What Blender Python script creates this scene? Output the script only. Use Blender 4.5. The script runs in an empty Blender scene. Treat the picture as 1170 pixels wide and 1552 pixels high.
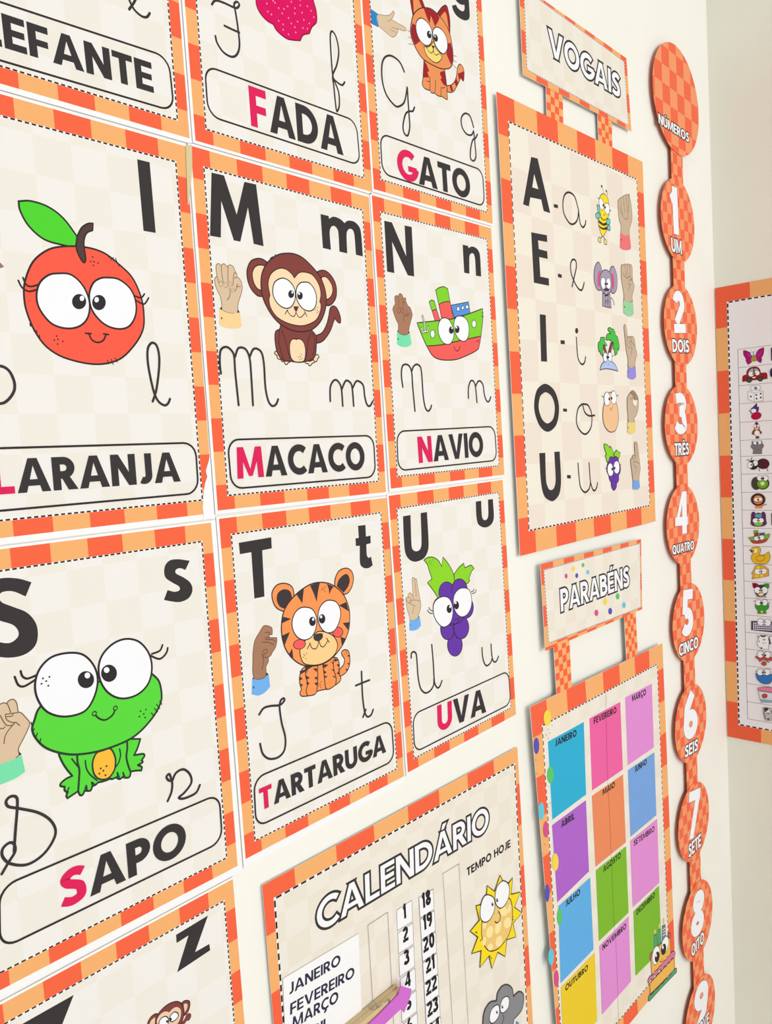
import bpy, bmesh, math, random
from mathutils import Vector, Matrix
from mathutils.geometry import tessellate_polygon

# ---------------------------------------------------------------- camera, light, exposure
SC = bpy.context.scene
COL = SC.collection
cam_data = bpy.data.cameras.new('camera')
cam = bpy.data.objects.new('camera', cam_data)
COL.objects.link(cam)
cam_data.sensor_fit = 'VERTICAL'
cam_data.sensor_height = 24.0
cam_data.lens = 24.0 * 1188.496 / 1552.0
cam_data.clip_start = 0.01
cam.matrix_world = Matrix([[0.675473, 0.096293, -0.731071, -0.473901], [-0.734904, 0.006644, -0.678139, -0.52989], [-0.060443, 0.995331, 0.075254, 0.043584], [0.0, 0.0, 0.0, 1.0]])
SC.camera = cam

world = bpy.data.worlds.new('room_light')
SC.world = world
world.use_nodes = True
bg = world.node_tree.nodes['Background']
bg.inputs[0].default_value = (0.97, 0.99, 1.0, 1)
bg.inputs[1].default_value = 0.52

def area(name, loc, target, size, power, colour):
    d = bpy.data.lights.new(name, 'AREA')
    d.energy = power; d.color = colour; d.shape = 'RECTANGLE'; d.size = size[0]; d.size_y = size[1]
    o = bpy.data.objects.new(name, d); COL.objects.link(o)
    o.location = loc
    o.rotation_euler = (Vector(target) - Vector(loc)).to_track_quat('-Z', 'Y').to_euler()
    return o
area('unseen_main_light', (0.8, -2.9, 0.75), (0.4, 0.0, -0.25), (1.4, 1.2), 39.0, (0.99, 0.995, 1.0))  # unseen soft main light, set below ceiling height to even the wall brightness
area('added_fill_light', (-0.9, -3.3, -0.2), (0.4, 0.0, -0.3), (1.6, 1.6), 38.5, (1.0, 1.0, 1.0))  # added fill from the lower left, lifts the lower wall and right-hand wall

vs = SC.view_settings
vs.view_transform = 'Standard'; vs.look = 'None'; vs.gamma = 1.0; vs.exposure = 0.0; vs.use_curve_mapping = False

# ---------------------------------------------------------------- materials
def lin(v):
    v /= 255.0
    return v / 12.92 if v <= 0.04045 else ((v + 0.055) / 1.055) ** 2.4
def rgb(c, k=0.90):
    return (lin(c[0]) * k, lin(c[1]) * k, lin(c[2]) * k, 1.0)
PAL = {'ink': (57, 53, 54), 'line_ink': (52, 44, 44), 'dash_ink': (40, 32, 34), 'navy_ink': (52, 48, 74), 'number_line': (92, 84, 86), 'number_grey': (120, 105, 110), 'crimson': (228, 32, 92), 'crimson_pink': (224, 0, 96), 'crimson_dark': (150, 0, 60), 'dot_pink': (250, 150, 196), 'border_red': (250, 104, 68), 'border_orange': (249, 180, 114), 'paper_white': (252, 251, 252), 'tape': (222, 205, 160), 'side_red': (226, 82, 46), 'field_white': (250, 246, 248), 'field_cream': (246, 240, 224), 'skin_light': (224, 196, 164), 'skin_line': (124, 98, 74), 'skin_dark': (160, 120, 105), 'skin_brown': (174, 126, 98), 'skin_dark_line': (96, 66, 50), 'skin_grey': (206, 182, 156), 'skin_shade': (160, 138, 118), 'cuff_blue': (40, 136, 200), 'cuff_yellow': (254, 214, 152), 'cuff_green': (124, 228, 176), 'cuff_sky': (118, 180, 242), 'cuff_coral': (242, 120, 124), 'cuff_mint': (156, 216, 164), 'cuff_purple': (156, 146, 224), 'cuff_lemon': (240, 216, 128), 'cuff_blue2': (126, 168, 230), 'eye_white': (251, 251, 255), 'pupil': (48, 42, 46), 'whisker': (120, 110, 104), 'cat_orange': (240, 150, 92), 'cat_red': (160, 30, 40), 'cat_yellow': (248, 222, 122), 'leaf_green': (80, 216, 48), 'leaf_green2': (60, 150, 60), 'orange_red': (254, 94, 72), 'stem_brown': (86, 62, 58), 'monkey_brown': (134, 66, 60), 'monkey_cream': (254, 222, 182), 'monkey_pink': (240, 204, 176), 'ship_green': (132, 214, 46), 'ship_red': (246, 98, 92), 'ship_blue': (92, 150, 226), 'ship_green2': (140, 180, 60), 'ship_red2': (196, 70, 60), 'ship_blue2': (70, 100, 140), 'frog_green': (92, 220, 62), 'frog_dark': (44, 62, 48), 'frog_green2': (60, 160, 50), 'belly_yellow': (254, 192, 60), 'tiger_orange': (254, 154, 88), 'tiger_dark': (66, 56, 60), 'tiger_cream': (252, 212, 146), 'cheek_red': (248, 98, 94), 'vine_green': (144, 218, 40), 'grape_purple': (106, 56, 172), 'bee_yellow': (250, 226, 40), 'bee_wax': (232, 214, 130), 'bee_wing': (110, 212, 200), 'elephant_grey': (172, 160, 184), 'elephant_pink': (214, 96, 132), 'palm_green': (74, 196, 70), 'island_blue': (184, 202, 244), 'egg_peach': (246, 198, 150), 'm_teal': (46, 178, 218), 'm_pink': (242, 102, 168), 'm_violet': (230, 146, 218), 'm_purple': (178, 102, 208), 'm_orange': (240, 142, 96), 'm_blue': (122, 168, 230), 'm_sky': (98, 178, 236), 'm_green': (128, 190, 44), 'm_yellow': (242, 208, 44), 'm_yellow2': (252, 218, 80), 'm_indigo': (92, 86, 180), 'm_mint': (90, 204, 108), 'm_cyan': (102, 204, 226), 'm_magenta': (220, 84, 146), 'candle_green': (80, 168, 124), 'candle_grey': (110, 140, 146), 'cake_red': (200, 100, 90), 'cake_orange': (244, 188, 86), 'cake_pink': (222, 124, 158), 'sun_yellow': (252, 224, 34), 'sun_orange': (242, 204, 120), 'sun_spot': (254, 232, 164), 'cloud_grey': (140, 140, 144), 'peg_wood': (222, 196, 150), 'arrow_purple': (214, 112, 214), 'steel': (196, 194, 192), 'bf_magenta': (172, 20, 110), 'bf_violet': (180, 40, 160), 'bf_violet2': (84, 46, 140), 'bf_olive': (176, 150, 74), 'bf_plum': (120, 30, 80), 'bf_red': (190, 14, 70), 'car_red': (160, 30, 40), 'car_glass': (150, 196, 194), 'car_tyre': (70, 90, 56), 'bird_brown': (146, 76, 50), 'hippo_grey': (130, 124, 128), 'hippo_light': (200, 198, 198), 'bug_maroon': (90, 30, 50), 'kiwi_brown': (74, 68, 60), 'kiwi_green': (112, 172, 30), 'kiwi_light': (168, 204, 90), 'mane_brown': (76, 40, 36), 'bag_plum': (100, 44, 96), 'bag_teal': (96, 176, 180), 'duck_yellow': (240, 190, 40), 'cheese_gold': (230, 176, 70), 'key_purple': (74, 54, 104), 'wifi_brown': (184, 84, 70), 'bowl_blue': (54, 124, 196), 'cup_white': (226, 232, 238), 'cup_blue': (150, 176, 200), 'cup_pink': (236, 134, 170)}
MATS = {}
def principled(name):
    m = bpy.data.materials.new(name); m.use_nodes = True
    b = m.node_tree.nodes['Principled BSDF']
    b.inputs['Roughness'].default_value = 0.65
    b.inputs['Specular IOR Level'].default_value = 0.15
    return m, b
def mat(name):
    if name not in MATS:
        m, b = principled(name)
        b.inputs['Base Color'].default_value = rgb(PAL[name])
        MATS[name] = m
    return MATS[name]
def checker_mat(name, c1, c2, cell, off=(0, 0)):
    m, b = principled(name)
    nt = m.node_tree
    tc = nt.nodes.new('ShaderNodeTexCoord'); mp = nt.nodes.new('ShaderNodeMapping'); ck = nt.nodes.new('ShaderNodeTexChecker')
    mp.inputs['Location'].default_value = (-off[0] / cell, 0.5, -off[1] / cell)
    mp.inputs['Scale'].default_value = (1 / cell, 1, 1 / cell)
    ck.inputs['Scale'].default_value = 1.0
    ck.inputs['Color1'].default_value = rgb(c1); ck.inputs['Color2'].default_value = rgb(c2)
    nt.links.new(tc.outputs['Object'], mp.inputs['Vector']); nt.links.new(mp.outputs[0], ck.inputs['Vector'])
    nt.links.new(ck.outputs['Color'], b.inputs['Base Color'])
    MATS[name] = m
    return m
def plaster(name, c, amount):
    m, b = principled(name)
    nt = m.node_tree
    tc = nt.nodes.new('ShaderNodeTexCoord')
    n1 = nt.nodes.new('ShaderNodeTexNoise'); n1.inputs['Scale'].default_value = 5.0; n1.inputs['Detail'].default_value = 5.0
    r = nt.nodes.new('ShaderNodeValToRGB')
    r.color_ramp.elements[0].position = 0.3; r.color_ramp.elements[1].position = 0.7
    r.color_ramp.elements[0].color = rgb([v - amount for v in c]); r.color_ramp.elements[1].color = rgb(c)
    n2 = nt.nodes.new('ShaderNodeTexNoise'); n2.inputs['Scale'].default_value = 60.0; n2.inputs['Detail'].default_value = 3.0
    bu = nt.nodes.new('ShaderNodeBump'); bu.inputs['Strength'].default_value = 0.05; bu.inputs['Distance'].default_value = 0.002
    for n in (n1, n2): nt.links.new(tc.outputs['Object'], n.inputs['Vector'])
    nt.links.new(n1.outputs['Fac'], r.inputs[0]); nt.links.new(r.outputs[0], b.inputs['Base Color'])
    nt.links.new(n2.outputs['Fac'], bu.inputs['Height']); nt.links.new(bu.outputs[0], b.inputs['Normal'])
    return m
checker_mat('cream_checker', (245, 241, 236), (242, 237, 227), 0.0265, (0.006, 0.005))
checker_mat('beige_checker', (246, 238, 224), (242, 229, 215), 0.0505, (0.012, 0.01))
checker_mat('pale_checker', (243, 236, 224), (240, 231, 217), 0.027, (0.01, 0.008))
checker_mat('strap_checker', (248, 106, 72), (250, 160, 108), 0.0168, (0.003, 0.004))
checker_mat('disc_checker', (248, 110, 76), (250, 158, 108), 0.0168, (0.004, 0.003))
checker_mat('large_disc_checker', (248, 110, 76), (250, 158, 108), 0.029, (0.004, 0.003))

# ---------------------------------------------------------------- drawing helpers (all lengths in millimetres)
STEP = 0.000005
def parse(s):
    pts, hard = [], []
    for t in s.split():
        h = t.endswith('!')
        x, y = t.rstrip('!').split(',')
        pts.append(Vector((int(x) / 10.0, int(y) / 10.0))); hard.append(h)
    return pts, hard
def smooth(s, closed, n=5):
    p, h = parse(s)
    if len(p) < 3 and not closed: return p
    N = len(p); out = []
    def tan(i):
        if closed: a, b = p[(i - 1) % N], p[(i + 1) % N]
        else: a, b = p[max(i - 1, 0)], p[min(i + 1, N - 1)]
        return (b - a) * 0.5
    for i in range(N if closed else N - 1):
        j = (i + 1) % N
        a, b = p[i], p[j]
        out.append(a)
        if h[i] and h[j]: continue
        L = (b - a).length
        def lim(t): return t * min(1.0, 1.2 * L / max(t.length, 1e-6))
        ta = (b - a) if h[i] else lim(tan(i))
        tb = (b - a) if h[j] else lim(tan(j))
        for k in range(1, n):
            t = k / n; t2 = t * t; t3 = t2 * t
            out.append(a * (2 * t3 - 3 * t2 + 1) + ta * (t3 - 2 * t2 + t) + b * (-2 * t3 + 3 * t2) + tb * (t3 - t2))
    if not closed: out.append(p[-1])
    return out
class Sheet:
    '''collects flat printed shapes into one mesh'''
    def __init__(self): self.v, self.f, self.m, self.mats = [], [], [], []
    def slot(self, name):
        if name not in self.mats: self.mats.append(name)
        return self.mats.index(name)
    def tris(self, pts, faces, colour, z):
        o = len(self.v); k = self.slot(colour)
        zz = z if isinstance(z, list) else [z] * len(pts)
        self.v += [(q[0] / 1000.0, -h * STEP, q[1] / 1000.0) for q, h in zip(pts, zz)]
        for f in faces: self.f.append([o + i for i in f]); self.m.append(k)
    def fill(self, pts, colour, z):
        self.tris(pts, tessellate_polygon([[Vector((q[0], q[1], 0)) for q in pts]]), colour, z)
    def quad(self, pts, colour, z): self.tris(pts, [(0, 1, 2, 3)], colour, z)
    def stroke(self, pts, w, colour, z, closed=False, cap=True, mitre=False):
        q = [pts[0]]
        for p in pts[1:]:
            if (p - q[-1]).length > 0.02: q.append(p)
        if closed and len(q) > 2 and (q[0] - q[-1]).length < 0.02: q.pop()
        n = len(q)
        if n < 2: return
        L, R = [], []
        for i in range(n):
            a = q[(i - 1) % n] if (closed or i > 0) else None
            b = q[(i + 1) % n] if (closed or i < n - 1) else None
            d1 = (q[i] - a).normalized() if a is not None else None
            d2 = (b - q[i]).normalized() if b is not None else None
            if d1 is None: d1 = d2
            if d2 is None: d2 = d1
            n1 = Vector((-d1.y, d1.x)); n2 = Vector((-d2.y, d2.x))
            m = n1 + n2
            if m.length < 0.3: m = n1
            else:
                m.normalize(); m = m / max(m.dot(n1), 0.4 if mitre else 0.75)
            L.append(q[i] + m * w / 2); R.append(q[i] - m * w / 2)
        faces = []
        for i in range(n if closed else n - 1):
            j = (i + 1) % n
            faces.append((i, j, n + j, n + i))
        # later stretches of the pen line lie a hair above earlier ones, so a line may cross itself
        zs = [z + (0 if closed else .6 * i / n) for i in range(n)]
        pts = L + R; zs = zs + zs
        if cap and not closed:
            for (c, e, i) in ((q[0], q[0] - q[1], 0), (q[-1], q[-1] - q[-2], n - 1)):
                a = math.atan2(e.y, e.x); k = len(pts)
                pts = pts + [c + Vector((math.cos(a + t), math.sin(a + t))) * w / 2 for t in [math.pi * (j / 6 - .5) for j in range(7)]]
                zs = zs + [zs[i]] * 7
                faces.append(tuple(range(k, k + 7)))
        self.tris(pts, faces, colour, zs)
    def disc(self, c, r, colour, z, n=10):
        self.tris([Vector((c[0] + r * math.cos(2 * math.pi * i / n), c[1] + r * math.sin(2 * math.pi * i / n))) for i in range(n)], [tuple(range(n))], colour, z)
    def ellipse(self, e, colour, z, n=24):
        cx, cy, ux, uy, wx, wy = [v / 10.0 for v in e]
        self.tris([Vector((cx + ux * math.cos(t) + wx * math.sin(t), cy + uy * math.cos(t) + wy * math.sin(t))) for t in [2 * math.pi * i / n for i in range(n)]], [tuple(range(n))], colour, z)
    def build(self, name, parent):
        me = bpy.data.meshes.new(name)
        me.from_pydata(self.v, [], self.f)
        for k in self.mats: me.materials.append(mat(k))
        me.polygons.foreach_set('material_index', self.m)
        me.update()
        o = bpy.data.objects.new(name, me); COL.objects.link(o); o.parent = parent
        return o

# ---------------------------------------------------------------- bold capital lettering: outlines drawn as bars and strokes in a unit-high cell
def arc(cx, cy, rx, ry, a0, a1, n=14):
    return [Vector((cx + rx * math.cos(math.radians(a0 + (a1 - a0) * i / n)), cy + ry * math.sin(math.radians(a0 + (a1 - a0) * i / n)))) for i in range(n + 1)]
def spline(p, n=5):
    out = []
    for i in range(len(p) - 1):
        a, b = p[i], p[i + 1]
        ta = (b - p[max(i - 1, 0)]) * .5; tb = (p[min(i + 2, len(p) - 1)] - a) * .5
        for k in range(n):
            t = k / n; t2 = t * t; t3 = t2 * t
            out.append(a * (2 * t3 - 3 * t2 + 1) + ta * (t3 - 2 * t2 + t) + b * (-2 * t3 + 3 * t2) + tb * (t3 - t2))
    return out + [p[-1]]
def V(*a): return [Vector((a[i], a[i + 1])) for i in range(0, len(a), 2)]
def glyph(c, T):
    h = T / 2; P = lambda *a: ('p', V(*a)); S = lambda pts, cl=False: ('s', pts, cl)
    bar = lambda x0, y0, x1, y1: P(x0, y0, x1, y0, x1, y1, x0, y1)
    base = {'Á': 'A', 'É': 'E', 'Ê': 'E', 'Ú': 'U', 'Ç': 'C'}.get(c)
    if base:
        w, g = glyph(base, T); g = list(g); m = w / 2
        if c in 'ÁÉÚ': g.append(P(m - .06, 1.07, m + .08, 1.07, m + .22, 1.27, m + .02, 1.27))
        elif c == 'Ê': g += [P(m - .25, 1.06, m - .1, 1.06, m + .06, 1.24, m - .06, 1.24), P(m + .25, 1.06, m + .1, 1.06, m - .06, 1.24, m + .06, 1.24)]
        else: g.append(S(V(m + .06, 0, m + .12, -.1, m + .02, -.2, m - .08, -.18)))
        return w, g
    if c == 'I': return T, [bar(0, 0, T, 1)]
    if c == 'L': return .58, [bar(0, 0, T, 1), bar(T, 0, .58, T * .92)]
    if c == 'E': return .6, [bar(0, 0, T, 1), bar(T, 0, .6, T * .9), bar(T, .5 - T * .43, .57, .5 + T * .43), bar(T, 1 - T * .9, .6, 1)]
    if c == 'F': return .58, [bar(0, 0, T, 1), bar(T, .46 - T * .43, .55, .46 + T * .43), bar(T, 1 - T * .9, .58, 1)]
    if c == 'T': return .66, [bar(.33 - h, 0, .33 + h, 1 - T * .9), bar(0, 1 - T * .9, .66, 1)]
    if c == 'H': return .78, [bar(0, 0, T, 1), bar(.78 - T, 0, .78, 1), bar(T, .5 - h * .9, .78 - T, .5 + h * .9)]
    if c == 'A':
        w = .92; t = T * 1.08
        return w, [P(0, 0, t, 0, w / 2 + .02, .86, w / 2 + t * .5, 1, w / 2 - t * .5, 1), P(w, 0, w - t, 0, w / 2 - .02, .86, w / 2 - t * .5, 1, w / 2 + t * .5, 1), bar(w * .24, .19, w * .76, .19 + T * .82)]
    if c == 'V':
        w = .9; t = T * 1.08
        return w, [P(0, 1, t, 1, w / 2 + .02, .16, w / 2 + t * .5, 0, w / 2 - t * .5, 0), P(w, 1, w - t, 1, w / 2 - .02, .16, w / 2 - t * .5, 0, w / 2 + t * .5, 0)]
    if c == 'M':
        w = 1.06
        return w, [P(0, 0, T, 0, T + .04, 1, .05, 1), P(w, 0, w - T, 0, w - T - .04, 1, w - .05, 1), P(.05, 1, .05 + T * 1.05, 1, w / 2 + .07, .06, w / 2 - .07, .06), P(w - .05, 1, w - .05 - T * 1.05, 1, w / 2 - .07, .06, w / 2 + .07, .06)]
    if c == 'N': return .8, [bar(0, 0, T, 1), bar(.8 - T, 0, .8, 1), P(0, 1, T * 1.1, 1, .8, 0, .8 - T * 1.1, 0)]
    if c == 'Z': return .66, [bar(.02, 1 - T * .9, .64, 1), bar(0, 0, .66, T * .9), P(.42, 1 - T * .9, .64, 1 - T * .9, .25, T * .9, 0, T * .9)]
    if c == 'O': return .96, [S(arc(.48, .5, .48 - h, .52 - h, 0, 360, 30)[:-1], True)]
    if c == 'Q': return .98, [S(arc(.48, .5, .48 - h, .52 - h, 0, 360, 30)[:-1], True), P(.5, .26, .66, .34, .98, -.04, .76, -.04)]
    if c == 'C': return .8, [S(arc(.5, .5, .5 - h, .52 - h, 48, 312, 22))]
    if c == 'G': return .9, [S(arc(.5, .5, .5 - h, .52 - h, 48, 352, 24)), bar(.5, .5 - T * .8, .9, .5)]
    if c == 'D': return .82, [bar(0, 0, T, 1), S(V(T * .5, h, .3, h) + arc(.3, .5, .52 - h, .5 - h, -90, 90, 16) + V(.3, 1 - h, T * .5, 1 - h))]
    if c == 'P': return .64, [bar(0, 0, T, 1), S(V(T * .5, .4 + h * .4, .32, .4 + h * .4) + arc(.32, .7 - h * .3, .32 - h, .3 - h * .7, -90, 90, 12) + V(.32, 1 - h, T * .5, 1 - h))]
    if c == 'R': return .7, [bar(0, 0, T, 1), S(V(T * .5, .42 + h * .3, .32, .42 + h * .3) + arc(.32, .71 - h * .35, .33 - h, .29 - h * .65, -90, 90, 12) + V(.32, 1 - h, T * .5, 1 - h)), P(.22, .45, .46, .45, .72, 0, .72 - T * 1.25, 0)]
    if c == 'B': return .68, [bar(0, 0, T, 1), S(V(T * .5, h, .36, h) + arc(.36, .28 + h * .2, .32 - h, .28 - h * .8, -90, 90, 12) + V(.36, .53, T * .5, .53)), S(V(T * .5, .55, .33, .55) + arc(.33, .77 - h * .3, .3 - h, .23 - h * .7, -90, 90, 12) + V(.33, 1 - h, T * .5, 1 - h))]
    if c == 'S': return .62, [S(spline(V(.56, .8, .44, 1 - h * 1.12, .31, 1 - h, .19, 1 - h * 1.5, .13, .735, .19, .62, .33, .54, .46, .45, .62 - h * 1.05, .3, .47, h * 1.5, .32, h, .19, h * 1.1, .04, h * 1.75)))]
    if c == 'J': return .48, [S(V(.48 - h, 1, .48 - h, .3) + arc(.2, .28, .28 - h, .28 - h, 0, -125, 10))]
    if c == 'U': return .78, [S(V(h, 1, h, .38) + arc(.39, .38, .39 - h, .4 - h, 180, 360, 16) + V(.78 - h, .38, .78 - h, 1))]
    if c == '0': return .64, [S(arc(.32, .5, .32 - h, .5 - h, 0, 360, 26)[:-1], True)]
    if c == '1': return .36, [bar(.36 - T, 0, .36, 1), P(0, .78, .1, .62, .36, .82, .36, 1, .26, 1)]
    if c == '2': return .62, [S(arc(.31, .69, .31 - h, .31 - h, 165, -30, 14) + V(.15, T)), bar(0, 0, .62, T * .9)]
    if c == '3': return .6, [S(spline(V(.05, .84, .16, 1 - h * 1.15, .29, 1 - h, .43, 1 - h * 1.5, .48, .735, .4, .61, .25, .54))), S(spline(V(.22, .54, .4, .5, .6 - h, .31, .48, h * 1.5, .3, h, .15, h * 1.15, .02, h * 1.9)))]
    if c == '4': return .68, [bar(.5 - h, 0, .5 + h, 1), P(0, .24, .16, .24, .5 + h * .2, 1, .5 - h, 1), bar(0, .2, .68, .2 + T * .85)]
    if c == '5': return .6, [bar(.08, 1 - T * .9, .56, 1), P(.08, 1, .08 + T, 1, .04 + T, .48, .04, .48), S(arc(.27, .31, .33 - h, .31 - h, 125, -145, 16))]
    if c == '6': return .64, [S(arc(.32, .31, .32 - h, .31 - h, 0, 360, 22)[:-1], True), S(V(h + .005, .34, .14, .66, .36, 1 - h * .3))]
    if c == '7': return .6, [bar(0, 1 - T * .9, .6, 1), P(.36, 1 - T * .5, .6, 1 - T * .5, .32, 0, .1, 0)]
    if c == '8': return .62, [S(arc(.31, .75, .27 - h, .25 - h, 0, 360, 20)[:-1], True), S(arc(.31, .28, .31 - h, .28 - h, 0, 360, 20)[:-1], True)]
    if c == '9': return .64, [S(arc(.32, .69, .32 - h, .31 - h, 0, 360, 22)[:-1], True), S(V(.64 - h - .005, .66, .5, .34, .28, h * .3))]
    if c == '-': return .3, [bar(0, .4, .3, .4 + T)]
    return .34, []
GAP = 0.07
def text_width(s, T): return sum(glyph(c, T)[0] for c in s) + GAP * (len(s) - 1)
def lettering(sh, s, m, z, colour, T=.2, skip=0, take=None, edge=0.0, edge_colour='ink'):
    '''m = (x, y, ux, uy, vx, vy): baseline start of letter number skip, unit width vector (per cell height), cap height vector'''
    x0, y0, ux, uy, vx, vy = [q / 100.0 for q in m]
    U, W, O = Vector((ux, uy)), Vector((vx, vy)), Vector((x0, y0))
    pen = -sum(glyph(c, T)[0] + GAP for c in s[:skip])
    for i, c in enumerate(s):
        w, g = glyph(c, T)
        if take is None or i in take:
            f = lambda p: O + U * (pen + p.x) + W * p.y
            scale = (U.length + W.length) / 2
            for jj, pr in enumerate(g):
                zd = z + .15 * jj + .02 * (i % 5); zw = z + 2 + .3 * jj + .05 * (i % 5) if edge else zd
                pts = [f(p) for p in pr[1]]
                if pr[0] == 'p':
                    if edge: sh.stroke(pts, 2 * edge, edge_colour, zd, closed=True, mitre=True)
                    sh.fill(pts, colour, zw)
                else:
                    # stroke with a pen that is T wide across and T tall, sheared with the cell
                    raw = pr[1]; n = len(raw); Lp, Rp = [], []
                    q = Sheet(); q.stroke(raw, T, 'ink', 0, closed=pr[2], cap=False)
                    vv = [f(Vector((v[0] * 1000.0, v[2] * 1000.0))) for v in q.v]
                    if edge:
                        half = len(vv) // 2
                        if pr[2]:
                            sh.stroke(vv[:half], 2 * edge, edge_colour, zd, closed=True); sh.stroke(vv[half:], 2 * edge, edge_colour, zd, closed=True)
                        else: sh.stroke(vv[:half] + vv[half:][::-1], 2 * edge, edge_colour, zd, closed=True, mitre=True)
                    sh.tris(vv, q.f, colour, zw)
        pen += w + GAP

# ---------------------------------------------------------------- things and parts
def tag(o, label, cat, group=None):
    o['label'] = label; o['category'] = cat
    if group: o['group'] = group
def thing(name, label, cat, group, loc, side=False):
    o = bpy.data.objects.new(name, None); COL.objects.link(o)
    o.empty_display_size = 0.02
    o.location = loc
    if side: o.rotation_euler = (0, 0, -math.pi / 2)
    tag(o, label, cat, group)
    return o
def box_mesh(name, boxes, m, parent=None):
    me = bpy.data.meshes.new(name); bm = bmesh.new()
    for (x0, y0, z0, x1, y1, z1) in boxes:
        vv = [bm.verts.new((x, y, z)) for x in (x0, x1) for y in (y0, y1) for z in (z0, z1)]
        for f in ((0, 1, 3, 2), (4, 6, 7, 5), (0, 4, 5, 1), (2, 3, 7, 6), (0, 2, 6, 4), (1, 5, 7, 3)): bm.faces.new([vv[i] for i in f])
    bmesh.ops.recalc_face_normals(bm, faces=bm.faces)
    bm.to_mesh(me); bm.free()
    me.materials.append(m)
    o = bpy.data.objects.new(name, me); COL.objects.link(o)
    if parent: o.parent = parent
    return o
def plate(name, outline, m, parent, thick=0.0005, z=0):
    '''a cut sheet: front face at the print plane, real thickness behind it'''
    pts = [Vector((q[0] / 1000.0, q[1] / 1000.0, 0)) for q in outline]
    n = len(pts); y0 = -z * STEP
    verts = [(p.x, y0, p.y) for p in pts] + [(p.x, thick, p.y) for p in pts]
    tri = tessellate_polygon([pts])
    faces = [tuple(t) for t in tri] + [tuple(n + i for i in t[::-1]) for t in tri] + [(i, (i + 1) % n, n + (i + 1) % n, n + i) for i in range(n)]
    me = bpy.data.meshes.new(name); me.from_pydata(verts, [], faces); me.materials.append(m)
    bm = bmesh.new(); bm.from_mesh(me); bmesh.ops.recalc_face_normals(bm, faces=bm.faces); bm.to_mesh(me); bm.free()
    o = bpy.data.objects.new(name, me); COL.objects.link(o); o.parent = parent
    return o
def bil(q, s, t):
    a = q[0] * (1 - s) + q[1] * s; b = q[3] * (1 - s) + q[2] * s
    return a * (1 - t) + b * t
def quad4(l): return [Vector((l[i] / 10.0, l[i + 1] / 10.0)) for i in (0, 2, 4, 6)]
def gingham(sh, outer, inner, cols, rows, z):
    '''checked border between two quads (top-left, top-right, bottom-right, bottom-left)'''
    Q, I = quad4(outer), quad4(inner)
    il = max(I[0].x, I[3].x); ir = min(I[1].x, I[2].x); it = min(I[0].y, I[1].y); ib = max(I[2].y, I[3].y)
    for i in range(len(cols) - 1):
        for j in range(len(rows) - 1):
            c = [bil(Q, cols[i], rows[j]), bil(Q, cols[i + 1], rows[j]), bil(Q, cols[i + 1], rows[j + 1]), bil(Q, cols[i], rows[j + 1])]
            if c[0].x > il and c[1].x < ir and c[0].y < it and c[2].y > ib: continue
            sh.quad(c, 'border_red' if (i + j) % 2 == 0 else 'border_orange', z)
def dashes(sh, inner, pitch, w, z):
    I = quad4(inner)
    for k in range(4):
        a, b = I[k], I[(k + 1) % 4]; L = (b - a).length; n = max(1, round(L / pitch)); d = (b - a) / n
        for i in range(n): sh.stroke([a + d * (i + .18), a + d * (i + .82)], w, 'dash_ink', z, cap=False)
def draw(sh, prims, z):
    for p in prims:
        z += 1
        k = p[0]
        if k == 'f': sh.fill(smooth(p[2], True), p[1], z)
        elif k == 'o':   # filled shape with an outline
            pts = smooth(p[3], True); sh.fill(pts, p[1], z); z += 1; sh.stroke(pts, p[2] / 10.0, p[4] if len(p) > 4 else 'line_ink', z, closed=True)
        elif k == 's': sh.stroke(smooth(p[3], False), p[2] / 10.0, p[1], z)
        elif k == 'c': sh.stroke(smooth(p[3], True), p[2] / 10.0, p[1], z, closed=True)
        elif k == 'e': sh.ellipse(p[2], p[1], z)
        elif k == 'd':
            for q in parse(p[3])[0]: sh.disc(q, p[2] / 10.0, p[1], z, 8)
        elif k == 't': lettering(sh, p[2], p[3], z, p[1], **p[4]); z += 5
    return z
def prints(root, parts, z=6):
    made = []
    for name, parent, label, prims in parts:
        sh = Sheet(); z = draw(sh, prims, z)
        o = sh.build(name, root if parent is None else made[parent])
        if label: o['label'] = label
        if name == 'confetti_dots': o['kind'] = 'stuff'
        made.append(o)
    return made
def tape_pads(root, pts, h):
    for (x, z) in pts:
        box_mesh('tape', [(x / 1000 - .012, .0005, z / 1000 - .006, x / 1000 + .012, h, z / 1000 + .006)], mat('tape'), root)

# ---------------------------------------------------------------- the room
wl = box_mesh('wall_left', [(-1.6, 0, -1.45, 1.0075 + .12, .12, 1.5)], plaster('cream_wall_paint', (252, 250, 241), 3))
wr = box_mesh('wall_right', [(1.0075, -3.2, -1.45, 1.0075 + .12, 0, 1.5)], plaster('shaded_cream_wall_paint', (250, 248, 234), 4))  # same cream, with the right wall's shaded tone put into its colour
fl = box_mesh('floor', [(-1.6, -3.2, -1.57, 1.0075 + .12, .12, -1.45)], plaster('pale_floor', (196, 188, 176), 8))
for o in (wl, wr, fl): o['kind'] = 'structure'

def sheet_poster(name, label, cat, group, loc, side, paper, outer, inner, cols, rows, field, parts, pitch, dash_w, pads, h, straps=()):
    root = thing(name, label, cat, group, loc, side)
    plate('paper_sheet', quad4(paper), mat('paper_white'), root)
    sh = Sheet(); gingham(sh, outer, inner, cols, rows, 1); b = sh.build('checked_border', root)
    sh = Sheet(); sh.quad(quad4(inner), field, 2); sh.build('printed_field', root)
    sh = Sheet()
    I = quad4(inner); sh.stroke(I, dash_w * 1.15, 'paper_white', 3, closed=True, mitre=True); dashes(sh, inner, pitch, dash_w, 4); sh.build('dashed_line', root)
    prints(root, parts)
    tape_pads(root, pads, h)
    return root


# ================================================================ alphabet posters

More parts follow.
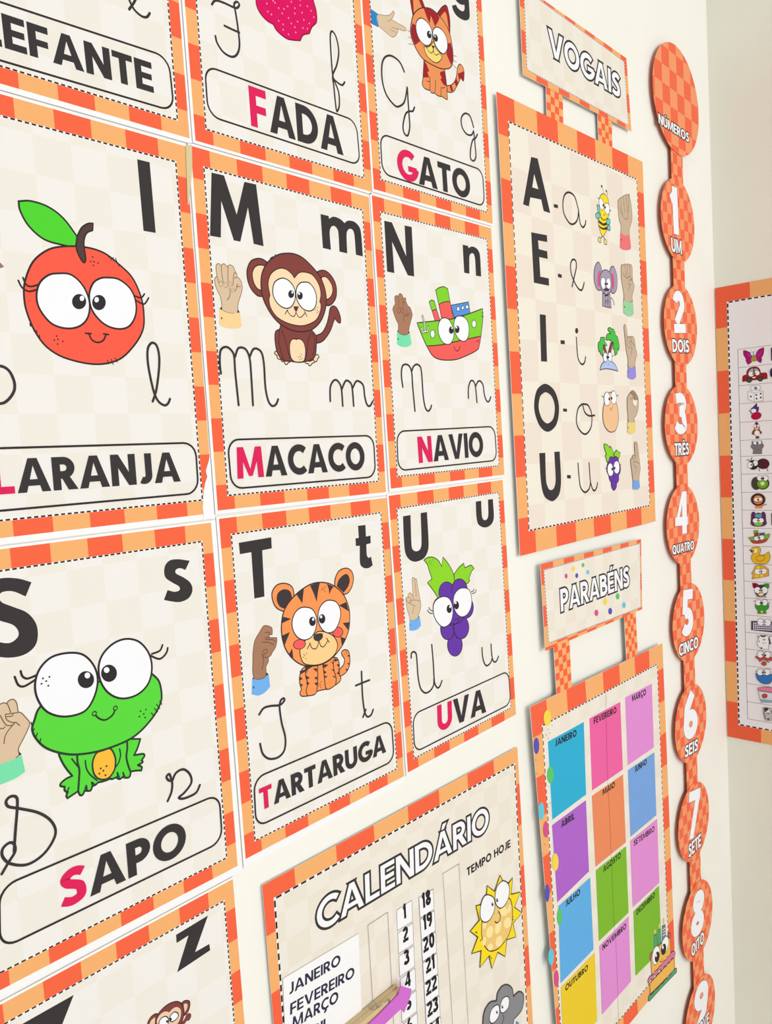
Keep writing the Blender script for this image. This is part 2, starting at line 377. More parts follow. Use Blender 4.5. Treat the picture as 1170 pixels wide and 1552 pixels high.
sheet_poster('alphabet_poster', 'alphabet poster for M with a brown monkey and the word MACACO', 'poster', 'alphabet posters in a grid on the wall', (-0.00159, -0.0012, 0.00041), False,
    (-1031, 2926, 1014, 2920, 1005, 13, -1040, 19), (-1005, 2908, 1004, 2902, 995, 43, -1014, 49), (-896, 2768, 904, 2762, 896, 157, -904, 163),
    [0.0, 0.0856, 0.2177, 0.3498, 0.4818, 0.6139, 0.746, 0.8781, 1.0], [0.0, 0.085, 0.1787, 0.2725, 0.3662, 0.4599, 0.5537, 0.6474, 0.7411, 0.8348, 0.9286, 1.0], 'cream_checker', [
    ('capital_letter', None, None, [
        ('f', 'ink', '-827,2742! -706,2745! -606,2453! -503,2737! -380,2740! -346,2237! -451,2241! -484,2533! -589,2238! -655,2238! -752,2534! -783,2240! -887,2239!'),
    ]),
    ('lower_case_letter', None, None, [
        ('f', 'ink', '344,2626! 445,2627! 448,2602! 510,2632 595,2624 647,2597! 697,2628 782,2631 847,2592 865,2519 869,2321! 774,2324! 770,2504 750,2551 702,2551 667,2504 657,2320! 556,2322! 556,2503 525,2543 478,2539 446,2485 447,2322! 346,2324!'),
    ]),
    ('hand_sign', None, None, [
        ('o', 'skin_light', 6, '-851,2007 -840,2024 -819,2029 -800,2015! -785,2030 -767,2034 -738,2015! -725,2027 -704,2034 -679,2021 -662,1982! -649,1967 -651,1944! -626,1933 -608,1902 -603,1865 -619,1814 -644,1761 -661,1718 -668,1668! -673,1643! -765,1643! -826,1658! -825,1723 -833,1771 -854,1809 -872,1855 -875,1895 -864,1917 -849,1924! -853,1962', 'skin_line'),
        ('s', 'skin_line', 6, '-849,1924 -843,1903 -837,1877'),
        ('s', 'skin_line', 6, '-799,2016 -801,1961 -793,1880'),
        ('s', 'skin_line', 6, '-733,2020 -740,1960 -743,1894'),
        ('s', 'skin_line', 6, '-660,1978 -679,1968 -689,1921 -699,1867'),
        ('s', 'skin_line', 6, '-677,1931 -656,1942'),
        ('s', 'skin_line', 6, '-657,1871 -667,1846 -682,1823'),
        ('s', 'skin_line', 6, '-648,1889 -660,1867 -621,1871'),
        ('s', 'skin_line', 6, '-734,1846 -729,1814 -743,1772 -768,1745'),
        ('e', 'skin_line', (-817, 1870, 19, 2, -2, -24)),
        ('e', 'skin_light', (-817, 1870, 16, 2, -2, -21)),
        ('e', 'skin_line', (-769, 1867, 19, 2, -2, -24)),
        ('e', 'skin_light', (-770, 1867, 16, 2, -2, -21)),
        ('e', 'skin_line', (-726, 1878, 17, 2, -2, -24)),
        ('e', 'skin_light', (-726, 1878, 14, 2, -2, -22)),
        ('e', 'skin_line', (-702, 1834, 15, 2, -2, -17)),
        ('e', 'skin_light', (-702, 1834, 12, 1, -1, -15)),
        ('f', 'line_ink', '-848,1670! -826,1686! -827,1660!'),
        ('f', 'line_ink', '-667,1682! -648,1657! -672,1652!'),
        ('f', 'cuff_yellow', '-850,1668! -790,1647 -724,1642 -646,1655! -643,1599 -638,1548! -684,1524 -751,1517 -816,1524 -863,1541!'),
        ('e', 'line_ink', (-835, 1594, 6, 1, -1, -10)),
    ]),
    ('monkey_picture', None, None, [
        ('o', 'monkey_brown', 10, '174,1519! 267,1557 330,1635 366,1720 389,1787 437,1812 481,1788 511,1724 512,1674 493,1660 460,1678 439,1701! 411,1650 371,1581 307,1511 248,1471 180,1454!', 'line_ink'),
        ('o', 'monkey_brown', 10, '-321,2108! -368,2126 -426,2124 -495,2092 -539,2020 -544,1945 -524,1881 -490,1840 -445,1812 -397,1813!', 'line_ink'),
        ('o', 'monkey_cream', 9, '-349,2074! -411,2072 -462,2044 -490,1989 -482,1923 -449,1875 -404,1861!', 'line_ink'),
        ('o', 'monkey_brown', 10, '260,2102! 318,2121 385,2113 449,2064 483,1994 474,1902 428,1840 380,1811 334,1807!', 'line_ink'),
        ('o', 'monkey_cream', 9, '300,2054! 347,2068 390,2049 431,1996 432,1939 398,1886 348,1861!', 'line_ink'),
        ('o', 'monkey_cream', 9, '-296,1357 -308,1337 -284,1323! -281,1300 -252,1289! -230,1302! -223,1326! -243,1332! -261,1351', 'line_ink'),
        ('o', 'monkey_cream', 9, '-238,1294! -236,1276 -207,1276! -199,1253 -179,1250! -168,1262! -135,1279! -139,1298! -186,1285!', 'line_ink'),
        ('o', 'monkey_cream', 9, '37,1295! 38,1272 70,1268! 79,1252 101,1253! 114,1270! 148,1283! 150,1308! 88,1289!', 'line_ink'),
        ('o', 'monkey_cream', 9, '134,1315! 148,1291 176,1293! 189,1318! 208,1331! 198,1350 171,1355!', 'line_ink'),
        ('o', 'monkey_brown', 10, '-219,1593! -233,1553 -280,1527 -293,1464 -288,1388 -268,1327 -217,1283 -125,1280 -42,1275 45,1287 134,1315 172,1373 189,1495 186,1527 136,1572!', 'line_ink'),
        ('o', 'monkey_cream', 9, '-76,1478 -108,1468 -132,1428 -138,1365 -127,1311 -94,1281 -31,1277 24,1294 47,1367 42,1430 18,1469 -23,1482 -50,1474!', 'line_ink'),
        ('s', 'line_ink', 7, '-239,1541 -253,1444 -240,1367 -212,1283'),
        ('s', 'line_ink', 7, '-209,1539 -173,1433 -143,1302'),
        ('s', 'line_ink', 7, '128,1548 89,1473 61,1368 37,1295'),
        ('s', 'line_ink', 7, '149,1545 169,1454 137,1347'),
        ('o', 'monkey_brown', 11, '-81,2216 -185,2191 -279,2136 -344,2075 -390,1994 -406,1902 -397,1813 -356,1726 -294,1648 -219,1593 -120,1557 -17,1545 80,1556 158,1582 253,1654 318,1756 344,1857 336,1953 299,2038 249,2096 167,2157 85,2202 2,2220', 'line_ink'),
        ('o', 'monkey_cream', 9, '-27,2011! -55,2043 -114,2074 -185,2074 -258,2040 -307,1989 -329,1918 -317,1832! -331,1789 -317,1722 -263,1658 -176,1619 -75,1600 30,1600 130,1628 211,1674 262,1751 273,1809 260,1832! 281,1899 271,1970 232,2030 181,2068 95,2077 30,2061', 'line_ink'),
        ('s', 'line_ink', 8, '-136,1719 -99,1680 -58,1676 -35,1713'),
        ('s', 'line_ink', 8, '-35,1713 -10,1676 27,1677 75,1719'),
        ('s', 'line_ink', 8, '-160,1686 -142,1711 -128,1724'),
        ('s', 'line_ink', 8, '64,1730 78,1711 92,1688'),
        ('s', 'line_ink', 8, '-284,2143 -268,2153'),
        ('s', 'line_ink', 8, '-262,2161 -247,2160'),
        ('s', 'line_ink', 8, '-231,2181 -214,2176'),
        ('d', 'line_ink', 5, '231,1777 198,1754 223,1752 239,1741 219,1731 -7,1344 -42,1323 -19,1324 0,1310 -23,1301'),
        ('f', 'stem_brown', '-60,1762! 3,1767! -16,1734 -33,1713! -52,1735'),
    ]),
    ('eye', 3, None, [
        ('o', 'eye_white', 10, '-168,1992 -102,1983 -49,1942 -28,1890 -39,1818 -81,1760 -135,1737 -195,1745 -252,1782 -282,1840 -275,1909 -241,1959', 'line_ink'),
        ('e', 'pupil', (-77, 1865, 34, 4, -3, -34)),
        ('e', 'eye_white', (-63, 1882, 10, 1, -1, -11)),
    ]),
    ('eye', 3, None, [
        ('o', 'eye_white', 10, '87,1988 151,1985 202,1938 223,1877 211,1803 174,1756 118,1737 55,1749 5,1791 -21,1851 -9,1923 32,1971', 'line_ink'),
        ('e', 'pupil', (25, 1862, 33, 3, -3, -34)),
        ('e', 'eye_white', (17, 1879, 11, 1, -1, -11)),
    ]),
    ('cursive_capital_letter', None, None, [
        ('s', 'ink', 19, '-884,1149 -887,1238 -872,1330 -832,1363 -785,1358 -742,1306 -741,1166 -731,895'),
        ('s', 'ink', 19, '-730,1291 -699,1355 -659,1370 -611,1352 -582,1282 -579,1155 -583,895'),
        ('s', 'ink', 19, '-580,1298 -541,1359 -499,1369 -451,1337 -435,1241 -437,1047 -416,933 -378,890 -334,904 -307,947'),
    ]),
    ('cursive_small_letter', None, None, [
        ('s', 'ink', 19, '311,935 323,1062 370,1124 419,1126 463,1065 468,892'),
        ('s', 'ink', 19, '469,1047 519,1119 557,1129 605,1085 613,892'),
        ('s', 'ink', 19, '621,1068 659,1119 699,1129 761,1089 773,979 798,905 837,893 882,939'),
    ]),
    ('word_frame', None, None, [
        ('c', 'line_ink', 15, '-868,505! -864,533! -853,560! -836,582! -814,600! -787,611! -759,614! 750,607! 779,603! 805,592! 828,574! 845,551! 855,524! 859,496! 856,313! 852,285! 840,259! 822,236! 799,219! 773,208! 744,204! -755,213! -784,217! -811,228! -833,246! -851,269! -862,295! -866,324!'),
    ]),
    ('initial_letter', None, 'crimson first letter of the word', [
        ('t', 'crimson', 'MACACO', (-7966, 2909, 2603, -11, 11, 2600), {'T': 0.23, 'take': [0]}),
    ]),
    ('word_lettering', None, None, [
        ('t', 'ink', 'MACACO', (-7966, 2909, 2603, -11, 11, 2600), {'T': 0.23, 'take': [1, 2, 3, 4, 5]}),
    ]),
    ('tape_strip', None, 'yellowed tape strip beside the upper left corner', [
        ('f', 'tape', '-1053,2900! -996,2914! -1009,2733! -1065,2447! -1079,2445!'),
    ]),
],
    4.6, 1.15, ((-70, 30), (70, 30), (-70, 262), (70, 262)), 0.0012)

sheet_poster('alphabet_poster', 'alphabet poster for N with a green and red ship and the word NAVIO', 'poster', 'alphabet posters in a grid on the wall', (0.20523, -0.0012, 0.00368), False,
    (-1047, 2915, 993, 2931, 1015, 22, -1025, 7), (-1021, 2897, 989, 2913, 1011, 54, -999, 38), (-910, 2758, 890, 2772, 910, 167, -890, 153),
    [0.0, 0.0856, 0.2177, 0.3498, 0.4818, 0.6139, 0.746, 0.8781, 1.0], [0.0, 0.085, 0.1787, 0.2725, 0.3662, 0.4599, 0.5537, 0.6474, 0.7411, 0.8348, 0.9286, 1.0], 'cream_checker', [
    ('capital_letter', None, None, [
        ('f', 'ink', '-862,2682! -748,2685! -558,2381! -556,2687! -444,2691! -449,2190! -550,2190! -762,2493! -756,2187! -863,2188!'),
    ]),
    ('lower_case_letter', None, None, [
        ('f', 'ink', '417,2642! 520,2643! 523,2621! 602,2649 695,2632 738,2569 741,2334! 641,2331! 638,2514 619,2566 572,2569 533,2527 517,2338! 420,2336!'),
    ]),
    ('hand_sign', None, None, [
        ('o', 'skin_brown', 6, '-774,1937 -762,1960 -736,1967 -716,1960! -702,1983 -682,1992 -657,1983 -640,1949! -623,1953 -613,1961 -601,1942 -606,1920! -591,1905 -574,1876! -548,1870 -530,1846 -514,1804 -523,1769 -548,1720 -577,1653 -589,1601! -640,1580 -724,1587 -752,1606! -742,1679 -770,1723 -803,1792 -811,1825 -797,1851 -769,1879!', 'skin_dark_line'),
        ('s', 'skin_dark_line', 5, '-716,1960 -715,1910 -720,1858'),
        ('s', 'skin_dark_line', 5, '-640,1949 -651,1903 -648,1857'),
        ('s', 'skin_dark_line', 5, '-607,1916 -644,1908'),
        ('s', 'skin_dark_line', 5, '-734,1840 -701,1847 -656,1847'),
        ('s', 'skin_dark_line', 5, '-748,1830 -738,1802 -712,1796 -697,1818 -702,1835'),
        ('s', 'skin_dark_line', 5, '-690,1832 -679,1803 -660,1800'),
        ('s', 'skin_dark_line', 5, '-648,1857 -647,1797 -643,1772 -609,1783 -580,1803'),
        ('s', 'skin_dark_line', 5, '-597,1836 -609,1783 -583,1777 -553,1814'),
        ('s', 'skin_dark_line', 5, '-650,1763 -658,1711'),
        ('f', 'line_ink', '-768,1605! -754,1621! -746,1602!'),
        ('f', 'line_ink', '-586,1626! -568,1604! -592,1598!'),
        ('f', 'cuff_green', '-768,1605! -725,1585 -653,1577 -565,1598! -563,1555 -551,1495! -610,1466 -671,1458 -736,1463 -780,1481!'),
        ('e', 'line_ink', (-755, 1534, 8, 1, -1, -9)),
    ]),
    ('ship_picture', None, None, [
        ('o', 'ship_green', 9, '-228,1953! -185,1977 -140,1971! -109,1889! -188,1866!', 'line_ink'),
        ('o', 'ship_red', 9, '-188,1866! -109,1889! -60,1777! -145,1762!', 'line_ink'),
        ('o', 'ship_blue', 9, '144,1954! 470,2022! 494,1894! 188,1827!', 'line_ink'),
        ('o', 'eye_white', 7, '254,1947! 293,1954! 296,1910! 246,1902!', 'line_ink'),
        ('o', 'eye_white', 7, '339,1961! 376,1970! 377,1934! 336,1924!', 'line_ink'),
        ('o', 'eye_white', 7, '416,1979! 458,1989! 464,1948! 419,1942!', 'line_ink'),
        ('o', 'ship_green', 9, '-108,2088! -46,2121 41,2141 104,2125! 132,1992! 27,1978 -66,1943!', 'line_ink'),
        ('o', 'ship_red', 9, '-66,1943! 27,1978 132,1992! 176,1812! -27,1782!', 'line_ink'),
        ('o', 'ship_green', 11, '-445,1719! -141,1763 164,1811 466,1891 734,1973! 729,1858 675,1658! 187,1565 -57,1517 -310,1489! -382,1600', 'line_ink'),
        ('o', 'ship_red', 11, '-310,1489! -57,1517 187,1565 675,1658! 637,1558 601,1503 416,1434 188,1372 -52,1356 -210,1387', 'line_ink'),
        ('e', 'line_ink', (-199, 1622, 42, 3, -4, -44)),
        ('e', 'eye_white', (-200, 1622, 33, 2, -3, -38)),
        ('e', 'line_ink', (553, 1786, 45, 4, -4, -45)),
        ('e', 'eye_white', (553, 1786, 36, 3, -3, -38)),
        ('s', 'line_ink', 26, '-350,1794 -330,1732 -323,1649'),
        ('s', 'line_ink', 26, '-380,1671 -359,1630 -317,1643 -280,1646 -266,1692'),
        ('s', 'eye_white', 11, '-350,1794 -330,1732 -323,1649'),
        ('s', 'eye_white', 11, '-380,1671 -359,1630 -317,1643 -280,1646 -266,1692'),
        ('s', 'line_ink', 9, '160,1514 179,1477 212,1465 252,1488 269,1523'),
        ('s', 'line_ink', 9, '585,1590 630,1606'),
        ('s', 'line_ink', 9, '718,1927 742,1922'),
        ('s', 'line_ink', 9, '709,1884 738,1880'),
    ]),
    ('eye', 3, None, [
        ('o', 'eye_white', 10, '12,1808 97,1793 156,1717 166,1624 120,1554 52,1527 -33,1545 -95,1620 -99,1711 -55,1780', 'line_ink'),
        ('e', 'pupil', (125, 1685, 42, 3, -4, -40)),
        ('e', 'eye_white', (144, 1710, 13, 1, -1, -12)),
    ]),
    ('eye', 3, None, [
        ('o', 'eye_white', 10, '279,1851 381,1843 444,1780 448,1684 406,1606 335,1577 246,1602 186,1679 183,1773 222,1830', 'line_ink'),
        ('e', 'pupil', (233, 1701, 41, 3, -4, -41)),
        ('e', 'eye_white', (223, 1722, 13, 1, -1, -12)),
    ]),
    ('cursive_capital_letter', None, None, [
        ('s', 'ink', 19, '-730,1053 -741,1165 -723,1254 -678,1283 -616,1272 -579,1211 -575,1059 -561,809'),
        ('s', 'ink', 19, '-576,1218 -542,1268 -486,1291 -433,1265 -418,1189 -415,978 -393,851 -352,809 -310,830 -286,869'),
    ]),
    ('cursive_small_letter', None, None, [
        ('s', 'ink', 19, '375,951 385,1064 429,1140 481,1144 516,1096 533,906'),
        ('s', 'ink', 19, '519,1081 571,1140 624,1145 668,1100 685,992 724,923 770,919 809,970'),
    ]),
    ('word_frame', None, None, [
        ('c', 'line_ink', 15, '-866,496! -861,525! -850,552! -832,575! -808,592! -782,604! -753,608! 743,627! 772,624! 799,613! 822,596! 841,573! 853,547! 858,519! 864,341! 862,313! 852,286! 835,263! 813,245! 787,234! 758,230! -764,212! -792,216! -818,226! -840,244! -857,266! -868,293! -871,321!'),
    ]),
    ('initial_letter', None, 'crimson first letter of the word', [
        ('t', 'crimson', 'NAVIO', (-5438, 2696, 2822, 62, -60, 2741), {'T': 0.23, 'take': [0]}),
    ]),
    ('word_lettering', None, None, [
        ('t', 'ink', 'NAVIO', (-5438, 2696, 2822, 62, -60, 2741), {'T': 0.23, 'take': [1, 2, 3, 4]}),
    ]),
],
    4.6, 1.15, ((-70, 30), (70, 30), (-70, 262), (70, 262)), 0.0012)

sheet_poster('alphabet_poster', 'alphabet poster for T with an orange tiger and the word TARTARUGA', 'poster', 'alphabet posters in a grid on the wall', (-0.00125, -0.0012, -0.29173), False,
    (-1039, 2921, 993, 2925, 1000, -22, -1033, -26), (-1013, 2903, 997, 2907, 1003, 48, -1007, 44), (-903, 2763, 897, 2767, 903, 162, -897, 158),
    [0.0, 0.0856, 0.2177, 0.3498, 0.4818, 0.6139, 0.746, 0.8781, 1.0], [0.0, 0.085, 0.1787, 0.2725, 0.3662, 0.4599, 0.5537, 0.6474, 0.7411, 0.8348, 0.9286, 1.0], 'cream_checker', [
    ('capital_letter', None, None, [
        ('f', 'ink', '-836,2686! -492,2690! -495,2595! -599,2591! -611,2196! -719,2198! -715,2591! -833,2590!'),
    ]),
    ('lower_case_letter', None, None, [
        ('f', 'ink', '568,2673! 670,2670! 667,2558! 731,2559! 727,2485! 665,2481! 663,2377 684,2346! 720,2353! 736,2267! 675,2248 605,2262 563,2309 574,2480! 521,2483! 523,2556! 567,2557!'),
    ]),
    ('hand_sign', None, None, [
        ('o', 'skin_brown', 6, '-647,1946 -622,1947 -589,1936 -563,1919 -553,1899 -558,1854! -574,1857 -590,1867! -590,1836! -510,1817! -513,1784 -532,1738 -566,1706 -591,1678 -616,1673! -620,1634 -648,1598 -652,1557 -659,1510! -712,1505 -786,1518! -793,1592 -783,1677 -772,1762 -746,1844 -697,1899', 'skin_dark_line'),
        ('s', 'skin_dark_line', 6, '-630,1889 -589,1880 -593,1841'),
        ('s', 'skin_dark_line', 6, '-636,1846 -590,1835'),
        ('s', 'skin_dark_line', 6, '-638,1830 -556,1809 -530,1787'),
        ('s', 'skin_dark_line', 6, '-675,1815 -602,1796 -552,1765'),
        ('s', 'skin_dark_line', 6, '-624,1741 -668,1738 -673,1686 -614,1672'),
        ('s', 'skin_dark_line', 6, '-672,1704 -643,1710 -620,1727'),
        ('s', 'skin_dark_line', 6, '-673,1686 -672,1642 -696,1581'),
        ('f', 'line_ink', '-804,1529! -787,1542! -785,1522!'),
        ('f', 'line_ink', '-657,1516! -647,1547! -627,1522!'),
        ('f', 'cuff_sky', '-804,1529! -728,1503 -673,1507 -627,1522! -621,1413! -685,1379 -751,1372 -821,1400!'),
        ('e', 'pupil', (-794, 1454, 6, -2, -1, -10)),
    ]),
    ('tiger_picture', None, None, [
        ('o', 'tiger_orange', 10, '200,1362! 258,1393 274,1443 242,1495 251,1524 294,1528 335,1500 345,1426 329,1357 275,1308 193,1292!', 'line_ink'),
        ('f', 'tiger_dark', '307,1466! 343,1444! 345,1471!'),
        ('f', 'tiger_dark', '301,1396! 330,1371! 334,1392!'),
        ('f', 'tiger_dark', '276,1348! 294,1321! 308,1340!'),
        ('o', 'tiger_orange', 10, '-214,1491! -261,1468 -288,1407 -288,1347 -276,1301 -295,1272 -281,1239 -216,1221 -127,1210 -90,1230 2,1223 60,1212 133,1228 195,1247 211,1279 191,1329 204,1415 180,1474 121,1497!', 'line_ink'),
        ('f', 'tiger_dark', '-209,1489! -126,1469! -189,1454! -204,1419!'),
        ('f', 'tiger_dark', '-283,1465! -216,1465! -218,1445! -275,1433!'),
        ('f', 'tiger_dark', '-289,1420! -251,1389! -290,1382!'),
        ('f', 'tiger_dark', '-291,1356! -251,1333! -287,1321!'),
        ('f', 'tiger_dark', '-127,1452! -77,1440! -80,1406!'),
        ('f', 'tiger_dark', '-118,1363! -81,1367! -84,1333!'),
        ('f', 'tiger_dark', '-123,1313! -86,1316! -89,1282!'),
        ('f', 'tiger_dark', '-213,1409! -168,1376! -208,1369!'),
        ('f', 'tiger_dark', '-213,1353! -173,1326! -210,1318!'),
        ('f', 'tiger_dark', '0,1460! 69,1439! 8,1419!'),
        ('f', 'tiger_dark', '6,1401! 39,1376! 6,1367!'),
        ('f', 'tiger_dark', '14,1351! 47,1334! 11,1326!'),
        ('f', 'tiger_dark', '89,1469! 128,1442! 125,1430!'),
        ('f', 'tiger_dark', '94,1389! 135,1378! 135,1356!'),
        ('f', 'tiger_dark', '100,1329! 141,1310! 141,1292!'),
        ('f', 'tiger_dark', '138,1484! 202,1451! 147,1446!'),
        ('f', 'tiger_dark', '168,1415! 206,1414! 199,1380!'),
        ('f', 'tiger_dark', '155,1338! 191,1338! 189,1316!'),
        ('s', 'line_ink', 9, '-209,1489 -216,1406 -200,1333 -223,1270 -210,1224'),
        ('s', 'line_ink', 9, '-69,1464 -74,1352 -96,1236'),
        ('s', 'line_ink', 9, '-5,1466 4,1376 10,1243 25,1223'),
        ('s', 'line_ink', 9, '131,1468 129,1380 151,1294 139,1231'),
        ('o', 'tiger_orange', 10, '-286,2148! -292,2208 -331,2252 -403,2276 -477,2268 -528,2215 -525,2141 -494,2079 -435,2039 -389,2026!', 'line_ink'),
        ('f', 'tiger_dark', '-309,2136! -326,2189 -366,2216 -419,2221 -468,2197 -483,2142 -453,2079 -387,2046! -345,2100!'),
        ('o', 'tiger_orange', 10, '210,2149! 223,2217 276,2279 364,2294 435,2259 460,2188 434,2111 379,2058 323,2050!', 'line_ink'),
        ('f', 'tiger_dark', '234,2145! 269,2201 334,2235 383,2232 409,2178 385,2120 318,2067!'),
        ('o', 'tiger_orange', 11, '33,2213 -81,2215 -196,2183 -298,2134 -379,2073 -428,2000 -454,1890 -448,1781 -415,1682 -348,1591 -256,1518 -148,1479 -34,1464 84,1479 197,1532 289,1610 355,1712 377,1825 373,1916 327,2031 250,2116 148,2181', 'line_ink'),
        ('f', 'tiger_dark', '-259,2152! -167,2191! -198,2061!'),
        ('f', 'tiger_dark', '-93,2206! -36,2213! 27,2210! -4,2124 -26,2042! -55,2125'),
        ('f', 'tiger_dark', '111,2189! 195,2147! 160,2118 133,2083! 132,2136'),
        ('f', 'tiger_dark', '248,1961! 345,1975! 373,1879!'),
        ('f', 'tiger_dark', '281,1786! 367,1777! 345,1705!'),
        ('f', 'tiger_dark', '239,1665! 302,1634! 252,1578!'),
        ('f', 'tiger_dark', '-427,1986! -337,1949! -445,1931!'),
        ('f', 'tiger_dark', '-455,1823! -363,1837! -434,1732!'),
        ('f', 'tiger_dark', '-350,1688! -346,1592! -391,1645!'),
        ('o', 'tiger_cream', 10, '-89,1753 -30,1771 50,1750 129,1707 172,1662 196,1595 160,1523 73,1482 -34,1468 -147,1487 -233,1529 -264,1613 -253,1670 -193,1725', 'line_ink'),
        ('e', 'line_ink', (-263, 1704, 74, -4, 8, -47)),
        ('e', 'cheek_red', (-263, 1704, 66, -4, 7, -41)),
        ('e', 'line_ink', (210, 1714, 67, 4, 19, -51)),
        ('e', 'cheek_red', (210, 1714, 59, 3, 16, -44)),
        ('s', 'line_ink', 9, '-142,1688 -122,1640 -78,1622 -47,1649 -37,1686'),
        ('s', 'line_ink', 9, '-29,1680 -13,1633 26,1620 80,1665'),
        ('s', 'line_ink', 9, '-178,1644 -159,1662 -138,1687'),
        ('s', 'line_ink', 9, '62,1690 93,1644'),
        ('f', 'tiger_dark', '-89,1745 -54,1755 14,1744 16,1705 -26,1684 -71,1694 -94,1720'),
        ('d', 'line_ink', 5, '-192,1605 -221,1603 -211,1590 -230,1580 -200,1560 87,2161 57,2154 74,2143 48,2140 81,2120 299,1504 272,1488 309,1488 -41,1304 -67,1294 -51,1281 -73,1273 -47,1258'),
    ]),
    ('eye', 3, None, [
        ('o', 'eye_white', 10, '-166,2021 -90,1990 -45,1917 -47,1839 -82,1769 -136,1733 -214,1733 -287,1779 -329,1855 -328,1930 -289,1994 -227,2024', 'line_ink'),
        ('e', 'pupil', (-94, 1877, 40, -8, -4, -42)),
        ('e', 'eye_white', (-84, 1894, 13, -3, -1, -14)),
    ]),
    ('eye', 3, None, [
        ('o', 'eye_white', 10, '134,2030 215,1998 257,1928 257,1857 220,1785 167,1738 95,1732 28,1768 -18,1842 -22,1921 13,1992 75,2028', 'line_ink'),
        ('e', 'pupil', (24, 1877, 40, -8, -4, -43)),
        ('e', 'eye_white', (14, 1898, 14, -3, -1, -14)),
    ]),
    ('cursive_capital_letter', None, None, [
        ('s', 'ink', 19, '-760,1210 -708,1250 -630,1248 -531,1228 -478,1254 -486,1275 -518,1265 -537,1214 -526,1066 -498,928 -518,821 -592,781 -690,801 -753,866 -773,960'),
    ]),
    ('cursive_small_letter', None, None, [
        ('s', 'ink', 19, '487,1270 480,1031 496,866 529,812 580,815 614,859'),
        ('s', 'ink', 19, '467,825 513,888'),
        ('s', 'ink', 19, '398,1155 484,1158 588,1160'),
    ]),
    ('word_frame', None, None, [
        ('c', 'line_ink', 15, '-869,578! -864,606! -852,632! -834,655! -811,672! -784,683! -755,687! 754,679! 783,675! 809,663! 832,646! 850,623! 861,596! 865,568! 867,371! 863,342! 853,316! 835,293! 813,276! 786,265! 758,261! -769,267! -797,271! -824,282! -846,300! -862,322! -873,349! -875,377!'),
    ]),
    ('initial_letter', None, 'crimson first letter of the word', [
        ('t', 'crimson', 'TARTARUGA', (-8218, 3873, 2046, -3, 3, 1930), {'T': 0.23, 'take': [0]}),
    ]),
    ('word_lettering', None, None, [
        ('t', 'ink', 'TARTARUGA', (-8218, 3873, 2046, -3, 3, 1930), {'T': 0.23, 'take': [1, 2, 3, 4, 5, 6, 7, 8]}),
    ]),
],
    4.6, 1.15, ((-70, 30), (70, 30), (-70, 262), (70, 262)), 0.0012)

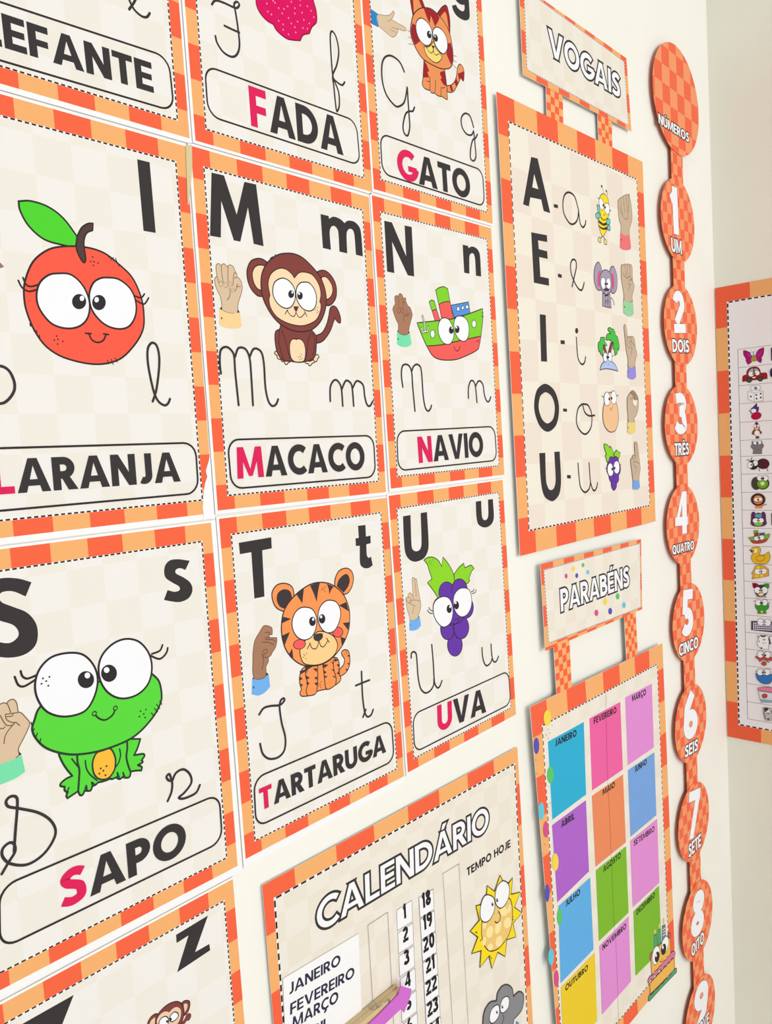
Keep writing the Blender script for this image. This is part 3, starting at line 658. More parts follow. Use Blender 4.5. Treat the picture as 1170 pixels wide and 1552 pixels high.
sheet_poster('alphabet_poster', 'alphabet poster for U with purple grapes and the word UVA', 'poster', 'alphabet posters in a grid on the wall', (0.20427, -0.0012, -0.28861), False,
    (-1055, 2909, 985, 2936, 1023, 29, -1017, 3), (-1029, 2892, 981, 2918, 1018, 59, -991, 33), (-917, 2753, 883, 2777, 917, 172, -883, 148),
    [0.0, 0.0856, 0.2177, 0.3498, 0.4818, 0.6139, 0.746, 0.8781, 1.0], [0.0, 0.085, 0.1787, 0.2725, 0.3662, 0.4599, 0.5537, 0.6474, 0.7411, 0.8348, 0.9286, 1.0], 'cream_checker', [
    ('capital_letter', None, None, [
        ('f', 'ink', '-833,2667! -715,2669! -726,2385 -716,2316 -657,2284 -592,2300 -566,2365 -553,2673! -449,2674! -449,2378 -467,2270 -538,2197 -666,2177 -766,2209 -830,2291 -840,2453'),
    ]),
    ('lower_case_letter', None, None, [
        ('f', 'ink', '423,2708! 528,2709! 526,2542 547,2495 584,2479 632,2494 654,2544 661,2710! 760,2709! 763,2503 723,2431 629,2396 527,2405 443,2454 419,2553'),
    ]),
    ('hand_sign', None, None, [
        ('o', 'skin_light', 6, '-751,2006 -732,2023 -713,2011 -708,1997! -690,2003 -678,1988 -670,1926 -653,1838 -642,1773 -633,1722 -644,1674 -680,1618 -693,1585! -769,1577 -821,1592! -827,1638 -846,1690 -857,1750 -863,1813 -857,1829 -830,1836! -821,1861 -793,1871 -765,1848 -750,1824! -749,1917', 'skin_line'),
        ('s', 'skin_line', 5, '-708,1997 -703,1932 -700,1819'),
        ('s', 'skin_line', 5, '-765,1848 -750,1824 -749,1797'),
        ('s', 'skin_line', 5, '-830,1833 -801,1819 -780,1793'),
        ('s', 'skin_line', 5, '-783,1792 -716,1782 -670,1769 -644,1751'),
        ('s', 'skin_line', 5, '-783,1790 -811,1786 -799,1768 -771,1778'),
        ('s', 'skin_line', 5, '-857,1825 -850,1793 -813,1764 -767,1742 -728,1724'),
        ('s', 'skin_line', 5, '-735,1723 -755,1695 -769,1649'),
        ('f', 'line_ink', '-681,1609! -665,1595! -686,1588!'),
        ('f', 'cuff_sky', '-828,1591! -768,1579 -707,1581 -661,1592! -651,1502! -710,1473 -778,1472 -839,1486!'),
        ('e', 'cuff_blue', (-818, 1539, 9, -2, -1, -9)),
    ]),
    ('grapes_picture', None, None, [
        ('o', 'vine_green', 10, '-546,2177! -474,2195 -388,2183 -304,2136 -255,2065! -224,2164! -130,2068 -59,1957 -45,1854! -340,1733! -419,1832 -508,1930! -430,1959! -466,2048 -491,2121', 'line_ink'),
        ('o', 'vine_green', 10, '-48,1948! 51,2012 137,2043! 152,1990! 267,2002 325,1957! 273,1928 217,1855! 227,1831 189,1808! 57,1808 -45,1854!', 'line_ink'),
        ('e', 'line_ink', (-99, 1170, 137, -31, -11, -128)),
        ('e', 'grape_purple', (-99, 1170, 126, -28, -11, -120)),
        ('e', 'line_ink', (-213, 1375, 126, -26, -11, -124)),
        ('e', 'grape_purple', (-213, 1375, 114, -24, -10, -115)),
        ('e', 'line_ink', (29, 1339, 145, -30, -12, -132)),
        ('e', 'grape_purple', (29, 1339, 133, -28, -11, -124)),
        ('e', 'line_ink', (-64, 1482, 142, -28, -8, -88)),
        ('e', 'grape_purple', (-65, 1482, 131, -26, -7, -80)),
        ('e', 'line_ink', (131, 1546, 147, -28, -11, -127)),
        ('e', 'grape_purple', (131, 1546, 135, -25, -10, -119)),
        ('e', 'line_ink', (-327, 1618, 121, -23, -11, -125)),
        ('e', 'grape_purple', (-327, 1618, 110, -21, -10, -117)),
        ('e', 'line_ink', (-74, 1614, 206, -38, -15, -171)),
        ('e', 'grape_purple', (-74, 1614, 195, -36, -14, -162)),
        ('e', 'line_ink', (-193, 1771, 141, -24, -11, -119)),
        ('e', 'grape_purple', (-194, 1771, 130, -23, -10, -111)),
        ('e', 'line_ink', (36, 1761, 145, -25, -11, -126)),
        ('e', 'grape_purple', (35, 1761, 133, -23, -10, -117)),
        ('f', 'grape_purple', '-292,1767! 145,1720! 125,1489! -186,1434! -332,1577!'),
        ('s', 'line_ink', 9, '-210,1424 -97,1394 19,1429'),
        ('s', 'line_ink', 9, '-100,1366 -100,1308 -53,1232'),
        ('s', 'line_ink', 9, '-452,1589 -505,1607 -534,1643'),
        ('s', 'line_ink', 9, '-452,1616 -491,1639 -510,1667'),
        ('s', 'line_ink', 9, '256,1679 320,1682 345,1711'),
        ('s', 'line_ink', 9, '248,1702 290,1707 304,1725'),
        ('d', 'line_ink', 5, '-397,2156 -452,2157 -425,2139 -458,2130 -417,2106 -77,1150 -131,1145 -93,1125 -127,1110 -77,1089'),
    ]),
    ('eye', 3, None, [
        ('o', 'eye_white', 10, '-261,1738 -162,1702 -112,1621 -109,1519 -163,1429 -279,1407 -374,1472 -432,1568 -434,1666 -374,1725', 'line_ink'),
        ('e', 'pupil', (-168, 1585, 45, -9, -4, -45)),
        ('e', 'eye_white', (-150, 1606, 16, -3, -1, -14)),
    ]),
    ('eye', 3, None, [
        ('o', 'eye_white', 10, '101,1772 207,1732 246,1628 225,1529 146,1462 38,1457 -51,1522 -89,1616 -69,1714 6,1766', 'line_ink'),
        ('e', 'pupil', (-37, 1602, 46, -9, -4, -46)),
        ('e', 'eye_white', (-48, 1631, 16, -3, -1, -14)),
    ]),
    ('cursive_capital_letter', None, None, [
        ('s', 'ink', 19, '-836,1200 -828,1245 -790,1253 -755,1219 -749,1124 -747,986 -721,855 -653,781 -567,779 -504,825 -492,893'),
        ('s', 'ink', 19, '-496,1263 -488,1061 -485,848 -446,782 -402,784 -359,837'),
    ]),
    ('cursive_small_letter', None, None, [
        ('s', 'ink', 19, '394,1027 397,923 428,832 476,797 542,812 577,850'),
        ('s', 'ink', 19, '574,1028 577,912 596,830 633,802 674,811 710,853'),
    ]),
    ('word_frame', None, None, [
        ('c', 'line_ink', 15, '-865,498! -861,527! -850,554! -832,577! -809,594! -782,606! -754,610! 793,628! 822,625! 848,614! 872,597! 890,574! 902,548! 906,520! 912,333! 909,305! 899,278! 882,255! 860,238! 833,226! 805,222! -758,208! -787,211! -813,222! -836,239! -853,262! -864,288! -867,317!'),
    ]),
    ('initial_letter', None, 'crimson first letter of the word', [
        ('t', 'crimson', 'UVA', (-4776, 3030, 3245, -133, 117, 2854), {'T': 0.23, 'take': [0]}),
    ]),
    ('word_lettering', None, None, [
        ('t', 'ink', 'UVA', (-4776, 3030, 3245, -133, 117, 2854), {'T': 0.23, 'take': [1, 2]}),
    ]),
],
    4.6, 1.15, ((-70, 30), (70, 30), (-70, 262), (70, 262)), 0.0012)

sheet_poster('alphabet_poster', 'alphabet poster for S with a big-eyed green frog and the word SAPO', 'poster', 'alphabet posters in a grid on the wall', (-0.2103, -0.0012, -0.29417), False,
    (-1035, 2923, 1044, 2923, 1044, -14, -1036, -14), (-1009, 2905, 1000, 2905, 999, 46, -1010, 46), (-899, 2765, 900, 2765, 899, 160, -900, 160),
    [0.0, 0.0856, 0.2177, 0.3498, 0.4818, 0.6139, 0.746, 0.8781, 1.0], [0.0, 0.085, 0.1787, 0.2725, 0.3662, 0.4599, 0.5537, 0.6474, 0.7411, 0.8348, 0.9286, 1.0], 'cream_checker', [
    ('capital_letter', None, None, [
        ('f', 'ink', '-452,2660! -499,2572! -578,2620 -645,2626 -668,2597 -651,2559 -587,2519 -495,2458 -444,2361 -458,2247 -534,2191 -645,2192 -774,2240! -727,2321! -636,2287 -579,2310 -568,2351 -598,2400 -676,2444 -751,2494 -793,2599 -758,2690 -650,2717 -542,2700'),
    ]),
    ('lower_case_letter', None, None, [
        ('f', 'ink', '775,2629! 730,2563! 684,2584 645,2576 646,2548 715,2503 768,2452 778,2391 738,2339 660,2323 586,2341 522,2364! 560,2434! 620,2410 664,2416 661,2445 599,2489 548,2538 551,2612 596,2655 671,2656'),
    ]),
    ('frog_picture', None, None, [
        ('o', 'frog_green', 15, '-380,1454! -363,1397 -337,1337 -301,1273! -344,1269 -383,1251 -388,1233 -361,1217! -363,1192 -343,1172! -355,1150 -347,1131! -270,1152! -260,1122 -241,1115 -222,1140! -206,1131 -180,1125 -164,1152! -144,1151 -119,1162! -82,1156 -26,1156! -13,1148 15,1151! 42,1128 67,1136! 91,1121 120,1118 134,1154! 181,1144 217,1132! 223,1157 192,1182! 233,1189 227,1208! 252,1231 243,1251 170,1265! 203,1309 231,1369! -93,1471!', 'frog_dark'),
        ('s', 'frog_dark', 15, '-253,1405 -255,1354 -247,1299 -256,1231 -270,1152'),
        ('s', 'frog_dark', 15, '124,1396 122,1335 109,1272 117,1207 130,1155'),
        ('s', 'frog_dark', 11, '-293,1393 -254,1322'),
        ('s', 'frog_dark', 11, '-199,1348 -197,1295 -176,1242 -128,1179'),
        ('s', 'frog_dark', 11, '62,1348 65,1300 46,1252 15,1222'),
        ('s', 'frog_dark', 11, '-331,1200 -353,1169'),
        ('s', 'frog_dark', 11, '-222,1140 -209,1172 -206,1134'),
        ('s', 'frog_dark', 11, '-164,1152 -168,1180 -144,1151'),
        ('s', 'frog_dark', 11, '29,1150 29,1184 42,1132'),
        ('s', 'frog_dark', 11, '78,1132 71,1172 84,1127'),
        ('o', 'belly_yellow', 13, '-109,1377 -136,1347 -150,1305 -148,1246 -126,1198 -87,1171 -39,1167 6,1205 21,1254 22,1300 6,1353 -16,1377 -61,1378', 'frog_dark'),
        ('d', 'stem_brown', 8, '-93,1255 -48,1257 -75,1232 -106,1222 -62,1195'),
        ('o', 'frog_green', 16, '-477,1811 -520,1735 -540,1682 -524,1616 -467,1531 -370,1461 -253,1411 -80,1382 121,1389 246,1431 361,1513 423,1594 436,1667 421,1762 364,1835! 189,1943! -51,1876! -298,1911!', 'frog_dark'),
        ('s', 'line_ink', 13, '-103,1660 -75,1618 -28,1591 31,1610 57,1653'),
        ('d', 'line_ink', 20, '-103,1660 57,1653'),
        ('d', 'frog_green', 11, '-103,1660 57,1653'),
        ('d', 'line_ink', 7, '295,1574 251,1575 275,1547 238,1538 284,1516'),
        ('s', 'line_ink', 8, '415,1606 431,1577'),
        ('s', 'line_ink', 8, '386,1589 410,1549'),
        ('s', 'line_ink', 8, '366,1562 390,1530'),
        ('s', 'line_ink', 8, '336,1537 360,1505'),
        ('s', 'line_ink', 8, '-538,1703 -543,1727'),
        ('s', 'line_ink', 8, '-538,1666 -526,1677'),
        ('s', 'line_ink', 8, '-524,1618 -508,1642'),
        ('s', 'line_ink', 8, '-500,1573 -490,1600'),
        ('s', 'line_ink', 15, '-477,2010 -561,1980 -601,1998 -619,2058'),
        ('s', 'line_ink', 15, '-456,2038 -536,2025 -569,2048 -578,2086'),
        ('s', 'line_ink', 15, '383,1978 451,1987 478,2025'),
        ('s', 'line_ink', 15, '371,1967 445,1925 503,1955 520,1993'),
    ]),
    ('eye', 2, None, [
        ('o', 'eye_white', 15, '-247,2132 -142,2092 -72,1991 -58,1879 -101,1766 -179,1695 -317,1701 -430,1767 -486,1872 -493,1977 -453,2070 -367,2130', 'line_ink'),
        ('e', 'pupil', (-142, 1916, 59, -15, -6, -60)),
        ('e', 'eye_white', (-129, 1943, 20, -5, -2, -21)),
        ('d', 'line_ink', 7, '-394,2000 -438,2001 -418,1977 -451,1967 -407,1942'),
    ]),
    ('eye', 2, None, [
        ('o', 'eye_white', 15, '190,2135 290,2089 360,1983 372,1865 330,1761 236,1705 116,1709 21,1771 -35,1872 -41,1983 0,2067 88,2125', 'line_ink'),
        ('e', 'pupil', (32, 1918, 60, -15, -6, -62)),
        ('e', 'eye_white', (16, 1946, 21, -5, -2, -21)),
    ]),
    ('hand_sign', None, None, [
        ('o', 'skin_light', 7, '-763,1911! -726,1904 -707,1907 -686,1897! -669,1912 -646,1914 -629,1897 -622,1871 -620,1820! -602,1811 -585,1787 -561,1748 -553,1725 -566,1693 -598,1642 -639,1582 -639,1537! -688,1509 -764,1509! -800,1521!', 'skin_line'),
        ('s', 'skin_line', 7, '-682,1894 -674,1865 -667,1832'),
        ('s', 'skin_line', 7, '-700,1829 -659,1823 -621,1818'),
        ('s', 'skin_line', 7, '-700,1829 -700,1805 -692,1787 -668,1766 -644,1759'),
        ('s', 'skin_line', 7, '-653,1818 -660,1806 -694,1811'),
        ('s', 'skin_line', 7, '-733,1831 -715,1782 -699,1755 -670,1746 -646,1757'),
        ('s', 'skin_line', 7, '-640,1757 -618,1729'),
        ('s', 'skin_line', 7, '-650,1754 -695,1716 -717,1683 -727,1642'),
        ('s', 'skin_line', 7, '-741,1746 -723,1741 -711,1749'),
        ('f', 'line_ink', '-641,1562! -624,1536! -638,1531!'),
        ('f', 'cuff_green', '-799,1527! -763,1517 -707,1516 -656,1523 -624,1530! -618,1473 -612,1412! -680,1390 -776,1382! -812,1385!'),
    ]),
    ('cursive_capital_letter', None, None, [
        ('s', 'ink', 19, '-820,799 -771,857 -725,910 -727,962 -756,982 -799,960 -804,908 -759,841 -652,790 -534,821 -454,916 -472,1014 -551,1106 -671,1182 -739,1222 -749,1262 -717,1282 -681,1259 -685,1187 -709,1050 -731,913'),
    ]),
    ('cursive_small_letter', None, None, [
        ('s', 'ink', 19, '411,824 451,886 461,958 432,981 418,1013 445,1024 461,958! 500,1013 568,1020 621,962 628,890 561,836 509,816 538,795 595,789 665,798 703,845'),
    ]),
    ('word_frame', None, None, [
        ('c', 'line_ink', 15, '-853,608! -847,636! -834,662! -815,685! -791,702! -764,713! -735,717! 765,710! 793,706! 820,695! 842,678! 859,655! 870,628! 873,600! 871,422! 867,394! 856,367! 838,344! 815,327! 788,316! 760,312! -766,313! -794,317! -820,328! -842,345! -857,368! -866,395! -868,423!'),
    ]),
    ('initial_letter', None, 'crimson first letter of the word', [
        ('t', 'crimson', 'SAPO', (-4596, 3765, 2987, -21, 18, 2634), {'T': 0.23, 'take': [0]}),
    ]),
    ('word_lettering', None, None, [
        ('t', 'ink', 'SAPO', (-4596, 3765, 2987, -21, 18, 2634), {'T': 0.23, 'take': [1, 2, 3]}),
    ]),
],
    4.6, 1.15, ((-70, 30), (70, 30), (-70, 262), (70, 262)), 0.0012)

sheet_poster('alphabet_poster', 'alphabet poster with a smiling red orange fruit and the word LARANJA, torn corner', 'poster', 'alphabet posters in a grid on the wall', (-0.20689, -0.0012, -0.00102), False,
    (-1037, 2922, 1003, 2924, 1005, 2, -1035, 1), (-1011, 2904, 999, 2906, 1001, 47, -1009, 45), (-901, 2764, 899, 2766, 901, 161, -899, 159),
    [0.0, 0.0856, 0.2177, 0.3498, 0.4818, 0.6139, 0.746, 0.8781, 1.0], [0.0, 0.085, 0.1787, 0.2725, 0.3662, 0.4599, 0.5537, 0.6474, 0.7411, 0.8348, 0.9286, 1.0], 'cream_checker', [
    ('lower_case_letter', None, None, [
        ('f', 'ink', '568,2711! 671,2712! 674,2196! 572,2195!'),
    ]),
    ('hand_sign', None, None, [
        ('f', 'skin_dark', '-561,1850! -492,1823! -468,1798! -496,1784! -571,1740!'),
    ]),
    ('orange_picture', None, None, [
        ('o', 'leaf_green', 13, '-335,2238! -254,2255 -140,2239 -39,2180 49,2072! 32,1995! -56,1997 -187,2016 -283,2088 -331,2179', 'line_ink'),
        ('o', 'orange_red', 13, '-71,1985 -181,1941 -280,1851 -343,1718 -358,1617 -349,1518 -304,1389 -229,1289 -102,1224 105,1194 285,1235 418,1346 499,1464 518,1581 506,1706 448,1838 349,1922 237,1988 96,2007', 'line_ink'),
        ('o', 'stem_brown', 11, '36,1998 48,2065 87,2137 139,2175 176,2182! 168,2133! 119,2103 94,2033 98,1928 85,1898 66,1911 42,1960', 'line_ink'),
        ('d', 'line_ink', 6, '151,1946 133,1912 158,1914 188,1910 151,1888 -162,1374 -180,1345 -155,1352 -121,1341 -160,1320'),
        ('s', 'line_ink', 7, '268,1979 275,1959'),
        ('s', 'line_ink', 7, '286,1968 292,1944'),
        ('s', 'line_ink', 7, '308,1964 309,1941'),
        ('s', 'line_ink', 7, '326,1960 335,1934'),
        ('s', 'line_ink', 7, '342,1928 348,1908'),
        ('s', 'line_ink', 7, '-337,1443 -332,1425'),
        ('s', 'line_ink', 7, '-320,1419 -312,1395'),
        ('s', 'line_ink', 7, '-296,1402 -296,1377'),
        ('s', 'line_ink', 7, '-280,1372 -278,1346'),
        ('s', 'line_ink', 7, '195,1227 200,1200'),
        ('s', 'line_ink', 7, '225,1235 237,1199'),
        ('s', 'line_ink', 7, '256,1246 271,1217'),
        ('s', 'line_ink', 12, '71,1409 92,1363 137,1349 179,1369 201,1411'),
        ('s', 'line_ink', 12, '47,1407 89,1407'),
        ('s', 'line_ink', 12, '183,1412 220,1410'),
        ('s', 'line_ink', 12, '-257,1707 -307,1690 -338,1700 -353,1742'),
        ('s', 'line_ink', 12, '-268,1674 -323,1656 -365,1676 -386,1720'),
        ('s', 'line_ink', 12, '454,1707 505,1699 536,1730'),
        ('s', 'line_ink', 12, '467,1674 525,1654 569,1705'),
    ]),
    ('eye', 2, None, [
        ('o', 'eye_white', 13, '-115,1799 -21,1802 57,1739 96,1637 79,1529 16,1458 -82,1431 -187,1455 -258,1539 -275,1625 -247,1717 -183,1778', 'line_ink'),
        ('e', 'pupil', (21, 1623, 52, 5, -5, -53)),
        ('e', 'eye_white', (44, 1648, 17, 2, -2, -19)),
    ]),
    ('eye', 2, None, [
        ('o', 'eye_white', 13, '250,1815 339,1812 425,1753 459,1659 445,1560 384,1479 291,1456 190,1485 112,1572 100,1677 136,1761 190,1801', 'line_ink'),
        ('e', 'pupil', (168, 1631, 52, 5, -5, -54)),
        ('e', 'eye_white', (152, 1649, 17, 2, -2, -19)),
    ]),
    ('cursive_capital_letter', None, None, [
        ('s', 'ink', 19, '-628,1139 -555,1156 -503,1129 -476,1064 -478,1007 -507,957 -553,919 -602,913'),
    ]),
    ('cursive_small_letter', None, None, [
        ('s', 'ink', 19, '531,935 571,1026 608,1185 617,1286 601,1357 562,1371 526,1324 518,1210 543,1026 574,943 625,907 659,919 681,955'),
    ]),
    ('word_frame', None, None, [
        ('c', 'line_ink', 15, '-970,519! -966,548! -955,574! -937,597! -914,614! -887,625! -859,628! 766,616! 795,612! 821,601! 844,584! 861,561! 871,534! 875,506! 872,328! 868,300! 856,273! 838,251! 815,233! 789,222! 760,219! -864,223! -893,227! -919,238! -942,256! -959,279! -969,305! -973,334!'),
    ]),
    ('initial_letter', None, 'crimson first letter of the word', [
        ('t', 'crimson', 'LARANJA', (-5196, 3267, 2430, -11, 10, 2271), {'T': 0.23, 'skip': 1, 'take': [0]}),
    ]),
    ('word_lettering', None, None, [
        ('t', 'ink', 'LARANJA', (-5196, 3267, 2430, -11, 10, 2271), {'T': 0.23, 'skip': 1, 'take': [1, 2, 3, 4, 5, 6]}),
    ]),
    ('torn_edge', None, 'white torn strip over the checked border', [
        ('f', 'paper_white', '989,471! 952,389! 962,343! 936,291! 915,216! 897,103! 899,11! 997,1! 1005,532!'),
    ]),
],
    4.6, 1.15, ((-70, 30), (70, 30), (-70, 262), (70, 262)), 0.0012)

sheet_poster('alphabet_poster', 'alphabet poster for F with pink dotted fairy dress and the word FADA', 'poster', 'alphabet posters in a grid on the wall', (0.00354, -0.0012, 0.29177), False,
    (-1037, 2922, 990, 2924, 993, 24, -1034, 22), (-1011, 2904, 998, 2906, 1001, 47, -1008, 45), (-901, 2764, 898, 2766, 901, 161, -898, 159),
    [0.0, 0.0856, 0.2177, 0.3498, 0.4818, 0.6139, 0.746, 0.8781, 1.0], [0.0, 0.085, 0.1787, 0.2725, 0.3662, 0.4599, 0.5537, 0.6474, 0.7411, 0.8348, 0.9286, 1.0], 'cream_checker', [
    ('fairy_picture', None, None, [
        ('o', 'crimson_pink', 12, '-291,1361 -270,1282 -197,1234 -120,1224! -84,1185 15,1155 98,1167 184,1191! 221,1249 300,1291! 338,1359 399,1426 403,1521 376,1605 361,1723 238,1783 -17,1699 -228,1530', 'crimson_dark'),
        ('d', 'dot_pink', 8, '-175,1375 -82,1415 -45,1384 -171,1310 -102,1423 -8,1353 61,1437 145,1452 212,1499 62,1340 140,1405 228,1444 299,1523 -55,1276 -6,1263 90,1304 166,1346 244,1388 340,1499 369,1455 49,1199 136,1244 -10,1217 227,1313 308,1379 130,1287 281,1324 -132,1301 16,1399 107,1491 216,1546 307,1611'),
    ]),
    ('cursive_capital_letter', None, None, [
        ('s', 'ink', 19, '-752,1159 -714,1203 -634,1215 -545,1215 -499,1223 -474,1259 -498,1272 -528,1240 -518,1180 -505,1056 -502,929 -533,848 -591,808 -671,818 -727,870 -740,921'),
        ('s', 'ink', 19, '-642,1034 -567,1031 -495,1031'),
    ]),
    ('cursive_small_letter', None, None, [
        ('s', 'ink', 19, '716,993 679,955 617,962 567,993 558,1147 563,1356 590,1408 638,1373 662,1252 624,1119 563,1008 568,910 577,751 588,694 624,756 626,878 570,974'),
    ]),
    ('word_frame', None, None, [
        ('c', 'line_ink', 15, '-867,548! -863,576! -852,603! -835,626! -812,644! -785,655! -757,659! 731,671! 759,668! 786,657! 810,640! 828,617! 840,591! 845,562! 853,376! 851,347! 841,321! 824,298! 802,281! 776,270! 748,266! -758,271! -787,275! -813,286! -836,304! -853,327! -864,353! -868,382!'),
    ]),
    ('initial_letter', None, 'crimson first letter of the word', [
        ('t', 'crimson', 'FADA', (-4393, 3022, 3128, 17, -18, 3281), {'T': 0.23, 'take': [0]}),
    ]),
    ('word_lettering', None, None, [
        ('t', 'ink', 'FADA', (-4393, 3022, 3128, 17, -18, 3281), {'T': 0.23, 'take': [1, 2, 3]}),
    ]),
],
    4.6, 1.15, ((-70, 30), (70, 30), (-70, 262), (70, 262)), 0.0012)

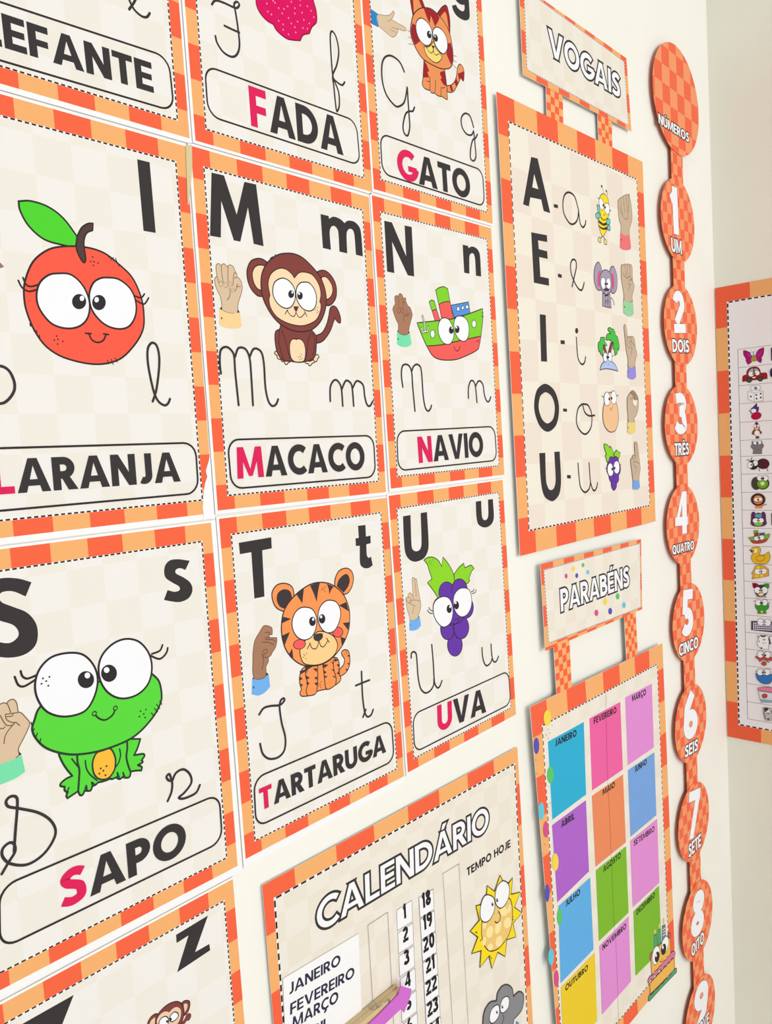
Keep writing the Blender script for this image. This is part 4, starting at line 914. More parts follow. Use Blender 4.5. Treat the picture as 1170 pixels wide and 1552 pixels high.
sheet_poster('alphabet_poster', 'alphabet poster for G with an orange striped cat and the word GATO', 'poster', 'alphabet posters in a grid on the wall', (0.20732, -0.0012, 0.2956), False,
    (-1040, 2920, 1000, 2926, 1008, 20, -1032, 15), (-1014, 2902, 996, 2908, 1004, 49, -1006, 43), (-904, 2762, 896, 2768, 904, 163, -896, 157),
    [0.0, 0.0856, 0.2177, 0.3498, 0.4818, 0.6139, 0.746, 0.8781, 1.0], [0.0, 0.085, 0.1787, 0.2725, 0.3662, 0.4599, 0.5537, 0.6474, 0.7411, 0.8348, 0.9286, 1.0], 'cream_checker', [
    ('hand_sign', None, None, [
        ('f', 'cuff_blue', '-902,1766! -795,1754! -813,1714 -796,1625! -895,1624!'),
        ('o', 'skin_light', 5, '-802,1748! -678,1778 -611,1812 -563,1862 -543,1850 -593,1770! -485,1766 -386,1765 -381,1738 -423,1720 -512,1708! -503,1690 -535,1644 -575,1610 -619,1600 -713,1619 -799,1640!', 'skin_line'),
        ('s', 'skin_line', 4, '-593,1770 -657,1730'),
        ('s', 'skin_line', 4, '-512,1708 -600,1692'),
        ('s', 'skin_line', 4, '-538,1664 -624,1663'),
    ]),
    ('lower_case_letter', None, None, [
        ('f', 'ink', '504,2399! 506,2357 542,2342 597,2342 661,2362! 748,2489!'),
        ('f', 'ink', '661,2362! 659,2319 636,2287 597,2276 536,2283 502,2307! 429,2271! 447,2229 492,2196 565,2185 653,2194 718,2224 749,2264 753,2339 748,2489! 670,2460!'),
    ]),
    ('cat_picture', None, None, [
        ('o', 'cat_orange', 10, '258,1382! 338,1412 404,1467 447,1544 465,1614 501,1676 546,1686 586,1651 587,1586 569,1523 532,1534! 528,1554 499,1509 437,1426 382,1360 319,1328 265,1320!', 'line_ink'),
        ('f', 'cat_red', '474,1578! 525,1597 584,1633! 587,1586 569,1526 533,1537! 526,1557 499,1509 477,1539!'),
        ('f', 'cat_red', '397,1461! 438,1513! 471,1472! 430,1424!'),
        ('f', 'cat_red', '307,1397! 345,1414! 370,1364! 332,1339!'),
        ('o', 'cat_orange', 10, '-113,1527! -146,1339 -163,1273 -127,1242 -60,1244 -37,1247! -16,1229 42,1241! 75,1231 133,1233! 158,1243! 216,1235 257,1240 257,1296 258,1382 237,1545!', 'line_ink'),
        ('f', 'cat_red', '-108,1522! -71,1499 -56,1476 -31,1446! -66,1425! -47,1389! -37,1379! -143,1347!'),
        ('f', 'cat_red', '156,1492! 230,1529! 247,1456 251,1373! 199,1378 166,1404! 150,1420! 181,1436! 148,1469!'),
        ('s', 'line_ink', 8, '68,1382 58,1316 42,1244'),
        ('s', 'line_ink', 8, '160,1339 150,1287 140,1236'),
        ('s', 'line_ink', 8, '-30,1387 -31,1311 -42,1247'),
        ('s', 'line_ink', 8, '-85,1337 -64,1329 -34,1341'),
        ('s', 'line_ink', 8, '172,1335 195,1339 220,1356'),
        ('o', 'cat_red', 10, '-289,2107! -272,2007 -253,1920! -48,2077! -82,2129 -111,2173! -195,2209!', 'line_ink'),
        ('f', 'cat_orange', '-237,2093! -238,2019 -238,1942! -99,2059! -143,2121! -188,2158!'),
        ('o', 'cat_red', 10, '151,2086! 241,2184 310,2235! 344,2221 375,2098 361,1938!', 'line_ink'),
        ('f', 'cat_orange', '195,2063! 260,2131 298,2162! 324,2129 347,1982!'),
        ('o', 'cat_orange', 11, '-252,1927 -169,2014 -76,2067 50,2102 163,2087 275,2042 362,1952 397,1808 392,1678 343,1598 256,1554 136,1528 -24,1527 -145,1544 -247,1620 -299,1704 -301,1796', 'line_ink'),
        ('f', 'cat_red', '-74,2066! 50,2100 157,2083! 195,2062! 155,2001 106,1942! 84,1976 44,2031! 15,1939! -27,1992!'),
        ('f', 'cat_red', '-270,1847! -211,1841! -212,1773 -164,1701! -251,1635! -293,1706 -300,1777!'),
        ('f', 'cat_red', '314,1837! 369,1862! 395,1786 389,1684 355,1627! 282,1714!'),
        ('o', 'cat_yellow', 9, '-100,1674! -32,1690 17,1726 66,1777! 107,1714 197,1687! 186,1635 118,1578 48,1563 -41,1584 -88,1624', 'line_ink'),
        ('s', 'line_ink', 8, '-55,1682 -35,1654 9,1641 45,1666 60,1706'),
        ('s', 'line_ink', 8, '60,1706 62,1658 101,1649 150,1679'),
        ('s', 'line_ink', 8, '-53,1696 -67,1664'),
        ('s', 'line_ink', 8, '163,1697 172,1668'),
        ('s', 'whisker', 5, '-358,1747 -316,1745'),
        ('s', 'whisker', 5, '-348,1687 -308,1687'),
        ('s', 'whisker', 5, '-352,1616 -284,1632'),
        ('s', 'whisker', 5, '410,1740 465,1752'),
        ('s', 'whisker', 5, '399,1691 457,1687'),
        ('s', 'whisker', 5, '383,1639 454,1622'),
        ('f', 'pupil', '22,1724! 86,1735! 54,1695!'),
    ]),
    ('eye', 2, None, [
        ('o', 'eye_white', 10, '-131,1944 -42,1946 32,1903 51,1834 18,1747 -36,1701 -120,1695 -188,1734 -218,1805 -202,1884', 'line_ink'),
        ('e', 'pupil', (-2, 1823, 38, 17, 10, -35)),
        ('e', 'eye_white', (10, 1843, 11, 5, 3, -10)),
    ]),
    ('eye', 2, None, [
        ('o', 'eye_white', 10, '139,1947 231,1943 297,1888 307,1800 271,1732 210,1698 130,1721 78,1774 59,1851 78,1905', 'line_ink'),
        ('e', 'pupil', (105, 1824, 37, 17, 10, -35)),
        ('e', 'eye_white', (95, 1837, 10, 5, 3, -10)),
    ]),
    ('cursive_capital_letter', None, None, [
        ('s', 'ink', 19, '-444,1312 -508,1388 -625,1410 -725,1368 -782,1275 -789,1122 -737,1000 -625,934 -559,942 -476,1003 -434,1099 -411,1177! -410,1035 -407,893 -408,778 -448,685 -501,698 -513,766 -463,892 -399,938 -345,953 -313,1001'),
    ]),
    ('cursive_small_letter', None, None, [
        ('s', 'ink', 19, '717,1064 660,1168 567,1174 495,1108 495,1016 569,957 664,965 716,1025! 728,878 733,752 689,690 628,705 640,810 687,915 745,953 783,1002'),
    ]),
    ('word_frame', None, None, [
        ('c', 'line_ink', 15, '-868,494! -864,523! -853,549! -835,572! -812,590! -785,601! -757,605! 740,619! 768,616! 795,605! 818,588! 836,565! 847,539! 851,510! 853,329! 850,300! 839,274! 822,251! 799,233! 773,222! 744,219! -760,218! -788,222! -815,233! -838,251! -855,273! -866,300! -869,328!'),
    ]),
    ('initial_letter', None, 'crimson first letter of the word', [
        ('t', 'crimson', 'GATO', (-6334, 2277, 3361, 60, -54, 2990), {'T': 0.23, 'take': [0]}),
    ]),
    ('word_lettering', None, None, [
        ('t', 'ink', 'GATO', (-6334, 2277, 3361, 60, -54, 2990), {'T': 0.23, 'take': [1, 2, 3]}),
    ]),
],
    4.6, 1.15, ((-70, 30), (70, 30), (-70, 262), (70, 262)), 0.0012)

sheet_poster('alphabet_poster', 'alphabet poster ending in the word EFANTE, cut off at the upper left', 'poster', 'alphabet posters in a grid on the wall', (-0.20291, -0.0012, 0.29165), False,
    (-1041, 2920, 1013, 2926, 1023, 11, -1031, 4), (-1014, 2902, 995, 2908, 1004, 49, -1005, 43), (-904, 2762, 895, 2768, 904, 163, -895, 157),
    [0.0, 0.0856, 0.2177, 0.3498, 0.4818, 0.6139, 0.746, 0.8781, 1.0], [0.0, 0.085, 0.1787, 0.2725, 0.3662, 0.4599, 0.5537, 0.6474, 0.7411, 0.8348, 0.9286, 1.0], 'cream_checker', [
    ('cursive_small_letter', None, None, [
        ('s', 'ink', 19, '563,855 621,942 669,1055 666,1181 616,1177 571,1081 560,967 597,878 658,844 705,851 735,890'),
    ]),
    ('word_frame', None, None, [
        ('c', 'line_ink', 15, '-814,440! -810,469! -798,496! -780,519! -757,538! -730,550! -701,554! 759,611! 787,608! 814,598! 837,581! 856,559! 867,533! 872,505! 878,330! 875,301! 865,274! 848,251! 826,233! 800,222! 771,217! -711,187! -739,190! -766,201! -788,218! -805,240! -815,267! -818,295!'),
    ]),
    ('initial_letter', None, 'crimson first letter of the word', [
        ('t', 'crimson', 'ELEFANTE', (-3704, 2820, 2411, 58, -53, 2175), {'T': 0.23, 'skip': 2, 'take': [0]}),
    ]),
    ('word_lettering', None, None, [
        ('t', 'ink', 'ELEFANTE', (-3704, 2820, 2411, 58, -53, 2175), {'T': 0.23, 'skip': 2, 'take': [1, 2, 3, 4, 5, 6, 7]}),
    ]),
],
    4.6, 1.15, ((-70, 30), (70, 30), (-70, 262), (70, 262)), 0.0012)

sheet_poster('alphabet_poster', 'alphabet poster for Z at the lower left, a small monkey head at its bottom edge', 'poster', 'alphabet posters in a grid on the wall', (-0.21548, -0.0012, -0.5892), False,
    (-1042, 2919, 998, 2927, 1010, 20, -1030, 12), (-1016, 2901, 994, 2909, 1005, 50, -1004, 42), (-905, 2761, 894, 2769, 905, 164, -894, 156),
    [0.0, 0.0856, 0.2177, 0.3498, 0.4818, 0.6139, 0.746, 0.8781, 1.0], [0.0, 0.085, 0.1787, 0.2725, 0.3662, 0.4599, 0.5537, 0.6474, 0.7411, 0.8348, 0.9286, 1.0], 'cream_checker', [
    ('capital_letter', None, None, [
        ('f', 'ink', '-821,2696! -381,2696! -545,2429! -874,2433!'),
    ]),
    ('lower_case_letter', None, None, [
        ('f', 'ink', '439,2713! 734,2724! 592,2492! 725,2490! 729,2435! 421,2418! 545,2653! 438,2647!'),
    ]),
    ('monkey_picture', None, None, [
        ('s', 'monkey_brown', 34, '409,1980 447,1998 466,2012 479,2027 493,2021 494,2008 486,2000'),
        ('o', 'monkey_brown', 8, '236,2187! 208,2204 173,2200 147,2175 146,2140 203,2105!', 'line_ink'),
        ('f', 'monkey_pink', '208,2179! 179,2176 161,2159 162,2130 199,2111!'),
        ('o', 'monkey_brown', 8, '436,2157! 457,2162 484,2152 505,2132 507,2101 495,2070 474,2049 449,2047!', 'line_ink'),
        ('f', 'monkey_pink', '453,2137! 473,2134 487,2113 478,2085 456,2069!'),
        ('o', 'monkey_brown', 8, '392,2197 344,2213 296,2213 251,2199 227,2180 211,2149 211,2104 241,2049 303,2003 368,1988 415,2001 441,2035 452,2079 445,2129 426,2168', 'line_ink'),
        ('f', 'monkey_pink', '325,2148! 366,2159 401,2145 425,2108 420,2060 394,2022 353,2014 284,2039 236,2085 217,2137 239,2169 275,2178 305,2167'),
    ]),
    ('eye', 2, None, [
        ('o', 'eye_white', 8, '313,2108 289,2137 254,2140 234,2115 244,2080 281,2053 309,2065', 'line_ink'),
        ('e', 'pupil', (302, 2088, 9, -6, -1, -10)),
    ]),
    ('eye', 2, None, [
        ('o', 'eye_white', 8, '397,2099 368,2125 335,2115 324,2089 340,2063 375,2058 399,2073', 'line_ink'),
        ('e', 'pupil', (334, 2088, 9, -6, -1, -11)),
    ]),
],
    4.6, 1.15, ((-70, 30), (70, 30), (-70, 262), (70, 262)), 0.0012)

# ================================================================ vowels board and birthday chart: a big sheet, two straps and a title plaque
def strap_quads(sh, q, nx, ny, z):
    Q = quad4(q)
    for i in range(nx):
        for j in range(ny):
            sh.quad([bil(Q, i / nx, j / ny), bil(Q, (i + 1) / nx, j / ny), bil(Q, (i + 1) / nx, (j + 1) / ny), bil(Q, i / nx, (j + 1) / ny)], 'border_red' if (i + j) % 2 == 0 else 'border_orange', z)
def hung_board(name, label, loc, outer, inner, cols, rows, field, parts, plaque_outer, plaque_inner, plaque_cols, plaque_rows, plaque_parts, strap_list, strap_n, pads, h, corner_outline=None):
    root = thing(name, label, 'wall chart', None, loc)
    plate('backing_sheet', quad4(outer) if corner_outline is None else corner_outline, mat('paper_white'), root, .0008)
    sh = Sheet(); gingham(sh, outer, inner, cols, rows, 1); sh.build('checked_border', root)
    sh = Sheet(); sh.quad(quad4(inner), field, 2); sh.build('printed_field', root)
    sh = Sheet(); sh.stroke(quad4(inner), 1.9, 'paper_white', 3, closed=True, mitre=True); dashes(sh, inner, 9.0, 1.7, 4); sh.build('dashed_line', root)
    prints(root, parts)
    for q in strap_list:
        s = plate('strap', quad4(q), mat('paper_white'), root, .0019, -210)
        sh = Sheet(); strap_quads(sh, q, strap_n[0], strap_n[1], -205); sh.build('checked_print', s)
    p = plate('title_plaque', quad4(plaque_outer), mat('paper_white'), root, .0008)
    sh = Sheet(); gingham(sh, plaque_outer, plaque_inner, plaque_cols, plaque_rows, 1); sh.build('checked_border', p)
    sh = Sheet(); sh.quad(quad4(plaque_inner), 'pale_checker', 2); sh.build('printed_field', p)
    sh = Sheet(); sh.stroke(quad4(plaque_inner), 1.3, 'paper_white', 3, closed=True, mitre=True); dashes(sh, plaque_inner, 4.2, 1.0, 4); sh.build('dashed_line', p)
    z = 6
    for pn, pr in plaque_parts:
        sh = Sheet(); z = draw(sh, pr, z); sh.build(pn, p)
    tape_pads(root, pads, h)
    return root

hung_board('vowels_chart', 'orange checked chart of the five vowels hung under a VOGAIS title plaque', (0.525, -0.006, -0.092),
    (-2036, 5433, 1840, 5510, 1864, 29, -2005, 13), (-1812, 5153, 1615, 5204, 1668, 297, -1780, 298),
    [0.0, 0.0939, 0.2234, 0.3528, 0.4822, 0.6117, 0.7411, 0.8706, 1.0], [0.0, 0.0861, 0.1784, 0.2707, 0.363, 0.4553, 0.5476, 0.6399, 0.7322, 0.8245, 0.9168, 1.0], 'beige_checker', [
    ('capital_letter', None, None, [
        ('f', 'ink', '-1343,4856! -1255,4866! -1290,4663! -1350,4490! -1403,4366! -1448,4244! -1577,4246!'),
        ('f', 'ink', '-1273,4863! -1194,4872! -946,4255! -1104,4251! -1154,4386! -1206,4493! -1290,4663!'),
        ('f', 'ink', '-1350,4493! -1205,4497! -1151,4383! -1406,4361!'),
    ]),
    ('hyphen', None, None, [
        ('f', 'ink', '-848,4387! -746,4393! -749,4348! -852,4344!'),
    ]),
    ('cursive_letter', None, None, [
        ('s', 'ink', 26, '-215,4435 -297,4579 -435,4611 -558,4558 -618,4439 -598,4307 -468,4213 -347,4223 -247,4300 -207,4427'),
        ('s', 'ink', 26, '-208,4416 -180,4261 -109,4217 -41,4265 -20,4319'),
    ]),
    ('capital_letter', None, None, [
        ('f', 'ink', '-1422,3941! -1052,3963! -1052,3878! -1270,3867! -1261,3762! -1062,3763! -1059,3669! -1259,3665! -1254,3426! -1054,3428! -1054,3336! -1411,3333!'),
    ]),
    ('hyphen', None, None, [
        ('f', 'ink', '-820,3518! -724,3516! -728,3471! -824,3473!'),
    ]),
    ('cursive_letter', None, None, [
        ('s', 'ink', 26, '-470,3392 -408,3509 -334,3658 -339,3737 -419,3750 -482,3678 -476,3560 -392,3451 -296,3382 -213,3374 -158,3437 -137,3484'),
    ]),
    ('capital_letter', None, None, [
        ('f', 'ink', '-1308,2959! -1167,2961! -1184,2378! -1326,2376!'),
    ]),
    ('hyphen', None, None, [
        ('f', 'ink', '-828,2671! -720,2671! -724,2623! -828,2621!'),
    ]),
    ('cursive_letter', None, None, [
        ('e', 'ink', (-395, 2821, 41, 3, -3, -38)),
        ('s', 'ink', 26, '-412,2731 -396,2485 -334,2397 -257,2385 -206,2425 -183,2484'),
    ]),
    ('capital_letter', None, None, [
        ('c', 'ink', 106, '-1233,2045 -1085,1989 -1003,1871 -1001,1740 -1075,1610 -1239,1548 -1384,1604 -1466,1721 -1483,1836 -1433,1963 -1348,2021'),
    ]),
    ('hyphen', None, None, [
        ('f', 'ink', '-838,1790! -738,1786! -741,1746! -841,1751!'),
    ]),
    ('cursive_letter', None, None, [
        ('c', 'ink', 26, '-278,1848 -162,1830 -76,1714 -99,1551 -217,1456 -335,1452 -467,1535 -503,1648 -446,1784 -349,1841'),
        ('s', 'ink', 26, '-313,1829 -264,1738 -150,1691 10,1695'),
    ]),
    ('capital_letter', None, None, [
        ('f', 'ink', '-1468,1235! -1327,1233! -1336,886 -1292,785 -1232,755 -1155,775 -1105,870 -1107,1237! -972,1236! -969,861 -1027,689 -1160,616 -1264,621 -1401,697 -1459,873'),
    ]),
    ('hyphen', None, None, [
        ('f', 'ink', '-811,922! -715,912! -718,867! -815,878!'),
    ]),
    ('cursive_letter', None, None, [
        ('s', 'ink', 26, '-508,1058 -498,898 -466,736 -355,658 -234,695 -183,785'),
        ('s', 'ink', 26, '-204,1048 -190,809 -138,688 -77,660 -14,703 10,760'),
    ]),
    ('bee_picture', None, None, [
        ('s', 'line_ink', 8, '526,4780 523,4828 481,4868'),
        ('s', 'line_ink', 8, '632,4780 643,4810 614,4832'),
        ('e', 'line_ink', (479, 4874, 20, 4, -2, -19)),
        ('e', 'line_ink', (614, 4835, 19, 4, -1, -17)),
        ('s', 'line_ink', 12, '441,4203 431,4174 369,4143'),
        ('s', 'line_ink', 12, '463,4199 483,4175 519,4153'),
        ('o', 'bee_wax', 8, '348,4161 384,4145 395,4106 371,4085 313,4100 308,4127', 'line_ink'),
        ('o', 'bee_wax', 8, '505,4157 557,4144 573,4105 544,4086 491,4089 479,4125', 'line_ink'),
        ('o', 'bee_yellow', 10, '339,4407 393,4437 496,4413 621,4456 623,4386 593,4304 527,4241 462,4185 418,4199 365,4274 338,4338', 'line_ink'),
        ('f', 'tiger_dark', '343,4397! 418,4379 492,4371 618,4420! 618,4385! 582,4362 489,4336 386,4346 345,4353!'),
        ('f', 'tiger_dark', '343,4329! 397,4310 487,4308 609,4352! 585,4299! 500,4282 410,4281 360,4300!'),
        ('o', 'bee_wing', 10, '317,4589 383,4580 405,4495 380,4452 340,4510', 'line_ink'),
        ('o', 'bee_wing', 10, '331,4488 382,4484 386,4443 339,4404 274,4416 270,4457', 'line_ink'),
        ('o', 'bee_wing', 10, '588,4429 652,4463 696,4441 677,4395 614,4371 582,4393', 'line_ink'),
        ('o', 'bee_wing', 10, '613,4363 675,4370 690,4327 661,4298 601,4312', 'line_ink'),
        ('o', 'bee_yellow', 10, '400,4700 449,4751 511,4777 587,4778 652,4734 676,4662 679,4571 655,4504 590,4451 496,4417 438,4438 399,4500 383,4580', 'line_ink'),
        ('s', 'line_ink', 8, '488,4502 524,4481 549,4513'),
        ('s', 'line_ink', 8, '377,4682 341,4692'),
        ('s', 'line_ink', 8, '694,4595 727,4587'),
        ('s', 'line_ink', 8, '690,4584 720,4572'),
    ]),
    ('eye', 15, None, [
        ('o', 'eye_white', 8, '431,4706 488,4683 522,4633 509,4576 462,4545 411,4565 379,4621 391,4678', 'line_ink'),
        ('e', 'pupil', (501, 4619, 23, 4, -2, -20)),
    ]),
    ('eye', 15, None, [
        ('o', 'eye_white', 8, '608,4670 668,4661 687,4608 666,4541 618,4511 559,4536 533,4587 553,4646', 'line_ink'),
        ('e', 'pupil', (554, 4599, 22, 4, -2, -18)),
    ]),
    ('hand_sign', None, None, [
        ('o', 'skin_grey', 9, '959,4772 992,4785! 1026,4813 1076,4833! 1127,4861 1194,4885! 1246,4913 1295,4901! 1331,4937 1351,4875 1380,4822 1398,4737 1406,4629 1372,4527 1306,4435 1290,4337! 1146,4296 1009,4318! 1027,4433 977,4503 963,4622', 'skin_line'),
        ('s', 'skin_line', 9, '984,4691 1028,4641 1089,4595 1166,4547 1251,4569 1282,4651'),
        ('s', 'skin_line', 9, '1032,4786 1090,4609'),
        ('s', 'skin_line', 9, '1134,4841 1166,4637'),
        ('s', 'skin_line', 9, '1235,4875 1258,4654'),
        ('s', 'skin_line', 9, '1330,4922 1312,4809 1274,4657'),
        ('f', 'cuff_coral', '999,4327! 1147,4308 1298,4339! 1322,4225 1332,4146! 1229,4108 1063,4092 968,4107!'),
        ('e', 'line_ink', (1023, 4227, 15, 2, -1, -13)),
    ]),
    ('elephant_picture', None, None, [
        ('s', 'line_ink', 10, '613,3354 667,3349 703,3313 715,3261'),
        ('o', 'elephant_grey', 10, '380,3394! 595,3409! 617,3305 625,3213! 486,3214! 366,3217!', 'line_ink'),
        ('s', 'line_ink', 9, '453,3359 449,3218'),
        ('s', 'line_ink', 9, '508,3294 518,3224'),
        ('s', 'line_ink', 9, '568,3279 556,3221'),
        ('s', 'line_ink', 9, '431,3276 445,3260'),
        ('s', 'line_ink', 9, '492,3286 526,3317 562,3300 522,3274'),
        ('o', 'elephant_grey', 11, '274,3808 339,3786 377,3707 337,3556 355,3454 279,3424 207,3444 155,3521 150,3637 188,3738', 'line_ink'),
        ('f', 'elephant_pink', '308,3692 348,3690 322,3582 298,3482 247,3483 239,3572 269,3659'),
        ('o', 'elephant_grey', 11, '706,3809 767,3792 824,3721 838,3600 805,3489 721,3430 644,3443 625,3590 622,3731', 'line_ink'),
        ('f', 'elephant_pink', '681,3703 727,3694 748,3604 735,3510 680,3497 659,3622 649,3685'),
        ('o', 'elephant_grey', 11, '468,3726 560,3730 634,3697 667,3623 666,3524 629,3448 532,3396 426,3398 340,3452 311,3539 325,3624 391,3695', 'line_ink'),
        ('o', 'elephant_grey', 9, '429,3434! 559,3448! 545,3369! 501,3293! 448,3302! 445,3358!', 'line_ink'),
        ('f', 'tiger_dark', '440,3386! 551,3405! 546,3376! 445,3355!'),
        ('f', 'tiger_dark', '415,3446 501,3480 576,3464 505,3442'),
    ]),
    ('eye', 19, None, [
        ('o', 'eye_white', 8, '399,3616 458,3605 471,3544 447,3471 401,3455 351,3488 333,3542 360,3597', 'line_ink'),
        ('e', 'pupil', (467, 3533, 23, 3, -2, -18)),
    ]),
    ('eye', 19, None, [
        ('o', 'eye_white', 8, '567,3629 612,3617 633,3555 609,3489 561,3471 510,3492 499,3547 522,3606', 'line_ink'),
        ('e', 'pupil', (523, 3539, 22, 2, -2, -18)),
    ]),
    ('hand_sign', None, None, [
        ('o', 'skin_grey', 9, '986,3842 1029,3873 1094,3871! 1121,3898 1169,3884! 1213,3910 1261,3893! 1296,3911 1344,3874 1339,3718! 1344,3674 1390,3612 1349,3526 1309,3447 1311,3373! 1166,3344 1032,3360! 1034,3448 1003,3561 974,3703', 'skin_line'),
        ('s', 'skin_line', 9, '1094,3871 1128,3780 1106,3719'),
        ('s', 'skin_line', 9, '1169,3881 1186,3787 1163,3711'),
        ('s', 'skin_line', 9, '1261,3893 1270,3798 1247,3721'),
        ('s', 'skin_line', 9, '1035,3754 1081,3709 1162,3697 1248,3729 1295,3698 1339,3718'),
        ('s', 'skin_line', 9, '1210,3673 1311,3685 1343,3659'),
        ('s', 'skin_line', 9, '1191,3645 1238,3610 1281,3618'),
        ('s', 'skin_line', 9, '1237,3595 1188,3516'),
        ('f', 'line_ink', '1025,3396! 1053,3381! 1023,3370!'),
        ('f', 'line_ink', '1308,3403! 1328,3375! 1300,3380!'),
        ('f', 'cuff_mint', '1011,3366! 1166,3348 1327,3367! 1342,3197! 1268,3157 1149,3144 1004,3175!'),
        ('e', 'line_ink', (1041, 3268, 15, 1, -1, -12)),
    ]),
    ('palm_island_picture', None, None, [
        ('o', 'monkey_brown', 9, '319,2666! 373,2676! 440,2567! 379,2564!', 'line_ink'),
        ('o', 'monkey_brown', 9, '568,2724! 639,2735! 548,2572! 471,2568!', 'line_ink'),
        ('o', 'palm_green', 10, '188,2693! 250,2725! 269,2775! 375,2786! 395,2755! 371,2740! 449,2681! 425,2667! 336,2680! 312,2574 307,2514! 250,2550 223,2584! 200,2576! 183,2637!', 'line_ink'),
        ('o', 'palm_green', 10, '425,2750! 437,2801 486,2839 579,2853! 497,2890 508,2922 570,2932 630,2907! 648,2926! 707,2883 711,2840! 780,2816 808,2760! 826,2688 804,2622! 767,2656! 753,2583 679,2547! 663,2636! 624,2641! 646,2721! 586,2746 525,2757!', 'line_ink'),
        ('o', 'island_blue', 11, '209,2324! 267,2403 362,2450 456,2489 562,2458 668,2420 756,2325! 568,2344 368,2347', 'line_ink'),
        ('s', 'ship_blue', 8, '443,2425 465,2404 490,2427'),
        ('s', 'stem_brown', 10, '591,2528 631,2541'),
    ]),
    ('eye', 23, None, [
        ('o', 'eye_white', 8, '372,2574 424,2559 443,2510 416,2459 376,2440 333,2463 319,2511 337,2555', 'line_ink'),
        ('e', 'pupil', (431, 2510, 23, 1, -1, -17)),
    ]),
    ('eye', 23, None, [
        ('o', 'eye_white', 8, '518,2585 571,2566 582,2517 555,2465 515,2453 468,2476 456,2518 478,2562', 'line_ink'),
        ('e', 'pupil', (474, 2512, 22, 1, -1, -17)),
    ]),
    ('hand_sign', None, None, [
        ('o', 'skin_grey', 9, '1000,2977 1026,3012 1062,2989 1087,2888 1093,2829! 1124,2843 1149,2833! 1175,2853 1216,2836! 1260,2857 1325,2822 1344,2748 1357,2689 1392,2600 1332,2500 1308,2412! 1187,2385 1080,2407! 1089,2519 1049,2627 1016,2832', 'skin_line'),
        ('s', 'skin_line', 9, '1093,2829 1075,2747 1112,2690 1178,2679'),
        ('s', 'skin_line', 9, '1157,2834 1169,2783'),
        ('s', 'skin_line', 9, '1221,2836 1235,2757'),
        ('s', 'skin_line', 9, '1183,2739 1151,2759 1203,2781 1333,2718'),
        ('s', 'skin_line', 9, '1174,2735 1245,2679 1219,2666 1185,2564'),
        ('f', 'cuff_purple', '1080,2403! 1187,2389 1334,2409! 1338,2259! 1241,2222 1124,2226 1050,2250!'),
        ('e', 'line_ink', (1082, 2329, 13, 0, -1, -10)),
        ('f', 'line_ink', '1074,2433! 1099,2419! 1076,2414!'),
        ('f', 'line_ink', '1301,2427! 1325,2413! 1300,2412!'),
    ]),
    ('egg_picture', None, None, [
        ('o', 'egg_peach', 11, '494,2022 297,1863 237,1686 272,1558 372,1477 478,1454 606,1480 694,1588 713,1712 669,1858', 'line_ink'),
        ('s', 'line_ink', 8, '453,1800 489,1767 539,1814'),
        ('s', 'line_ink', 8, '290,1956 252,1952 239,1973'),
        ('s', 'line_ink', 8, '671,1978 718,1968 728,1990'),
    ]),
    ('eye', 27, None, [
        ('o', 'eye_white', 8, '379,2021 446,1993 471,1929 442,1857 386,1828 319,1849 294,1913 315,1984', 'line_ink'),
        ('e', 'pupil', (449, 1923, 25, 0, -2, -22)),
    ]),
    ('eye', 27, None, [
        ('o', 'eye_white', 8, '582,2042 643,2018 668,1945 647,1880 589,1850 528,1872 500,1936 524,2009', 'line_ink'),
        ('e', 'pupil', (521, 1935, 23, 0, -2, -22)),
    ]),
    ('hand_sign', None, None, [
        ('o', 'skin_grey', 9, '1015,1919 1052,1972 1141,2032 1210,2055 1277,2035 1358,1975 1387,1907 1369,1785 1300,1694 1219,1642 1214,1581! 1103,1574 1017,1588! 1021,1696 1005,1800', 'skin_line'),
        ('f', 'skin_shade', '1141,2029 1210,2052 1285,2031 1358,1975 1382,1911! 1250,1917 1195,1973 1123,2017'),
        ('f', 'field_cream', '1191,1921! 1267,1912 1345,1914! 1314,1853 1268,1815! 1203,1860'),
        ('s', 'skin_line', 9, '1115,2021 1223,1996 1259,1921'),
        ('s', 'skin_line', 9, '1097,1905 1133,1939 1210,1943'),
        ('s', 'skin_line', 9, '1191,1921 1194,1860 1267,1812'),
        ('f', 'line_ink', '998,1614! 1024,1629! 1030,1602!'),
        ('f', 'line_ink', '1218,1627! 1241,1600! 1210,1600!'),
        ('f', 'cuff_lemon', '995,1584! 1257,1581! 1254,1444! 1106,1410 983,1435!'),
        ('e', 'line_ink', (1014, 1509, 12, 0, -1, -10)),
    ]),
    ('grapes_picture', None, None, [
        ('o', 'vine_green', 10, '234,1281 272,1290 339,1274 405,1228! 423,1260! 488,1196 521,1129! 495,1094 319,1030! 259,1126! 298,1146! 258,1212', 'line_ink'),
        ('o', 'vine_green', 10, '523,1144! 581,1178 622,1195! 644,1172! 730,1150! 703,1114 675,1071! 558,1091', 'line_ink'),
        ('o', 'grape_purple', 11, '350,1036 386,1092 449,1104 510,1086! 574,1102 643,1073 663,1021! 713,944 699,871 647,830! 641,757 573,710! 561,659 487,621 420,670 411,743! 361,790 350,848! 294,909 307,981', 'line_ink'),
        ('s', 'line_ink', 8, '419,743 483,767 504,824'),
        ('s', 'line_ink', 8, '573,710 513,751'),
        ('s', 'line_ink', 8, '252,955 289,942'),
        ('s', 'line_ink', 8, '707,974 741,983'),
    ]),
    ('eye', 31, None, [
        ('o', 'eye_white', 8, '395,1016 455,987 483,913 459,849 395,828 335,857 307,923 331,987', 'line_ink'),
        ('e', 'pupil', (453, 926, 25, -1, -2, -22)),
    ]),
    ('eye', 31, None, [
